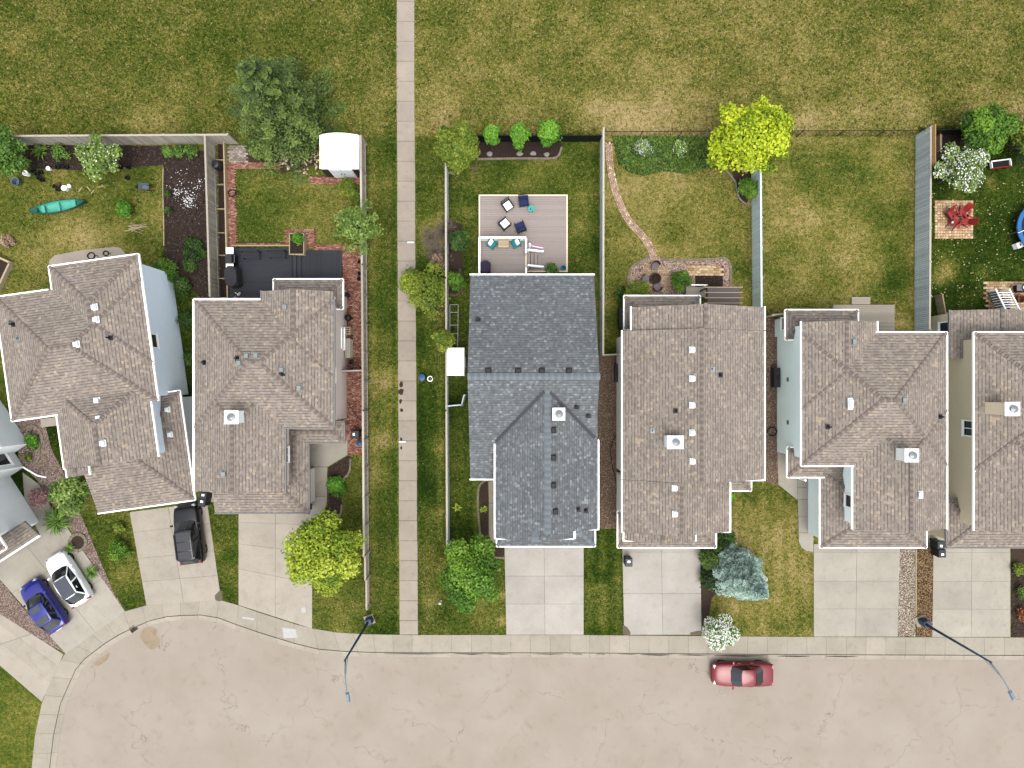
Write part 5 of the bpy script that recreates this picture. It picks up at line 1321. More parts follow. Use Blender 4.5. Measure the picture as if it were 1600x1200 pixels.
plant(640, 440, 16, 'yellowish branch of shrub overhanging the footpath', 'yellowgreen', z=1.3, n=1100, leaf=.12, name='shrub', cat='shrub', trunk=False)
plant(692, 528, 19, 'loose olive bush above the small white shed', 'olive', z=1.8, n=1600, leaf=.11, name='shrub', cat='shrub', trunk=False)
shrub(1065, 437, 19, 'clipped round green shrub by the rose gravel', 'green', z=1.0, n=2400, leaf=.08); shrub(997, 455, 24, 'spreading olive bush beside the round patio', 'olive', n=1900, z=.7); shrub(975, 462, 15, 'dark bush at the corner of the cream house', 'dark', n=800)
shrub(1134, 838, 17, 'dark evergreen shrub at the corner of the cream house', 'dark', n=1200); shrub(1106, 872, 19, 'dark reddish green shrub behind the blue spruce', 'ivy', n=1700, z=.8); shrub(1108, 904, 20, 'dark low shrub between driveway and blue spruce', 'dark', n=1800, z=.8); shrub(1120, 858, 13, 'low dark juniper under the cream house eaves', 'dark', n=800)
plant(110, 768, 34, 'variegated pale tree at the askew house corner', 'pale', z=2.0, n=2800, leaf=.13, lumps=14); shrub(62, 776, 20, 'pinkish flowering shrub beside the grey-white wall', 'pink', n=1100, z=.8)
blades(96, 812, 26, 'large arching grass plant beside the pebble bed', 'mid', 120, .9); blades(146, 893, 13, 'small spiky grass plant beside the white car', 'mid', 60, .5); blades(112, 856, 10, 'small daylily clump beside the tree ring', 'mid', 50, .45)
shrub(187, 858, 20, 'green bush on the narrow lawn beside the driveway', 'green', n=1300, z=.5); shrub(186, 824, 10, 'golden low plant near the garage corner', 'olive', n=300)
shrub(50, 688, 14, 'bright green ground shrub inside the curved edging', 'bright', z=.3, h=.25, n=900); shrub(44, 714, 8, 'sparse brown-green plant inside the curved edging', 'olive', z=.25, n=200)
shrub(862, 419, 11, 'potted green plant on the grey deck', 'mid', n=450, z=.7); shrub(1592, 888, 12, 'yellow-green bush in the dark mulch', 'olive', n=600); shrub(1600, 960, 14, 'rust coloured shrub in the dark mulch', 'rust', n=500); shrub(1598, 925, 14, 'dull green shrub in the dark mulch', 'ivy', n=600)
blades(714, 0 + 752 + 40, 8, 'yellow-green tuft in the mulch bed', 'yellowgreen', 30, .3); blades(756, 795, 7, 'little yellow-green clump in the long mulch bed', 'yellowgreen', 30, .3)
shrub(1142, 775, 9, 'low green weed patch under the cream house corner', 'bright', n=250, z=.2, h=.15)
shrub(12, 375, 13, 'dry brown weed patch beside the wooden bed', 'straw', n=350, z=.2, h=.15)
# ground cover mat (uncountable leaves)
x, y = rand_in(ivy, 7000); keep = RNG.random(len(x)) < .97
pts = np.stack([(x - 800) / PPM, (600 - y) / PPM, RNG.uniform(.03, .22, len(x))], 1)
tag(link('ground_cover', leaves('ground_cover', pts, np.stack([RNG.normal(0, .5, len(x)), RNG.normal(0, .5, len(x)), np.ones(len(x))], 1), np.full(len(x), .11), FOL['ivy'], RNG.random(len(x)))), 'dark green ground cover bed below the lilac bushes', kind='stuff')
# ================================================================ VEHICLES
def car(name, label, px, py, ang, paint_m, L=4.5, W=1.8, Hh=1.48, kind='hatch', roof_m=None, cat='car', zc=.8):
    c = P(px, py, zc); c.z = -0.1 if py > 1010 else 0.05
    root = thing(name, label, cat, c, R(ang))
    hl, hw = L / 2, W / 2
    belt = Hh * .62; hood = Hh * .60
    suv = kind == 'suv'
    # stations: x, half width, top z at centre, top z at edge, sill z
    stn = [(-1.0, .70, .44, .42, .36), (-.985, .84, .60, .56, .30), (-.93, .93, .66 if kind != 'sedan' else .64, .60, .26), (-.72, .99, .68, .62, .24), (-.45, 1.0, .68, .62, .22), (0, 1.0, .67, .62, .22), (.35, 1.0, .66, .61, .22), (.52, .99, .64, .59, .22), (.75, .96, .60, .54, .24), (.90, .88, .54, .48, .26), (.975, .74, .46, .40, .30), (1.0, .58, .38, .34, .34)]
    V, F = [], []
    prof_n = 11
    for (fx, fw, zt, zeg, zs) in stn:
        w = hw * fw; zt *= Hh; zeg *= Hh
        half = [(w * .86, zs * .8), (w * .97, zs), (w, (zs + zeg) * .52), (w * .985, zeg * .93), (w * .90, zeg + (zt - zeg) * .35)]
        pr = [(y, z) for y, z in half] + [(w * .45, zt * .995 + .005), (0, zt + .015)]
        full = pr + [(-y, z) for y, z in reversed(pr[:-1])]
        V += [(fx * hl, y, z) for y, z in full]
    n = 13
    for i in range(len(stn) - 1):
        for j in range(n - 1): F.append((i * n + j, i * n + j + 1, (i + 1) * n + j + 1, (i + 1) * n + j))
        F.append((i * n + n - 1, i * n, (i + 1) * n, (i + 1) * n + n - 1))
    F.append(tuple(range(n))[::-1]); F.append(tuple((len(stn) - 1) * n + j for j in range(n)))
    me = bpy.data.meshes.new('body'); me.from_pydata(V, [], [f[::-1] for f in F]); me.materials.append(paint_m); me.polygons.foreach_set('use_smooth', [True] * len(me.polygons)); me.update()
    b = link('body', me, None, root); md = b.modifiers.new('s', 'SUBSURF'); md.levels = 2; md.render_levels = 2
    # greenhouse: rings at belt and roof
    if kind == 'sedan': xb0, xr0, xr1, xb1 = -.66, -.34, .12, .42
    elif suv: xb0, xr0, xr1, xb1 = -.95, -.80, .18, .46
    else: xb0, xr0, xr1, xb1 = -.90, -.62, .12, .46
    zb, zr = Hh * .62, Hh * .985
    def ring(x, w, z): return (x * hl, w * hw, z)
    bw_f, bw_m, bw_r = .80, .93, (.84 if not suv else .88); rw_f, rw_r = .66, (.62 if not suv else .72)
    Lb = [ring(xb1, bw_f * .5, zb), ring(xb1 - .06, bw_f, zb), ring(-.1, bw_m, zb), ring(xb0 + .1, bw_r, zb), ring(xb0, bw_r * .6, zb)]
    Lr = [ring(xr1, rw_f * .5, zr - .03), ring(xr1 - .03, rw_f, zr - .05), ring(-.2, rw_f + .03, zr - .02), ring(xr0 + .05, rw_r, zr - .05), ring(xr0, rw_r * .6, zr - .03)]
    def mir(p): return (p[0], -p[1], p[2])
    roof_poly = Lr + [mir(p) for p in reversed(Lr)]
    base_poly = Lb + [mir(p) for p in reversed(Lb)]
    k = len(roof_poly)
    m = MB(); m.add(base_poly + roof_poly, [(i, (i + 1) % k, (i + 1) % k + k, i + k) for i in range(k)]); m.build('cabin', paint_m, root, smooth=False)
    ctr = (( -.25) * hl, 0, zr + .012)
    rm_ = MB(); rim = [(p[0], p[1], p[2]) for p in roof_poly]; inn = [(ctr[0] + (p[0] - ctr[0]) * .8, p[1] * .8, zr + .006) for p in roof_poly]
    rm_.add(rim + inn + [ctr], [(i, i + k, (i + 1) % k + k, (i + 1) % k) for i in range(k)] + [(i + k, 2 * k, (i + 1) % k + k) for i in range(k)])
    rf = rm_.build('roof', paint_m, root, smooth=True)
    def panel(nm, q, mt, off=.014, sh=.9, parent=root):
        q = [Vector(p) for p in q]; ce = sum(q, Vector()) / len(q); nn = (q[1] - q[0]).cross(q[2] - q[0]).normalized()
        if nn.dot(ce - Vector((-.2 * hl, 0, zb * .8))) < 0: nn = -nn
        q = [ce + (p - ce) * sh + nn * off for p in q]; low = [p - nn * .01 for p in q]; N = len(q)
        return MB().add(q + low, [tuple(range(N))] + [(i, i + N, (i + 1) % N + N, (i + 1) % N) for i in range(N)]).build(nm, mt, parent)
    def screen(nm, bot, topp, sgn):
        lo = [Vector(p) for p in bot]; hi = [Vector(p) for p in topp]; ce = sum(lo + hi, Vector()) / (2 * len(lo)); off = Vector((sgn * .022, 0, .03)); N = len(lo)
        f = lambda p: ce + (p - ce) * .94 + off
        L1 = [f(p) for p in lo]; U1 = [f(p) for p in hi]
        MB().add(L1 + U1, [(i, i + 1, N + i + 1, N + i) for i in range(N - 1)]).build(nm, M['car_glass'], root)
    screen('windshield', [Lb[1], Lb[0], mir(Lb[0]), mir(Lb[1])], [Lr[1], Lr[0], mir(Lr[0]), mir(Lr[1])], 1)
    screen('rear_window', [Lb[3], Lb[4], mir(Lb[4]), mir(Lb[3])], [Lr[3], Lr[4], mir(Lr[4]), mir(Lr[3])], -1)
    for f in (lambda p: p, mir):
        panel('side_window', [f(Lb[1]), f(Lb[2]), f(Lr[2]), f(Lr[1])], M['car_glass'], .016, .88); panel('side_window', [f(Lb[2]), f(Lb[3]), f(Lr[3]), f(Lr[2])], M['car_glass'], .016, .88)
    if roof_m:
        for x0, x1, ww in roof_m[1]:
            MB().box(((x0 + x1) / 2 * hl, 0, zr + .012), ((x1 - x0) * hl, ww * 2 * hw, .022)).build('sunroof', roof_m[0], root)
    if suv:
        for s in (-1, 1): MB().beam((-.72 * hl, s * rw_f * hw * 1.02, zr + .05), (.08 * hl, s * rw_f * hw, zr + .05), .04, .04).build('roof_rail', M['black'], root)
    # wheels
    wr = Hh * .225
    for x in (.63, -.60):
        for s in (-1, 1):
            wroot = bpy.data.objects.new('wheel', None); COL.objects.link(wroot); wroot.parent = root; wroot.location = (x * hl, s * (hw - .15), wr)
            wroot.rotation_euler = (R(90) * -s, 0, 0)
            MB().lathe([(wr * .62, -.10), (wr * .95, -.10), (wr, -.07), (wr, .07), (wr * .95, .10), (wr * .62, .10)], 18, close=False).build('tyre', M['rubber'], wroot)
            rm2 = MB(); rm2.lathe([(wr * .64, .085), (wr * .6, .05), (.04, .07)], 14, close=True)
            for t in range(5): a = t * 2 * math.pi / 5; rm2.box((math.cos(a) * wr * .33, math.sin(a) * wr * .33, .085), (wr * .55, .05, .03), a)
            rm2.build('rim', M['steel'], wroot)
            ar = MB(); 
    for s in (-1, 1):
        MB().box((hl * .90, s * hw * .66, Hh * .46), (.22, .34, .14), R(-22 * s), taper=.8).build('headlight', M['lamp_clear'], root)
        MB().box((-hl * .955, s * hw * .74, Hh * .54), (.14, .3, .22), R(14 * s), taper=.85).build('taillight', M['lamp_red'], root)
        MB().box((hl * .33, s * (hw + .09), belt + .06), (.14, .2, .13), R(8 * s), taper=.8).build('mirror', M['black'] if suv else paint_m, root)
        for x in (.12, -.3): MB().box((x * hl, s * (hw - .005), Hh * .53), (.2, .035, .03)).build('door_handle', paint_m, root)
        MB().box((0, s * (hw * .90), Hh * .165), (L * .5, .06, .06)).build('sill', M['black'], root)
    MB().box((hl * .965, 0, Hh * .36), (.06, .9, .16)).build('grille', M['black'], root)
    MB().box((-hl * 1.0, 0, Hh * .40), (.03, .48, .12)).build('number_plate', M['white'], root)
    return root
M['car_glass'] = glass_mat('car_glass', (34, 40, 44), .06); M['lamp_clear'] = glass_mat('lamp_clear', (210, 214, 218), .1); M['lamp_red'] = glass_mat('lamp_red', (170, 30, 50), .15)
M['roof_glass_dark'] = glass_mat('roof_glass_dark', (24, 26, 34), .08); M['roof_glass'] = glass_mat('roof_glass', (66, 74, 88), .08)
car('parked_car', 'white hatchback with dark glass roof parked beside the blue car', 105, 905, 122.5, paint('paint_white_car', (236, 238, 238)), 4.35, 1.82, 1.5, 'hatch', (M['roof_glass'], [(-.6, .10, .58)]))
car('parked_car', 'metallic blue hatchback with red tail lamps beside the pebble strip', 66, 947, 124.5, paint('paint_blue_car', (30, 44, 168), .25), 4.4, 1.82, 1.5, 'hatch', (M['roof_glass'], [(-.12, .08, .45), (-.58, -.34, .5)]))
car('parked_suv', 'black sport utility vehicle with roof rails on the driveway', 294, 834, 97.5, paint('paint_black_car', (20, 21, 28), 0, .25, .25), 4.7, 1.92, 1.74, 'suv', (M['roof_glass_dark'], [(-.72, -.5, .52), (-.46, -.2, .52), (-.16, .12, .52)]), 'car', .9)
car('parked_car', 'dark red sedan parked at the kerb below the blossom tree', 1160, 1054, 180, paint('paint_red_car', (150, 22, 40), .1, .3, .35), 4.75, 1.82, 1.44, 'sedan', None, 'car', .6)

# ================================================================ STREET LAMPS
def street_lamp(px, py, arm_dir, label):
    c = P(px, py); root = thing('street_lamp', label, 'street lamp', c, 0, 'street lamps on the pavement edge')
    MB().box((0, 0, .04), (.75, .75, .1), R(20)).build('footing', M['concrete_walk'], root)
    MB().box((.06, .06, .45), (.5, .42, .8), R(20)).build('control_box', M['pole'], root)
    MB().tube([(0, 0, .05), (0, 0, 4), (0, 0, 7.5)], [.11, .085, .06], 10).build('pole', M['pole'], root, smooth=True)
    a = R(arm_dir); d = Vector((math.cos(a), math.sin(a), 0))
    MB().tube([Vector((0, 0, 7.2)), d * .5 + Vector((0, 0, 7.65)), d * 1.2 + Vector((0, 0, 7.85)), d * 2.0 + Vector((0, 0, 7.9))], [.05, .045, .04, .04], 8).build('arm', M['pole_light'], root, smooth=True)
    MB().tube([Vector((0, 0, 6.6)), d * .9 + Vector((0, 0, 7.72))], .02, 6).build('brace', M['pole_light'], root)
    h_ = MB().box(d * 2.25 + Vector((0, 0, 7.9)), (.65, .26, .12), a, taper=.7).build('lamp_head', M['pole_light'], root)
    MB().box(d * 2.28 + Vector((0, 0, 7.825)), (.42, .18, .03), a).build('lens', M['lamp_clear'], h_)
    return root
street_lamp(577.5, 968, -82, 'dark blue street lamp at the end of the stepped fence')
street_lamp(1437, 970, -62, 'dark blue street lamp standing in the bark chips')
# ================================================================ DECKS
def deck(px0, py0, px1, py1, z, label, mat, pitch=.145, along='x', trim=None, z0=0.0, posts=True, cat='deck', name='deck', cut=None):
    a = P(px0, py0, z); b = P(px1, py1, z); c = Vector(((a.x + b.x) / 2, (a.y + b.y) / 2, z0)); w = abs(b.x - a.x); d = abs(b.y - a.y); hz = z - z0
    root = thing(name, label, cat, c)
    t = .1 if trim else 0
    if along == 'x':
        n = int((d - 2 * t) / pitch); st_ = (d - 2 * t) / n
        me = MB().box((0, 0, 0), (w - 2 * t, st_ - .018, .03)).mesh('deck_board', mat)
        for i in range(n): link('deck_board', me, None, root, (0, -d / 2 + t + (i + .5) * st_, hz - .015 + random.uniform(-.002, .002)))
    else:
        n = int((w - 2 * t) / pitch); st_ = (w - 2 * t) / n
        me = MB().box((0, 0, 0), (st_ - .018, d - 2 * t, .03)).mesh('deck_board', mat)
        for i in range(n): link('deck_board', me, None, root, (-w / 2 + t + (i + .5) * st_, 0, hz - .015 + random.uniform(-.002, .002)))
    if trim:
        for x, y, sx, sy in ((0, -d / 2 + t / 2, w, t), (0, d / 2 - t / 2, w, t), (-w / 2 + t / 2, 0, t, d - 2 * t), (w / 2 - t / 2, 0, t, d - 2 * t)):
            MB().box((x, y, hz - .01), (sx, sy, .036)).build('border_board', trim, root)
    MB().box((0, 0, (hz - .04) / 2), (w - .06, d - .06, hz - .05)).build('skirt', mat, root)
    EXCL.append([(px0, py0), (px1, py0), (px1, py1), (px0, py1)])
    return root, c, w, d
deck(748, 304, 887, 425, .3, 'low grey composite deck with cream border boards', M['deck_grey'], trim=M['deck_trim'])
dk, dc, dw, dd = deck(749, 371, 823, 436, 1.1, 'raised grey deck with white railing beside the grey roofed house', M['deck_grey'], trim=M['deck_trim'], z0=.3)
def railing(parent, pts, z, h=.95, mat='white', gap=.13, org=(0, 0, 0)):
    o0 = Vector(org)
    for a, b in zip(pts, pts[1:]):
        a = Vector(a); b = Vector(b); L = (b - a).length
        MB().beam(a + Vector((0, 0, h)), b + Vector((0, 0, h)), .13, .05).build('handrail', M[mat], parent, o0)
        MB().beam(a + Vector((0, 0, .1)), b + Vector((0, 0, .1)), .05, .05).build('bottom_rail', M[mat], parent, o0)
        n = max(1, int(L / gap))
        for i in range(n): 
            p = a.lerp(b, (i + .5) / n); MB().beam(p + Vector((0, 0, .1)), p + Vector((0, 0, h)), .03, .03).build('baluster', M[mat], parent, o0)
        for p in (a, b): MB().beam(p, p + Vector((0, 0, h + .06)), .1, .1).build('post', M[mat], parent, o0)
zr_ = 1.1 + .95
rr = thing('deck_railing', 'white railing round the raised grey deck', 'railing', P(749, 371, 1.1))
q = lambda x, y: Vector((P(x, y, zr_).x, P(x, y, zr_).y, 1.1))
railing(rr, [q(749, 431), q(749, 371), q(822, 371), q(822, 394)], 1.1, org=P(749, 371, 1.1)); railing(rr, [q(822, 419), q(822, 431)], 1.1, org=P(749, 371, 1.1))
sroot = thing('deck_stairs', 'grey steps with white handrails down to the low deck', 'stairs', P(823, 406, .3))
so = P(823, 406, .3); ya, yb = P(0, 395, .8).y, P(0, 418, .8).y
x0s = P(823, 0, 1.1).x
for i in range(4):
    zz = 1.1 - .17 * (i + 1)
    MB().box((x0s + .14 + i * .29, (ya + yb) / 2, zz - .02), (.235, abs(ya - yb), .04)).build('tread', M['deck_grey'], sroot, so)
    MB().box((x0s + .01 + i * .29, (ya + yb) / 2, (zz - .04 + .3) / 2), (.02, abs(ya - yb), zz - .04 - .3)).build('shade_riser', M['cover'], sroot, so)  # coloured dark to stand in for the shadow gap between treads
for y in (ya + .02, yb - .02):
    MB().beam((x0s + .1, y, 1.95), (x0s + 1.25, y, 1.3), .1, .06).build('handrail', M['white'], sroot, so)
    MB().beam((x0s + .1, y, 1.55), (x0s + 1.25, y, .9), .04, .05).build('lower_rail', M['white'], sroot, so)
    for x in (.1, 1.25): MB().beam((x0s + x, y, .3), (x0s + x, y, 1.95 - (.65 if x > 1 else 0)), .09, .09).build('post', M['white'], sroot, so)
deck(360, 388, 456, 470, .55, 'black stained upper deck behind the taupe house', M['deck_black'])
deck(470.5, 391, 534, 440, .2, 'black stained lower deck beside the red brick path', M['deck_black'], along='y')
stp = thing('deck_steps', 'two long black steps between the black decks', 'steps', P(463, 412))
o_ = P(463, 412)
for i, (x0_, x1_, zz) in enumerate(((456.5, 463, .44), (463.3, 470, .32))):
    a = P(x0_, 388, zz); b = P(x1_, 440, zz); MB().box(((a.x + b.x) / 2 - o_.x, (a.y + b.y) / 2 - o_.y, zz / 2), (abs(b.x - a.x), abs(a.y - b.y), zz)).build('tread', M['deck_black'], stp)
dr_ = thing('deck_rail', 'low tan wooden rail between the lawn and the black deck', 'railing', P(410, 386)); o_ = P(410, 386)
MB().beam(P(368, 386) - o_ + Vector((0, 0, .55)), P(457, 386) - o_ + Vector((0, 0, .55)), .1, .05).build('handrail', M['wood_tan'], dr_)
for x in (368, 382, 420, 457): MB().beam(P(x, 386) - o_, P(x, 386) - o_ + Vector((0, 0, .6)), .09, .09).build('post', M['wood_tan'], dr_)
pl = thing('planter_box', 'square wooden planter with dark soil on the black deck', 'planter', P(468, 384)); 
for x, y, sx, sy in ((-.55, 0, .06, 1.6), (.55, 0, .06, 1.6), (0, -.8, 1.16, .06), (0, .8, 1.16, .06)): MB().box((x, y, .35), (sx, sy, .7)).build('side_board', M['wood_tan'], pl)
MB().box((0, 0, .3), (1.04, 1.54, .58)).build('soil', M['soil'], pl)
deck(1302, 476, 1398, 530, .35, 'weathered bare wood deck behind the mint house', M['deck_old'])
deck(1331, 464, 1360, 475.5, .18, 'small weathered wood step below the bare deck', M['deck_old'], name='deck_step', cat='step')

# ================================================================ FURNITURE
def lounge_chair(px, py, z, ang, label, frame, cushion, w=.75, d=.78, name='patio_chair', pillow=None, group='patio chairs on the grey decks', slats=True, surf=None):
    c = P(px, py, z); root = thing(name, label, 'chair', c, R(ang), group)        # faces +x
    m_f = M[frame]
    for x in (-d / 2 + .04, d / 2 - .04):
        for y in (-w / 2 + .04, w / 2 - .04): MB().box((x, y, .2 if x > 0 else .28), (.05, .05, .4 if x > 0 else .56)).build('leg', m_f, root)
    MB().box((0, 0, .3), (d, w, .05)).build('seat_frame', m_f, root)
    for y in (-w / 2 + .04, w / 2 - .04): MB().box((.02, y, .58), (d, .08, .05)).build('armrest', m_f, root)
    bk = MB()
    bk.beam((-d / 2 + .02, -w / 2, .9), (-d / 2 + .02, w / 2, .9), .06, .05)
    for i in range(5): y = -w / 2 + .08 + i * (w - .16) / 4; bk.beam((-d / 2 + .1, y, .35), (-d / 2 + .0, y, .9), .045, .03)
    bk.build('backrest', m_f, root)
    MB().box((.04, 0, .39), (d * .78, w * .78, .14), taper=.93).build('seat_cushion', M[cushion], root)
    if pillow: MB().box((-d / 2 + .2, 0, .62), (.14, w * .74, .42), ry=R(-18), taper=.9).build('back_cushion', M[pillow], root)
    return root
lounge_chair(793, 323, .3, -55, 'black slatted chair with white cushion turned to the deck middle', 'black', 'cream')
lounge_chair(818, 316.5, .3, -82, 'navy cushioned chair next to the aqua side table', 'black', 'navy', pillow='navy')
lounge_chair(788.5, 352, .3, 40, 'black chair with white cushion nearest the raised deck', 'black', 'cream')
lounge_chair(813, 357, .3, 112, 'navy cushioned chair opposite the white cushioned pair', 'black', 'navy', pillow='navy')
lounge_chair(769, 383, 1.1, -35, 'teal chair with white pillow left of the wooden table', 'teal', 'teal', .62, .62, pillow='cream')
lounge_chair(806, 382, 1.1, 205, 'teal chair with white pillow right of the wooden table', 'teal', 'teal', .62, .62, pillow='cream')
t = thing('side_table', 'round aqua side table on the grey deck', 'table', P(830, 328.5, .3)); MB().lathe([(.26, .46), (.27, .48), (.27, .5), (.0, .505)], 16).build('tabletop', M['aqua'], t)
for i in range(3): a = i * 2.1; MB().tube([(math.cos(a) * .22, math.sin(a) * .22, 0), (math.cos(a) * .1, math.sin(a) * .1, .47)], .02, 6).build('leg', M['aqua'], t)
for i in range(2): tag(MB().lathe([(.04, 0), (.045, .1), (.02, .13)], 8).build('drinking_cup', M['pole'], loc=P(829 + i * 3, 327 + i * 4, .81)), ['dark cup at the rim of the aqua side table', 'dark cup in the middle of the aqua side table'][i], 'cup')
t = thing('patio_table', 'small wooden slatted table between two teal chairs', 'table', P(787, 382, 1.1))
for i in range(6): MB().box((0, -.3 + i * .12, .68), (.78, .11, .03)).build('slat', M['wood_tan'], t)
for x in (-.33, .33):
    for y in (-.28, .28): MB().box((x, y, .33), (.05, .05, .66)).build('leg', M['wood_tan'], t)
def covered_grill(px, py, z, w, d, h, rz, mat, label):
    t = thing('covered_grill', label, 'grill', P(px, py, z), R(rz))
    m = MB(); m.lathe([(1.0, 0), (1.03, .3), (.96, .75), (.8, .95), (.3, 1.0)], 10)
    m.v = [(max(-1, min(1, x * 1.35)) * w / 2, max(-1, min(1, y * 1.35)) * d / 2, zz * h + .02 * math.sin(9 * x + 5 * y)) for x, y, zz in m.v]
    m.build('cover', M[mat], t); MB().box((w * .2, d * .2, h * .985), (w * .3, .05, .05)).build('handle', M['black'], t)
    for x in (-.35, .35): MB().box((x * w, 0, .03), (.08, d * .7, .06)).build('caster_frame', M['black'], t)
    return t
covered_grill(759, 420, 1.1, .75, .9, 1.05, 0, 'cover_purple', 'barbecue under a plum cover on the raised grey deck')
covered_grill(369, 435, .55, .95, 1.55, 1.1, 4, 'cover', 'large barbecue under a dark cover on the black deck')
g = thing('gas_grill', 'gas barbecue with white side shelves on the black deck', 'grill', P(367, 408, .55), 0)
MB().box((0, 0, .45), (.5, .7, .8)).build('cabinet', M['black'], g); MB().box((0, 0, 1.0), (.58, .72, .3), taper=.8).build('lid', M['plastic_black'], g)
for y in (-.62, .62): MB().box((0, y, .9), (.55, .48, .05)).build('side_shelf', M['white'], g)
MB().tube([(.3, -.3, 1.0), (.4, -.26, 1.02), (.4, .26, 1.02), (.3, .3, 1.0)], .028, 6).build('handle', M['steel'], g)
for y in (-.2, 0, .2): MB().lathe([(.04, 0), (.03, .04)], 8, (.3, y, .8)).build('knob', M['steel'], g)
def lounger_bench(px, py, z, w, d, label):
    t = thing('patio_bench', label, 'bench', P(px, py, z))
    for i in range(5): MB().box((0, -d / 2 + .06 + i * d / 5, .42), (w, d / 5 - .03, .04)).build('slat', M['plastic_black'], t)
    for x in (-w / 2 + .08, w / 2 - .08):
        for y in (-d / 2 + .05, d / 2 - .05): MB().beam((x, y, .42), (x * 1.12, y * 1.35, 0), .04, .04).build('leg', M['black'], t)
    MB().beam((-w / 2, d / 2, .75), (w / 2, d / 2, .75), .05, .12).build('backrest', M['plastic_black'], t)
    for x in (-w / 2, w / 2): MB().beam((x, d / 2 - .03, .42), (x, d / 2, .8), .04, .04).build('back_post', M['black'], t)
lounger_bench(395, 400, .55, 1.3, .5, 'black slatted bench on the deck nearer the gas barbecue'); lounger_bench(436, 399, .55, 1.25, .5, 'black slatted bench on the deck nearer the long steps')
def adirondack(px, py, ang, label, z=0.05):
    t = thing('garden_chair', label, 'chair', P(px, py, z), R(ang), 'red chairs on the paver pad')
    for i in range(5): MB().beam((-.35 - .22, -.24 + i * .12, .95), (-.2, -.2 + i * .1, .28), .1, .025).build('back_slat', M['red'], t)
    for i in range(5): MB().box((-.18 + i * .12, 0, .31 + i * .02), (.11, .5, .025)).build('seat_slat', M['red'], t)
    for y in (-.32, .32):
        MB().box((.02, y, .56), (.75, .14, .03)).build('armrest', M['red'], t); MB().box((.33, y, .28), (.08, .05, .56)).build('leg', M['red'], t); MB().beam((-.5, y * .85, .0), (.36, y * .85, .34), .05, .1).build('side_rail', M['red'], t)
    return t
for x, y, a, lb in ((1483, 337, -60, 'red slatted garden chair near the blue-grey fence'), (1500, 334, -120, 'red slatted garden chair near the white flowering tree'), (1487, 350, 60, 'red slatted garden chair with a white cup on its arm'), (1504, 347, 160, 'red slatted garden chair facing the other three')): adirondack(x, y, a, lb)
tag(MB().lathe([(.05, 0), (.06, .12), (.02, .13)], 8).build('drinking_cup', M['white'], loc=P(1487, 348, .63)), 'white cup on the arm of a red chair', 'cup')
# round patio fire pit and chairs
fpz = thing('fire_pit', 'round dark fire pit in the middle of the circular patio', 'fire pit', P(1023, 436, .06))
MB().lathe([(.42, 0), (.44, .35), (.36, .37), (.33, .2), (0, .15)], 18, close=False).build('bowl', M['rust'], fpz); MB().lathe([(.30, .22), (.15, .3), (.02, .31)], 12).build('ash', M['soil'], fpz)
def tub_chair(px, py, ang, label):
    t = thing('patio_chair', label, 'chair', P(px, py, .06), R(ang), 'dark chairs round the fire pit')
    m = MB(); n = 12; V, F = [], []
    for i in range(n + 1):
        a = R(100) + R(160) * i / n; V += [(math.cos(a) * .3, math.sin(a) * .3, .4), (math.cos(a) * .34, math.sin(a) * .34, .78), (math.cos(a) * .37, math.sin(a) * .37, .78), (math.cos(a) * .33, math.sin(a) * .33, .38)]
    for i in range(n):
        for j in range(4): F.append((i * 4 + j, i * 4 + (j + 1) % 4, (i + 1) * 4 + (j + 1) % 4, (i + 1) * 4 + j))
    m.add(V, F + [(0, 1, 2, 3), (n * 4 + 3, n * 4 + 2, n * 4 + 1, n * 4)]); m.build('backrest', M['chair_plum'], t)
    MB().lathe([(.28, .34), (.3, .38), (.27, .42), (0, .43)], 14).build('seat', M['chair_grey'], t)
    for i in range(4): a = R(45 + 90 * i); MB().tube([(math.cos(a) * .27, math.sin(a) * .27, 0), (math.cos(a) * .2, math.sin(a) * .2, .36)], .02, 5).build('leg', M['black'], t)
M['chair_plum'] = plain('woven_plum', (78, 62, 64), .8, .15); M['chair_grey'] = plain('seat_grey', (148, 134, 138), .8, .1)
tub_chair(1022, 417, -88, 'woven tub chair at the path end of the round patio'); tub_chair(1007, 437, 0, 'woven tub chair beside the olive bush'); tub_chair(1025, 450, 95, 'woven tub chair beside the cream house')
# pergola
pg = thing('pergola', 'dark slatted pergola roof behind the cream house', 'pergola', P(1128, 466)); o_ = P(1128, 466)
x0_, x1_, ya_, yb_ = P(1106, 0, 2.5).x - o_.x, P(1155, 0, 2.5).x - o_.x, P(0, 449, 2.5).y - o_.y, P(0, 490, 2.5).y - o_.y
for x in (x0_, x1_):
    for y in (ya_, yb_): MB().box((x, y, 1.2), (.1, .1, 2.4)).build('post', M['wood_dark'] if 'wood_dark' in M else M.setdefault('wood_dark', wood('brown_wood', (110, 88, 72), (150, 126, 106))), pg)
    MB().beam((x, ya_ + .2, 2.42), (x, yb_ - .2, 2.42), .08, .16).build('side_beam', M['wood_dark'], pg)
M['slat_dark'] = plain('translucent_panel', (112, 100, 100), .6, .08, objvar=.06)
for i in range(5):
    y = ya_ + (yb_ - ya_) * (i + .5) / 5
    MB().box(((x0_ + x1_) / 2, y, 2.52), (x1_ - x0_, abs(yb_ - ya_) / 5 - .05, .02), rx=R(4)).build('roof_panel', M['slat_dark'], pg)
for i in range(6): y = ya_ + (yb_ - ya_) * i / 5; MB().box(((x0_ + x1_) / 2, y, 2.55), (x1_ - x0_ + .5, .05, .08)).build('rafter', M['wood_tan'], pg)
stp = thing('back_steps', 'small grey landing with white rail beside the pergola', 'steps', P(1084, 458)); o_ = P(1084, 458)
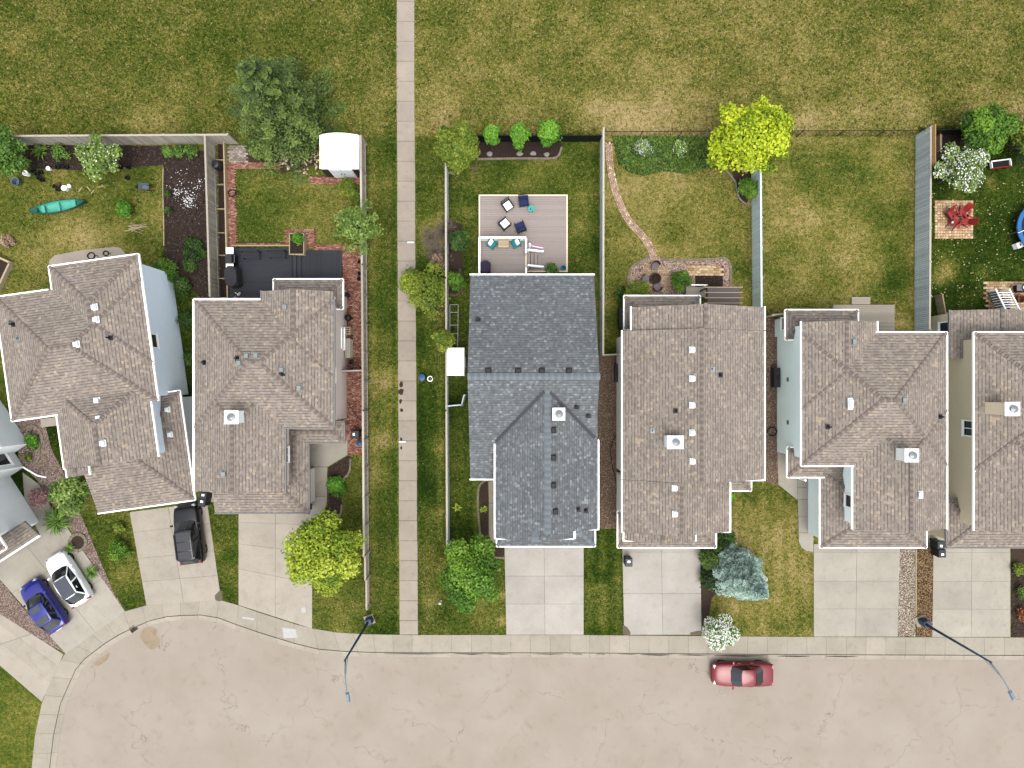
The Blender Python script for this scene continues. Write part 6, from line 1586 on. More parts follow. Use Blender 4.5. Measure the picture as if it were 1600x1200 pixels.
MB().box((0, 0, .3), (1.5, .8, .6)).build('landing', M['deck_old'], stp); MB().beam((-.5, .45, 1.2), (.7, .45, 1.2), .08, .06).build('handrail', M['white'], stp)
for x in (-.5, .7): MB().box((x, .45, .6), (.07, .07, 1.2)).build('post', M['white'], stp)
# small white sheds
def barrel_shed():
    z = 2.1; root = thing('garden_shed', 'white metal shed with curved rusty roof beside the spruce', 'shed', P(528, 262))
    o_ = P(528, 262); a, b = P(499, 211, z), P(561, 264, z); w = b.x - a.x; d = a.y - b.y; cx, cy = (a.x + b.x) / 2 - o_.x, (a.y + b.y) / 2 - o_.y
    MB().box((cx, cy, z / 2 - .05), (w - .16, d - .1, z - .1)).build('wall', M['white'], root)
    m = MB(); n = 8; V, F = [], []
    for i in range(n + 1):
        t = i / n * 2 - 1; x = cx + t * w / 2; zz = z + .45 * (1 - t * t)
        V += [(x, cy - d / 2, zz), (x, cy + d / 2, zz), (x, cy - d / 2, zz - .06), (x, cy + d / 2, zz - .06)]
    for i in range(n): k = i * 4; F += [(k, k + 4, k + 5, k + 1), (k + 2, k + 3, k + 7, k + 6), (k, k + 2, k + 6, k + 4), (k + 1, k + 5, k + 7, k + 3)]
    F += [(0, 1, 3, 2), (n * 4, n * 4 + 2, n * 4 + 3, n * 4 + 1)]
    t_ = NT('shed_roof'); pn = t_.noise(1.6, 5.0, t_.obj(), .7); spx = t_.new('ShaderNodeSeparateXYZ'); t_.l.new(t_.obj(), spx.inputs[0])
    seam = t_.math('LESS_THAN', t_.math('ABSOLUTE', t_.math('SUBTRACT', spx.outputs[0], -.75)), .16)
    rust = t_.math('MULTIPLY', seam, t_.math('GREATER_THAN', pn, .5)); col = t_.mix(t_.math('MULTIPLY', rust, .7), SW(228, 230, 228), SW(200, 150, 96)); t_.done(col, .5)
    m.add(V, F); rf = m.build('roof', t_.m, root)
    for i in range(1, 4): MB().beam((cx - w / 2 + w * i / 4, cy - d / 2, z + .45 * (1 - (i / 2 - 1) ** 2) + .01), (cx - w / 2 + w * i / 4, cy + d / 2, z + .45 * (1 - (i / 2 - 1) ** 2) + .01), .04, .03).build('seam', M['vent_white'], rf)
    yf = cy - d / 2 + .02
    for s, x in ((0, -.42), (1, .42)): dd_ = MB().box((cx + x, yf, .95), (.78, .05, 1.75)).build('door', M['vent_white'], root); MB().box((cx + x * .3, yf - .05, .95), (.04, .05, .2)).build('handle', M['black'], dd_)
    for x in (-1.15, 1.15): MB().box((cx + x, yf, 1.0), (.5, .04, 1.7)).build('side_panel', M['plastic_black'], root)
    EXCL.append([(500, 220), (562, 220), (562, 275), (500, 275)])
barrel_shed()
z = 1.9; root = thing('garden_shed', 'narrow white shed with flat roof against the grey fence', 'shed', P(711, 565)); o_ = P(711, 565)
a, b = P(698, 543, z), P(725.5, 587, z); w, d = b.x - a.x, a.y - b.y; cx, cy = (a.x + b.x) / 2 - o_.x, (a.y + b.y) / 2 - o_.y
MB().box((cx, cy, .9), (w - .1, d - .1, 1.8)).build('wall', M['vent_white'], root); MB().box((cx, cy, 1.86), (w, d, .1), taper=.97).build('roof', M['white'], root); MB().box((cx + w / 2 - .03, cy, .85), (.05, .8, 1.6)).build('door', M['white'], root)
# white pipe frame beside the fence
root = thing('trellis_frame', 'white pipe frame with cross bars beside the narrow fence', 'trellis', P(709, 500)); o_ = P(709, 500)
for ya in (476, 488, 508, 521): MB().tube([P(703, ya, 1.2) - o_, P(716, ya, 1.2) - o_], .03, 6).build('cross_bar', M['vent_steel'], root)
MB().tube([P(716, 476, 1.2) - o_, P(715, 540, 1.2) - o_], .03, 6).build('long_bar', M['vent_steel'], root); MB().tube([P(703, 476, 1.2) - o_, P(703, 540, 1.2) - o_], .03, 6).build('long_bar', M['vent_steel'], root)
for x, y in ((703, 476), (716, 476), (703, 540), (715, 540)): q_ = P(x, y, 1.2) - o_; MB().tube([Vector((q_.x, q_.y, 0)), q_], .03, 6).build('leg', M['vent_steel'], root)
# ================================================================ BINS, POTS AND SMALL THINGS
def wheelie_bin(px, py, ang, label, mat='plastic_black'):
    t = thing('wheeled_bin', label, 'bin', P(px, py, .05), R(ang), 'wheeled bins beside the garages')
    MB().box((0, 0, .5), (.52, .5, .9), taper=1.12).build('tub', M[mat], t); MB().box((-.02, 0, .99), (.64, .58, .08), taper=.88).build('lid', M[mat], t)
    MB().box((.05, 0, 1.035), (.16, .2, .012)).build('sticker', M['white'], t); MB().tube([(-.34, -.22, .92), (-.34, .22, .92)], .02, 6).build('handle', M['black'], t)
    for y in (-.22, .22): w_ = MB().lathe([(.12, -.03), (.12, .03)], 10); w_.v = [(x - .22, y + zz, yy + .12) for x, yy, zz in w_.v]; w_.build('wheel', M['rubber'], t)
wheelie_bin(979, 873, 90, 'black wheeled bin on the pale driveway of the cream house'); wheelie_bin(325, 781, 80, 'black wheeled bin beside the black sport utility vehicle'); wheelie_bin(327, 771, 80, 'black wheeled bin tucked between the two garages')
M['bin_green'] = plain('dark_green_plastic', (52, 66, 60), .5, .1)
wheelie_bin(1459, 860, 270, 'black wheeled bin at the corner of the bark chips'); wheelie_bin(1457, 847, 270, 'dark green wheeled bin beside the mint house garage', 'bin_green')
wheelie_bin(559, 677, 180, 'dark bin on the red brick path with a white label'); tag(MB().lathe([(.2, 0), (.22, .4), (.05, .45)], 10).build('garden_pot', M['blue_plastic'], loc=P(563, 692, .04)), 'small blue tub next to the dark bin', 'pot')
def pot(px, py, r, h, mat, label, ang=None, z=0.0, cat='pot', name='garden_pot', hollow=True):
    m = MB(); m.lathe([(r * .75, 0), (r, h), (r * 1.06, h), (r * .85, h - .02), (r * .6, .08), (0, .07)] if hollow else [(r * .8, 0), (r, h), (.0, h)], 14, close=False)
    m.f.append(tuple(range(13, -1, -1))); m.m.append(0)
    return tag(m.build(name, mat if not isinstance(mat, str) else M[mat], loc=P(px, py, z)), label, cat)
M['pot_grey'] = plain('grey_tub', (120, 138, 148), .5, .1)
pot(30, 286, .32, .45, 'pot_grey', 'grey-blue round tub on the left lawn'); pot(45, 273, .2, .4, 'white', 'white bucket beside the dark pots'); pot(79, 265, .16, .3, 'cream', 'cream pot in the dark bed edge'); pot(105, 296, .2, .38, 'white', 'white bucket near the canoe'); pot(110, 292, .17, .2, 'vent_white', 'white upturned tub behind the bucket near the canoe', hollow=False)
pot(93, 289, .14, .2, 'terracotta', 'small clay pot near the white buckets'); pot(93, 296, .2, .2, 'rubber', 'low black pot near the white buckets'); pot(88, 292, .15, .22, 'rubber', 'black nursery pot left of the clay pot')
for i, (x, y) in enumerate(((55, 268), (60, 273), (66, 270), (64, 279), (68, 282), (92, 262), (99, 260), (106, 262), (190, 262), (203, 262), (201, 279))): pot(x, y, .17, .25, 'rubber', ['black nursery pot in the cluster by the white bucket', 'black nursery pot in the row below the pale tree', 'black pot under the back fence by the soil plot'][0 if i < 5 else 1 if i < 8 else 2])
for o in bpy.data.objects:
    if o.name.startswith('garden_pot') and 'nursery pot in the' in o.get('label', ''): o['group'] = 'black nursery pots'
    if o.name.startswith('garden_pot') and 'black pot under' in o.get('label', ''): o['group'] = 'black pots under the fence'
# canoe
cv = thing('canoe', 'green canoe with pale green interior lying on the lawn', 'canoe', P(95, 324.5), R(10.5)); Lc, Wc = 4.35, .86
V, F, V2, F2 = [], [], [], []; ns = 17
for i in range(ns):
    t = -1 + 2 * i / (ns - 1); w = Wc / 2 * (1 - abs(t) ** 2.4) + .012; x = t * Lc / 2; top = .36 + .2 * abs(t) ** 3
    for j in range(9): a = math.pi * j / 8; V.append((x, -math.cos(a) * w, top * (1 - math.sin(a) ** .7) + .02 * (1 - abs(t)))); 
    for j in range(9): a = math.pi * j / 8; V2.append((x * .97, -math.cos(a) * w * .92, top * (1 - math.sin(a) ** .7 * .86) + .03))
for i in range(ns - 1):
    for j in range(8): k = i * 9 + j; F.append((k, k + 9, k + 10, k + 1)); F2.append((k, k + 1, k + 10, k + 9))
MB().add(V, F).build('hull', M['canoe'], cv, smooth=True); MB().add(V2, F2).build('interior', M['canoe_in'], cv, smooth=True)
for s in (0, 8): MB().tube([V[i * 9 + s] for i in range(ns)], .03, 5).build('gunwale', M['canoe'], cv)
for x, w in ((-1.15, .26), (.05, .16), (1.25, .3)): MB().box((x, 0, .33), (w, Wc * .84 * (1 - (abs(x) / 2.2) ** 2.4), .03)).build('thwart', M['canoe_in'], cv)
for x in (-.85, -.6, -.4, -.2, .3, .5, .7, .9): MB().box((x, 0, .075), (.06, .5, .02)).build('floor_rib', M['canoe_in'], cv)
for s in (-1, 1): MB().add([(s * Lc * .5, 0, .56), (s * Lc * .36, .2, .43), (s * Lc * .36, -.2, .43), (s * Lc * .5, 0, .5), (s * Lc * .36, .2, .38), (s * Lc * .36, -.2, .38)], [(0, 1, 2), (5, 4, 3), (0, 3, 4, 1), (1, 4, 5, 2), (2, 5, 3, 0)]).build('end_deck', M['canoe'], cv)
# wheelbarrow
wb = thing('wheelbarrow', 'blue-grey wheelbarrow beside the soil plot', 'wheelbarrow', P(231, 295), R(-6)); m = MB()
m.add([(-.4, -.26, .62), (.42, -.3, .6), (.42, .3, .6), (-.4, .26, .62), (-.25, -.15, .32), (.25, -.18, .3), (.25, .18, .3), (-.25, .15, .32)], [(4, 5, 6, 7), (0, 4, 7, 3), (1, 2, 6, 5), (0, 1, 5, 4), (3, 7, 6, 2)]); m.build('tray', M['pot_grey'], wb)
for s in (-1, 1): MB().tube([(-.65, 0, .18), (.1, s * .16, .3), (1.0, s * .25, .6)], .022, 6).build('shaft', M['black'], wb); MB().tube([(.3, s * .2, .38), (.4, s * .22, 0)], .02, 6).build('leg', M['black'], wb)
w_ = MB().lathe([(.1, -.04), (.2, -.05), (.2, .05), (.1, .04)], 12, close=False); w_.v = [(x - .65, zz, y + .2) for x, y, zz in w_.v]; w_.build('wheel', M['rubber'], wb)
# sticks
def sticks(px, py, rpx, n, label, spread=1.0):
    t = thing('stick_pile', label, 'sticks', P(px, py)); r = rpx / PPM
    for i in range(n):
        a = random.uniform(-.5, .5) * spread + R(8); L = r * random.uniform(.8, 1.7); x, y = random.uniform(-.3, .3) * r, random.uniform(-.25, .25) * r
        MB().tube([(x - math.cos(a) * L / 2, y - math.sin(a) * L / 2, .03 + .02 * i), (x + .05, y, .05 + .02 * i), (x + math.cos(a) * L / 2, y + math.sin(a) * L / 2, .03 + .02 * i)], [.025, .02, .012], 5).build('stick', M['wood_tan'], t)
sticks(214, 357, 22, 12, 'loose pile of pale cut branches on the lawn')
for i, (x, y, a, l_) in enumerate(((126, 296, 55, .45), (139, 295, -50, .4), (145, 300, 50, .4), (158, 292, 10, .5), (162, 291, -35, .35))):
    tag(MB().beam((-l_ / 2, 0, .03), (l_ / 2, 0, .03), .06, .03).build('wood_offcut', M['wood_tan'], loc=P(x, y), rz=R(a)), 'thin pale wood offcut lying near the canoe', 'wood', 'wood offcuts near the canoe')
t = thing('raised_bed', 'wooden framed raised bed with dark soil at the lawn edge', 'raised bed', P(-12, 425), R(-25))
for x, y, sx, sy in ((-1.2, 0, .14, 2.6), (1.2, 0, .14, 2.6), (0, -1.3, 2.54, .14), (0, 1.3, 2.54, .14)): MB().box((x, y, .2), (sx, sy, .4)).build('side_board', M['wood_tan'], t)
MB().box((0, 0, .13), (2.26, 2.46, .26)).build('soil', M['soil'], t)
def coil(px, py, r, label, mat='rubber', z=.05, turns=4, name='garden_hose'):
    t = thing(name, label, 'hose', P(px, py, z)); pts = [(math.cos(a) * (r + .03 * math.sin(a * 1.7)), math.sin(a) * (r * .9 + .03 * math.cos(a * 1.3)), .03 + .012 * a / 6.28) for a in np.linspace(0, turns * 6.28, turns * 14)]
    MB().tube(pts, .022, 5).build('coil', M[mat], t, smooth=True); MB().tube([pts[-1], (r * 1.5, r * .2, .02), (r * 1.9, -r * .4, .02)], .022, 5).build('loose_end', M[mat], t)
coil(143, 400, .28, 'dark coiled hose on the small concrete patio', z=.06); coil(166, 396, .2, 'small dark coil beside the larger hose on the patio', z=.06, turns=3); coil(1206, 674, .36, 'dark coiled hose on gravel beside the mint house'); coil(363, 302, .3, 'dark hose coil at the edge of the brick path')
hz = smooth_line([(966, 676), (957, 690), (954, 706), (956, 725), (961, 745), (964, 775), (966, 810)], 5)
tag(MB().tube([P(p.x, p.y, .06) for p in hz], .03, 5).build('garden_hose', M['rubber'], smooth=True), 'long black hose lying along the cream house gravel', 'hose')
hz = smooth_line([(543, 628), (548, 636), (556, 648), (566, 660)], 5); tag(MB().tube([P(p.x, p.y, .06) for p in hz], .025, 5).build('garden_hose', M['rubber'], smooth=True), 'thin black hose across the red brick path', 'hose')
def unit(px, py, w, d, h, label, rz=0, mat='plastic_black', name='air_conditioner'):
    t = thing(name, label, 'air conditioner', P(px, py, .03), R(rz)); MB().box((0, 0, h / 2), (w, d, h)).build('cabinet', M[mat], t)
    MB().lathe([(min(w, d) * .42, 0), (min(w, d) * .42, .03), (min(w, d) * .36, .035)], 16, (0, 0, h)).build('fan_guard', M['black'], t)
    for i in range(4): MB().box((w / 2 + .005, 0, .15 + i * h / 5), (.02, d * .9, .04)).build('louvre', M['steel'], t)
unit(973, 498, .8, 1.6, .85, 'black heat pump unit at the cream house back corner'); unit(1208, 590, .45, 1.5, .8, 'dark window well unit beside the mint house wall'); unit(964, 583, .5, 1.4, .8, 'dark unit on the gravel beside the cream house')
# red brick path clutter
t = thing('plastic_stool', 'bright red plastic stool at the black deck corner', 'stool', P(540, 436, .04)); MB().lathe([(.16, .38), (.18, .42), (0, .43)], 10).build('seat', M['red'], t)
for i in range(4): a = i * 1.57 + .4; MB().tube([(math.cos(a) * .2, math.sin(a) * .2, 0), (math.cos(a) * .12, math.sin(a) * .12, .4)], .025, 5).build('leg', M['red'], t)
t = thing('kettle_grill', 'round black kettle barbecue on the red brick path', 'grill', P(548, 498, .04)); MB().lathe([(.05, .5), (.24, .62), (.28, .8), (.24, .95), (.08, 1.04), (.02, 1.05)], 16).build('bowl', M['black'], t, smooth=True)
for i in range(3): a = i * 2.1; MB().tube([(math.cos(a) * .28, math.sin(a) * .28, 0), (math.cos(a) * .12, math.sin(a) * .12, .6)], .02, 5).build('leg', M['black'], t)
t = thing('wooden_rack', 'pale slatted wooden rack beside the taupe house wall', 'rack', P(545, 518, .04))
for i in range(4): MB().box((0, -.26 + i * .17, .95), (.72, .07, .03)).build('slat', M['wood_tan'], t)
for x in (-.33, .33): MB().box((x, 0, .92), (.06, .62, .05)).build('bearer', M['wood_tan'], t); MB().box((x, 0, .45), (.05, .5, .9)).build('leg', M['wood_tan'], t)
t = thing('storage_shelf', 'low grey shelf unit along the taupe house wall', 'shelf', P(548, 545, .04)); 
for zz in (.1, .5, .9): MB().box((0, 0, zz), (.4, 1.5, .03)).build('shelf_board', M['deck_old'], t)
for x in (-.18, .18):
    for y in (-.72, .72): MB().box((x, y, .48), (.04, .04, .95)).build('upright', M['wood_tan'], t)
pot(551, 566, .17, .4, 'plastic_black', 'dark pot near the low gate on the brick path', z=.04); tag(MB().box((0, 0, .5), (.34, .3, 1.0), taper=.9).build('covered_stand', M['cover'], loc=P(543, 462, .04)), 'dark covered stand against the taupe house', 'stand')
for i, (x, y) in enumerate(((563, 410), (562, 436), (563, 428))): pot(x, y, .14, .3, 'rubber', 'small dark pot along the board fence on the brick path', z=.04)['group'] = 'dark pots along the brick path'
t = thing('mail_post', 'dark pentagon topped post beside the garage walkway', 'post', P(487, 789, .05)); MB().prism([(-.2, -.22), (.2, -.22), (.2, .14), (0, .3), (-.2, .14)], .5, .95).build('box', M['plastic_black'], t); MB().box((0, 0, .25), (.1, .1, .5)).build('post', M['black'], t)
covered_grill(344.5, 262, .1, .5, .55, .95, 0, 'plastic_black', 'dark covered cooker on the raised planter by the fence')
t = thing('toy_bicycle', 'small pink and white toy bicycle on the black deck', 'bicycle', P(371, 465, .55), R(55)); M['pink'] = plain('pink_paint', (216, 168, 190), .5, .06)
for x in (-.3, .3): w_ = MB(); w_.tube([(x + math.cos(a) * .15, 0, .15 + math.sin(a) * .15) for a in np.linspace(0, 6.28, 13)], .02, 5); w_.build('wheel', M['white'], t)
MB().tube([(-.3, 0, .15), (0, 0, .2), (.1, 0, .42), (-.15, 0, .4), (0, 0, .2)], .02, 5).build('frame', M['pink'], t); MB().tube([(.28, -.16, .55), (.3, 0, .5), (.28, .16, .55)], .018, 5).build('handlebar', M['white'], t); MB().tube([(.3, 0, .15), (.29, 0, .5)], .018, 5).build('fork', M['pink'], t); MB().box((-.15, 0, .43), (.2, .1, .05)).build('saddle', M['pink'], t)
# third yard: bed rocks, statue, pots, rain barrel
def boulder(px, py, r, label, group=None, name='rock'):
    m = MB(); m.lathe([(.7, 0), (1, .25), (.85, .55), (.4, .72), (.05, .75)], 9); m.v = [(x * r * (1 + .18 * math.sin(3 * y + px)), y * r * .72 * (1 + .15 * math.cos(4 * x + px)), z_ * r) for x, y, z_ in m.v]
    return tag(m.build(name, M['rock'], loc=P(px, py)), label, 'rock', group)
for x, y, r_, lb in ((765, 241, .27, 'pale rock below the slim young tree'), (812, 241, .26, 'pale rock below the middle young tree'), (833, 240, .26, 'pale rock between the middle and widest young tree'), (854, 242, .25, 'pale rock below the widest young tree'), (700, 270, .18, 'white stone at the end of the narrow fence'), (707, 271, .16, 'second white stone under the olive tree')): boulder(x, y, r_, lb)
t = thing('garden_statue', 'small white garden figure beside the deck steps', 'statue', P(827, 384, .3)); MB().lathe([(.16, 0), (.17, .08), (.1, .12), (.12, .35), (.14, .5), (.07, .58), (.09, .68), (.05, .78), (.01, .8)], 12).build('figure', M['white'], t, smooth=True)
pot(862, 420, .26, .42, 'terracotta', 'clay pot holding the green plant on the grey deck', z=.3); pot(880, 420, .2, .36, 'teal', 'teal pot at the corner of the grey deck', z=.3)
t = thing('flower_mat', 'faded pink patterned mat beside the deck steps', 'mat', P(840, 386, .305)); MB().box((0, 0, .006), (1.0, .3, .012), R(-10)).build('mat_sheet', M['pink'], t); MB().box((0, 0, .009), (.9, .05, .014), R(-10)).build('stripe', M['white'], t)
pot(940, 467, .2, .5, 'teal', 'teal bucket hanging by the narrow fence'); 
t = thing('blue_barrel', 'blue lidded barrel on the footpath verge', 'barrel', P(661, 590)); MB().lathe([(.25, 0), (.28, .2), (.28, .6), (.25, .72)], 14).build('drum', M['blue_plastic'], t); MB().lathe([(.27, .72), (.27, .77), (.05, .8)], 14).build('lid', M['blue_plastic'], t)
t = thing('bin_holder', 'white ring holder post beside the blue barrel', 'post', P(674, 592)); MB().tube([(0, 0, 0), (0, 0, .75)], .03, 6).build('post', M['vent_steel'], t); MB().tube([(math.cos(a) * .19 , math.sin(a) * .19 , .75) for a in np.linspace(.6, 6.5, 14)], .035, 6).build('ring', M['white'], t)
for x, y, lb in ((628.5, 690, 'white reflector post at the footpath edge by the dry grass'), (642, 379, 'short white post lying across the footpath edge')): t = thing('marker_post', lb, 'post', P(x, y, .03)); MB().beam((-.25, 0, .05), (.3, 0, .05), .08, .08).build('shaft', M['white'], t); MB().box((.3, 0, .05), (.08, .12, .1)).build('cap', M['vent_steel'], t)
for x, y, r_ in ((627, 601, .18), (627, 612, .22), (626, 627, .14), (628, 641, .13), (627, 686, .12), (627, 700, .1)):
    stain([(x + math.cos(a) * r_ * 20 * random.uniform(.6, 1.1), y + math.sin(a) * r_ * 28 * random.uniform(.6, 1.1)) for a in np.linspace(0, 5.6, 8)], M['mulch'], .043, 'dirt_patch')
for pts_ in ([(336, 930), (346, 922), (348, 937), (338, 938)], [(973, 976), (980, 980), (985, 990), (974, 991)], [(1078, 988), (1094, 985), (1096, 991), (1080, 991)]):
    stain(pts_, M['gutter_soil'] if 'gutter_soil' in M else M.setdefault('gutter_soil', soil_mat('washed_soil', (104, 92, 76), (160, 146, 124))), .056, 'dirt_patch')
t = thing('utility_marker', 'short white utility post on the lawn near the footpath', 'post', P(689, 938)); MB().tube([(0, 0, 0), (0, 0, .7)], .06, 8).build('post', M['white'], t); MB().box((0, 0, .74), (.2, .16, .1)).build('cap', M['vent_steel'], t)
# painted survey crosses on the grass
for x, y in ((599, 600), (600, 693), (675, 372)):
    t = thing('spray_cross', {600: 'faint orange sprayed cross on the bare verge patch', 599: 'faint sprayed cross on the larger dry patch', 675: 'faint sprayed cross on the dry verge by the bare bush'}[x], 'paint mark', P(x, y, .012), R(12))
    for a in (40, -40): MB().box((0, 0, .01), (.8, .07, .01), R(a)).build('stroke', M['cross'] if 'cross' in M else M.setdefault('cross', plain('spray_paint', (205, 168, 140), .9, .2)), t)
# sixth yard: trampoline, boxes, barbecue, stair rail
t = thing('trampoline', 'round trampoline with bright blue padding on the lawn', 'trampoline', P(1616, 358)); rt = 1.95
MB().lathe([(rt - .32, .78), (rt - .3, .82), (rt, .82), (rt + .02, .78)], 36, close=False).build('pad_ring', M['tramp_blue'], t); MB().lathe([(rt - .3, .76), (0.01, .74)], 32, close=False).build('jump_mat', M['tramp_mat'], t)
MB().tube([(math.cos(a) * rt, math.sin(a) * rt, .76) for a in np.linspace(0, 2 * math.pi, 33)], .03, 6).build('frame_ring', M['steel'], t)
for i in range(6): a = i * math.pi / 3 + .2; MB().tube([(math.cos(a) * rt, math.sin(a) * rt, 0), (math.cos(a) * rt, math.sin(a) * rt, 1.9)], .03, 6).build('net_pole', M['vent_steel'], t)
MB().beam((-rt, -.5, .84), (-rt + .5, -.3, .84), .03, .02).build('strap', M['white'], t)
t = thing('white_cooler', 'white box with dark slot beside the trampoline', 'box', P(1588, 384), R(24)); MB().box((0, 0, .2), (.62, .42, .4)).build('tub', M['white'], t); MB().box((0, 0, .42), (.64, .44, .06)).build('lid', M['vent_white'], t); MB().box((-.05, 0, .455), (.1, .18, .012)).build('slot', M['black'], t)
t = thing('toy_wagon', 'red framed wagon with white rim beside the bare tree', 'wagon', P(1557, 259), R(7)); MB().box((0, 0, .3), (1.45, .5, .12)).build('bed', M['rubber'], t)
for x, y, sx, sy in ((0, -.27, 1.5, .05), (0, .27, 1.5, .05), (-.74, 0, .05, .54), (.74, 0, .05, .54)): MB().box((x, y, .42), (sx, sy, .22)).build('side', M['white'] if y >= 0 else M['red'], t)
for x in (-.5, .5):
    for y in (-.28, .28): w_ = MB().lathe([(.12, -.03), (.12, .03)], 10); w_.v = [(xx + x, zz + y, yy + .12) for xx, yy, zz in w_.v]; w_.build('wheel', M['rubber'], t)
t = thing('deck_stairs', 'white railed stair beside the tan house patio', 'stairs', P(1552, 470)); o_ = P(1552, 470)
for i in range(6): MB().box((0, .55 - i * .28, .18 + i * .16), (1.0, .27, .05)).build('tread', M['plastic_black'], t)
for x in (-.52, .52): MB().beam((x, .75, .95), (x, -.95, 1.95), .1, .06).build('handrail', M['white'], t); MB().beam((x, .75, 0), (x, .75, .98), .1, .1).build('post', M['white'], t); MB().beam((x, -.9, 0), (x, -.9, 1.98), .1, .1).build('post', M['white'], t)
for i in range(8): MB().beam((-.52, .65 - i * .2, .2 + i * .11), (-.52, .65 - i * .2, 1.0 + i * .118), .035, .035).build('baluster', M['white'], t); MB().beam((.52, .65 - i * .2, .2 + i * .11), (.52, .65 - i * .2, 1.0 + i * .118), .035, .035).build('baluster', M['white'], t)
for i in range(7): MB().box((-.0, .5 - i * .2, 1.02 + i * .115), (1.0, .05, .03)).build('cross_rail', M['white'], t)
g = thing('gas_grill', 'black barbecue with steel handle on the tan patio', 'grill', P(1594, 452, .05), 0); MB().box((.1, 0, .45), (1.3, .55, .85)).build('cabinet', M['black'], g); MB().box((.1, 0, 1.0), (.9, .6, .3), taper=.8).build('lid', M['plastic_black'], g); MB().tube([(-.42 + math.cos(a) * .14, math.sin(a) * .14, 1.02) for a in np.linspace(0, 6.28, 12)], .025, 6).build('burner_ring', M['white'], g); MB().box((-.75, 0, .88), (.42, .5, .05)).build('side_shelf', M['steel'], g)
tag(MB().box((0, 0, .01), (.7, .9, .02)).build('door_mat', M['cover'], loc=P(1571, 473, .05)), 'dark rectangular mat beside the white railed stair', 'mat'); pot(1590, 468, .3, .4, 'terracotta', 'clay planter below the black barbecue', z=.05)
t = thing('raised_bed', 'timber framed raised bed behind the white flowering tree', 'raised bed', P(1480, 216)); 
for x, y, sx, sy in ((-.75, -.3, .14, 1.5), (.2, .4, 2.0, .16)): MB().box((x, y, .2), (sx, sy, .4)).build('side_board', M['wood_tan'], t)
MB().box((.2, -.3, .1), (1.7, 1.2, .2)).build('soil', M['soil'], t)
tag(MB().box((0, 0, .3), (.7, .42, .6), taper=.9).build('firewood_stack', M['wood_tan'], loc=P(1477, 493), rz=R(8)), 'small firewood stack beside the tan house corner', 'firewood')
sticks(1164, 268, 9, 7, 'reddish sticks lying on the mulch under the lime maple', 2.0); boulder(1148, 248, .22, 'grey rock under the lime maple'); boulder(1153, 258, .2, 'pale rock on the mulch under the lime maple')
# divider between the two gravel strips, dirt in the gutter
tag(MB().beam(P(1431, 854, .06), P(1430.7, 962, .06), .06, .12).build('bed_divider', M['wood_tan']), 'thin wooden divider between pale gravel and bark chips', 'edging')
M['gutter_dirt'] = soil_mat('gutter_silt', (70, 64, 56), (128, 116, 100))
for x0_, x1_, w_, yy in ((600, 702, 2.0, 1021.5), (708, 758, 3.2, 1021.5), (760, 800, 2.0, 1021.8), (832, 880, 1.6, 1022), (895, 910, 1.6, 1022), (932, 945, 1.6, 1022), (965, 995, 1.8, 1022), (1000, 1050, 3.4, 1023), (1060, 1110, 2.2, 1023.5), (1115, 1200, 3.4, 1024.5), (1215, 1265, 2.2, 1025.5), (1290, 1340, 1.4, 1026)):
    pts_ = [(x0_, yy), ((x0_ + x1_) / 2 - 8, yy - w_ / 2), (x1_, yy), ((x0_ + x1_) / 2 + 6, yy + w_ / 2)]
    m = MB(); m.prism(W2(pts_), -.02, .012); tag(m.build('gutter_silt', M['gutter_dirt']), kind='structure')

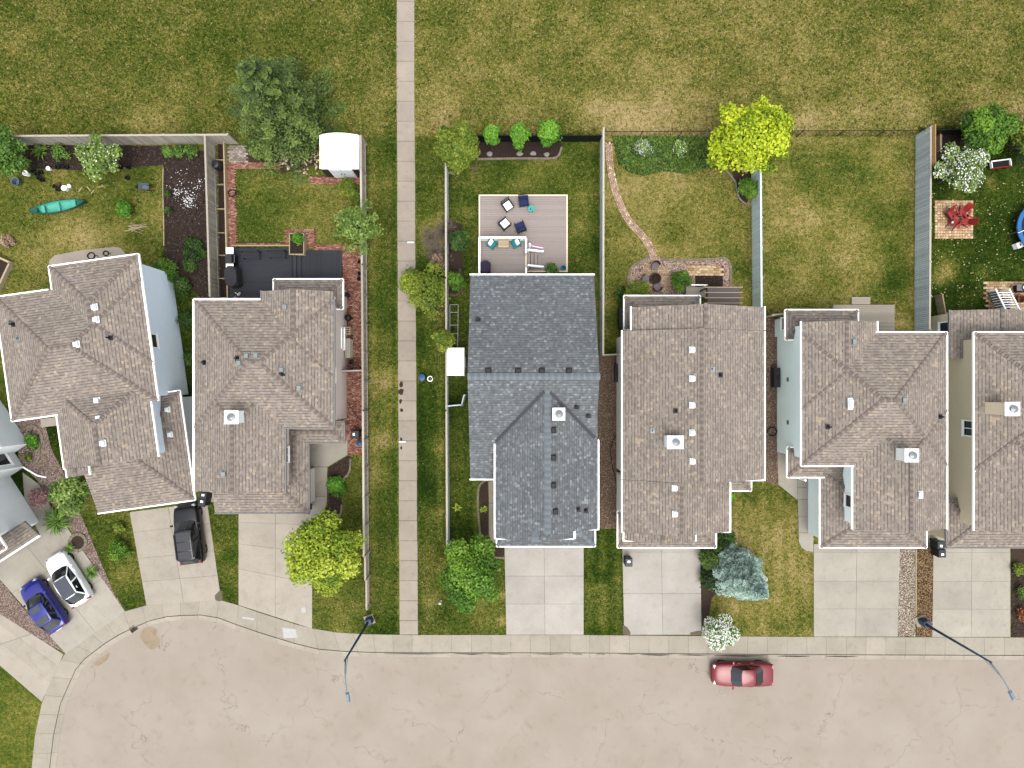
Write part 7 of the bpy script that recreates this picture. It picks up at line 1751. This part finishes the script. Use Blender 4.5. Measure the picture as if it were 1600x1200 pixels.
# ================================================================ GRASS
def tufts(name, zone, per_m2, label, size=(.05, .12), extra=0.0, jit=.24, hmul=1.0):
    A = np.asarray(zone, float); area = abs(np.dot(A[:, 0], np.roll(A[:, 1], 1)) - np.dot(A[:, 1], np.roll(A[:, 0], 1))) / 2 / PPM ** 2
    n = int(area * per_m2); x, y = rand_in(zone, n)
    bad = np.zeros(len(x), bool)
    for e in EXCL: bad |= inside(x, y, e)
    x, y = x[~bad], y[~bad]; n = len(x)
    if n < 3: return
    c = np.stack([(x - 800) / PPM, (600 - y) / PPM, np.full(n, .0)], 1)
    g = np.repeat(gfield(x, y), 6); j = np.repeat(RNG.normal(0, jit, n) + extra, 6)
    V = np.zeros((n, 6, 3)); s = RNG.uniform(size[0], size[1], n)
    for b in range(2):
        a = RNG.uniform(0, 6.28, n); w = s * RNG.uniform(.18, .32, n); lean = s * RNG.uniform(.5, 1.1, n)
        dx, dy = np.cos(a), np.sin(a)
        V[:, b * 3 + 0] = c + np.stack([-dy * w, dx * w, np.full(n, .002)], 1)
        V[:, b * 3 + 1] = c + np.stack([dy * w, -dx * w, np.full(n, .002)], 1)
        V[:, b * 3 + 2] = c + np.stack([dx * lean, dy * lean, s * RNG.uniform(.4, .8, n) * hmul], 1)
    F = (np.array([(0, 1, 2), (3, 4, 5)])[None] + (np.arange(n) * 6)[:, None, None]).reshape(-1, 3)
    o = link(name, npmesh(name, V.reshape(-1, 3), F, M['grass'], {'g': ('POINT', g), 'j': ('POINT', j)}))
    return tag(o, label, kind='stuff')
tufts('field_grass', [(-20, -20), (1620, -20), (1620, 214), (-20, 214)], 110, 'rough patchy grass of the field behind the fences', (.07, .16))
for nm, zi, d_, lb in (('lawn_grass', 2, 95, 'yellow-green lawn round the canoe'), ('lawn_grass', 3, 95, 'lawn beside the black deck'), ('verge_grass', 4, 120, 'verge between board fence and footpath'), ('verge_grass', 5, 120, 'verge between footpath and narrow fence'), ('lawn_grass', 6, 95, 'lawn round the grey deck'), ('lawn_grass', 7, 95, 'shaded grass beside the grey roofed house'), ('lawn_grass', 8, 95, 'dry lawn beside the curved path'), ('lawn_grass', 9, 95, 'wide yellowing lawn behind the mint house'), ('lawn_grass', 11, 95, 'front lawn round the deep green tree'), ('lawn_grass', 12, 120, 'striped side lawn between two driveways'), ('lawn_grass', 13, 95, 'golden front lawn round the blue spruce'), ('lawn_grass', 14, 110, 'narrow front lawn of the askew house'), ('lawn_grass', 15, 120, 'grass strip between the two left driveways'), ('lawn_grass', 16, 95, 'front lawn under the yellow-green tree')):
    tufts(nm, ZONES[zi][0], d_, lb)
tufts('lawn_grass', [(1436, 205), (1640, 205), (1640, 500), (1436, 500)], 110, 'lush green lawn round the red chairs'); tufts('lawn_grass', [(256, 400), (310, 400), (310, 620), (256, 620)], 110, 'dark grass beside the pale blue wall')
tufts('lawn_grass', [(60, 660), (130, 650), (130, 760), (80, 740)], 110, 'dark grass strip along the askew house')
x = RNG.uniform(1440, 1600, 260); y = RNG.uniform(285, 480, 260); bad = np.zeros(260, bool)
for e in EXCL: bad |= inside(x, y, e)
G_dand = pieces_mat('dandelion_head', [(0, (150, 150, 80)), (1, (206, 200, 150))])
stones_at('dandelions', np.stack([x[~bad], y[~bad]], 1), (.03, .1), G_dand, 'pale dandelion heads dotted over the lush lawn', .05)
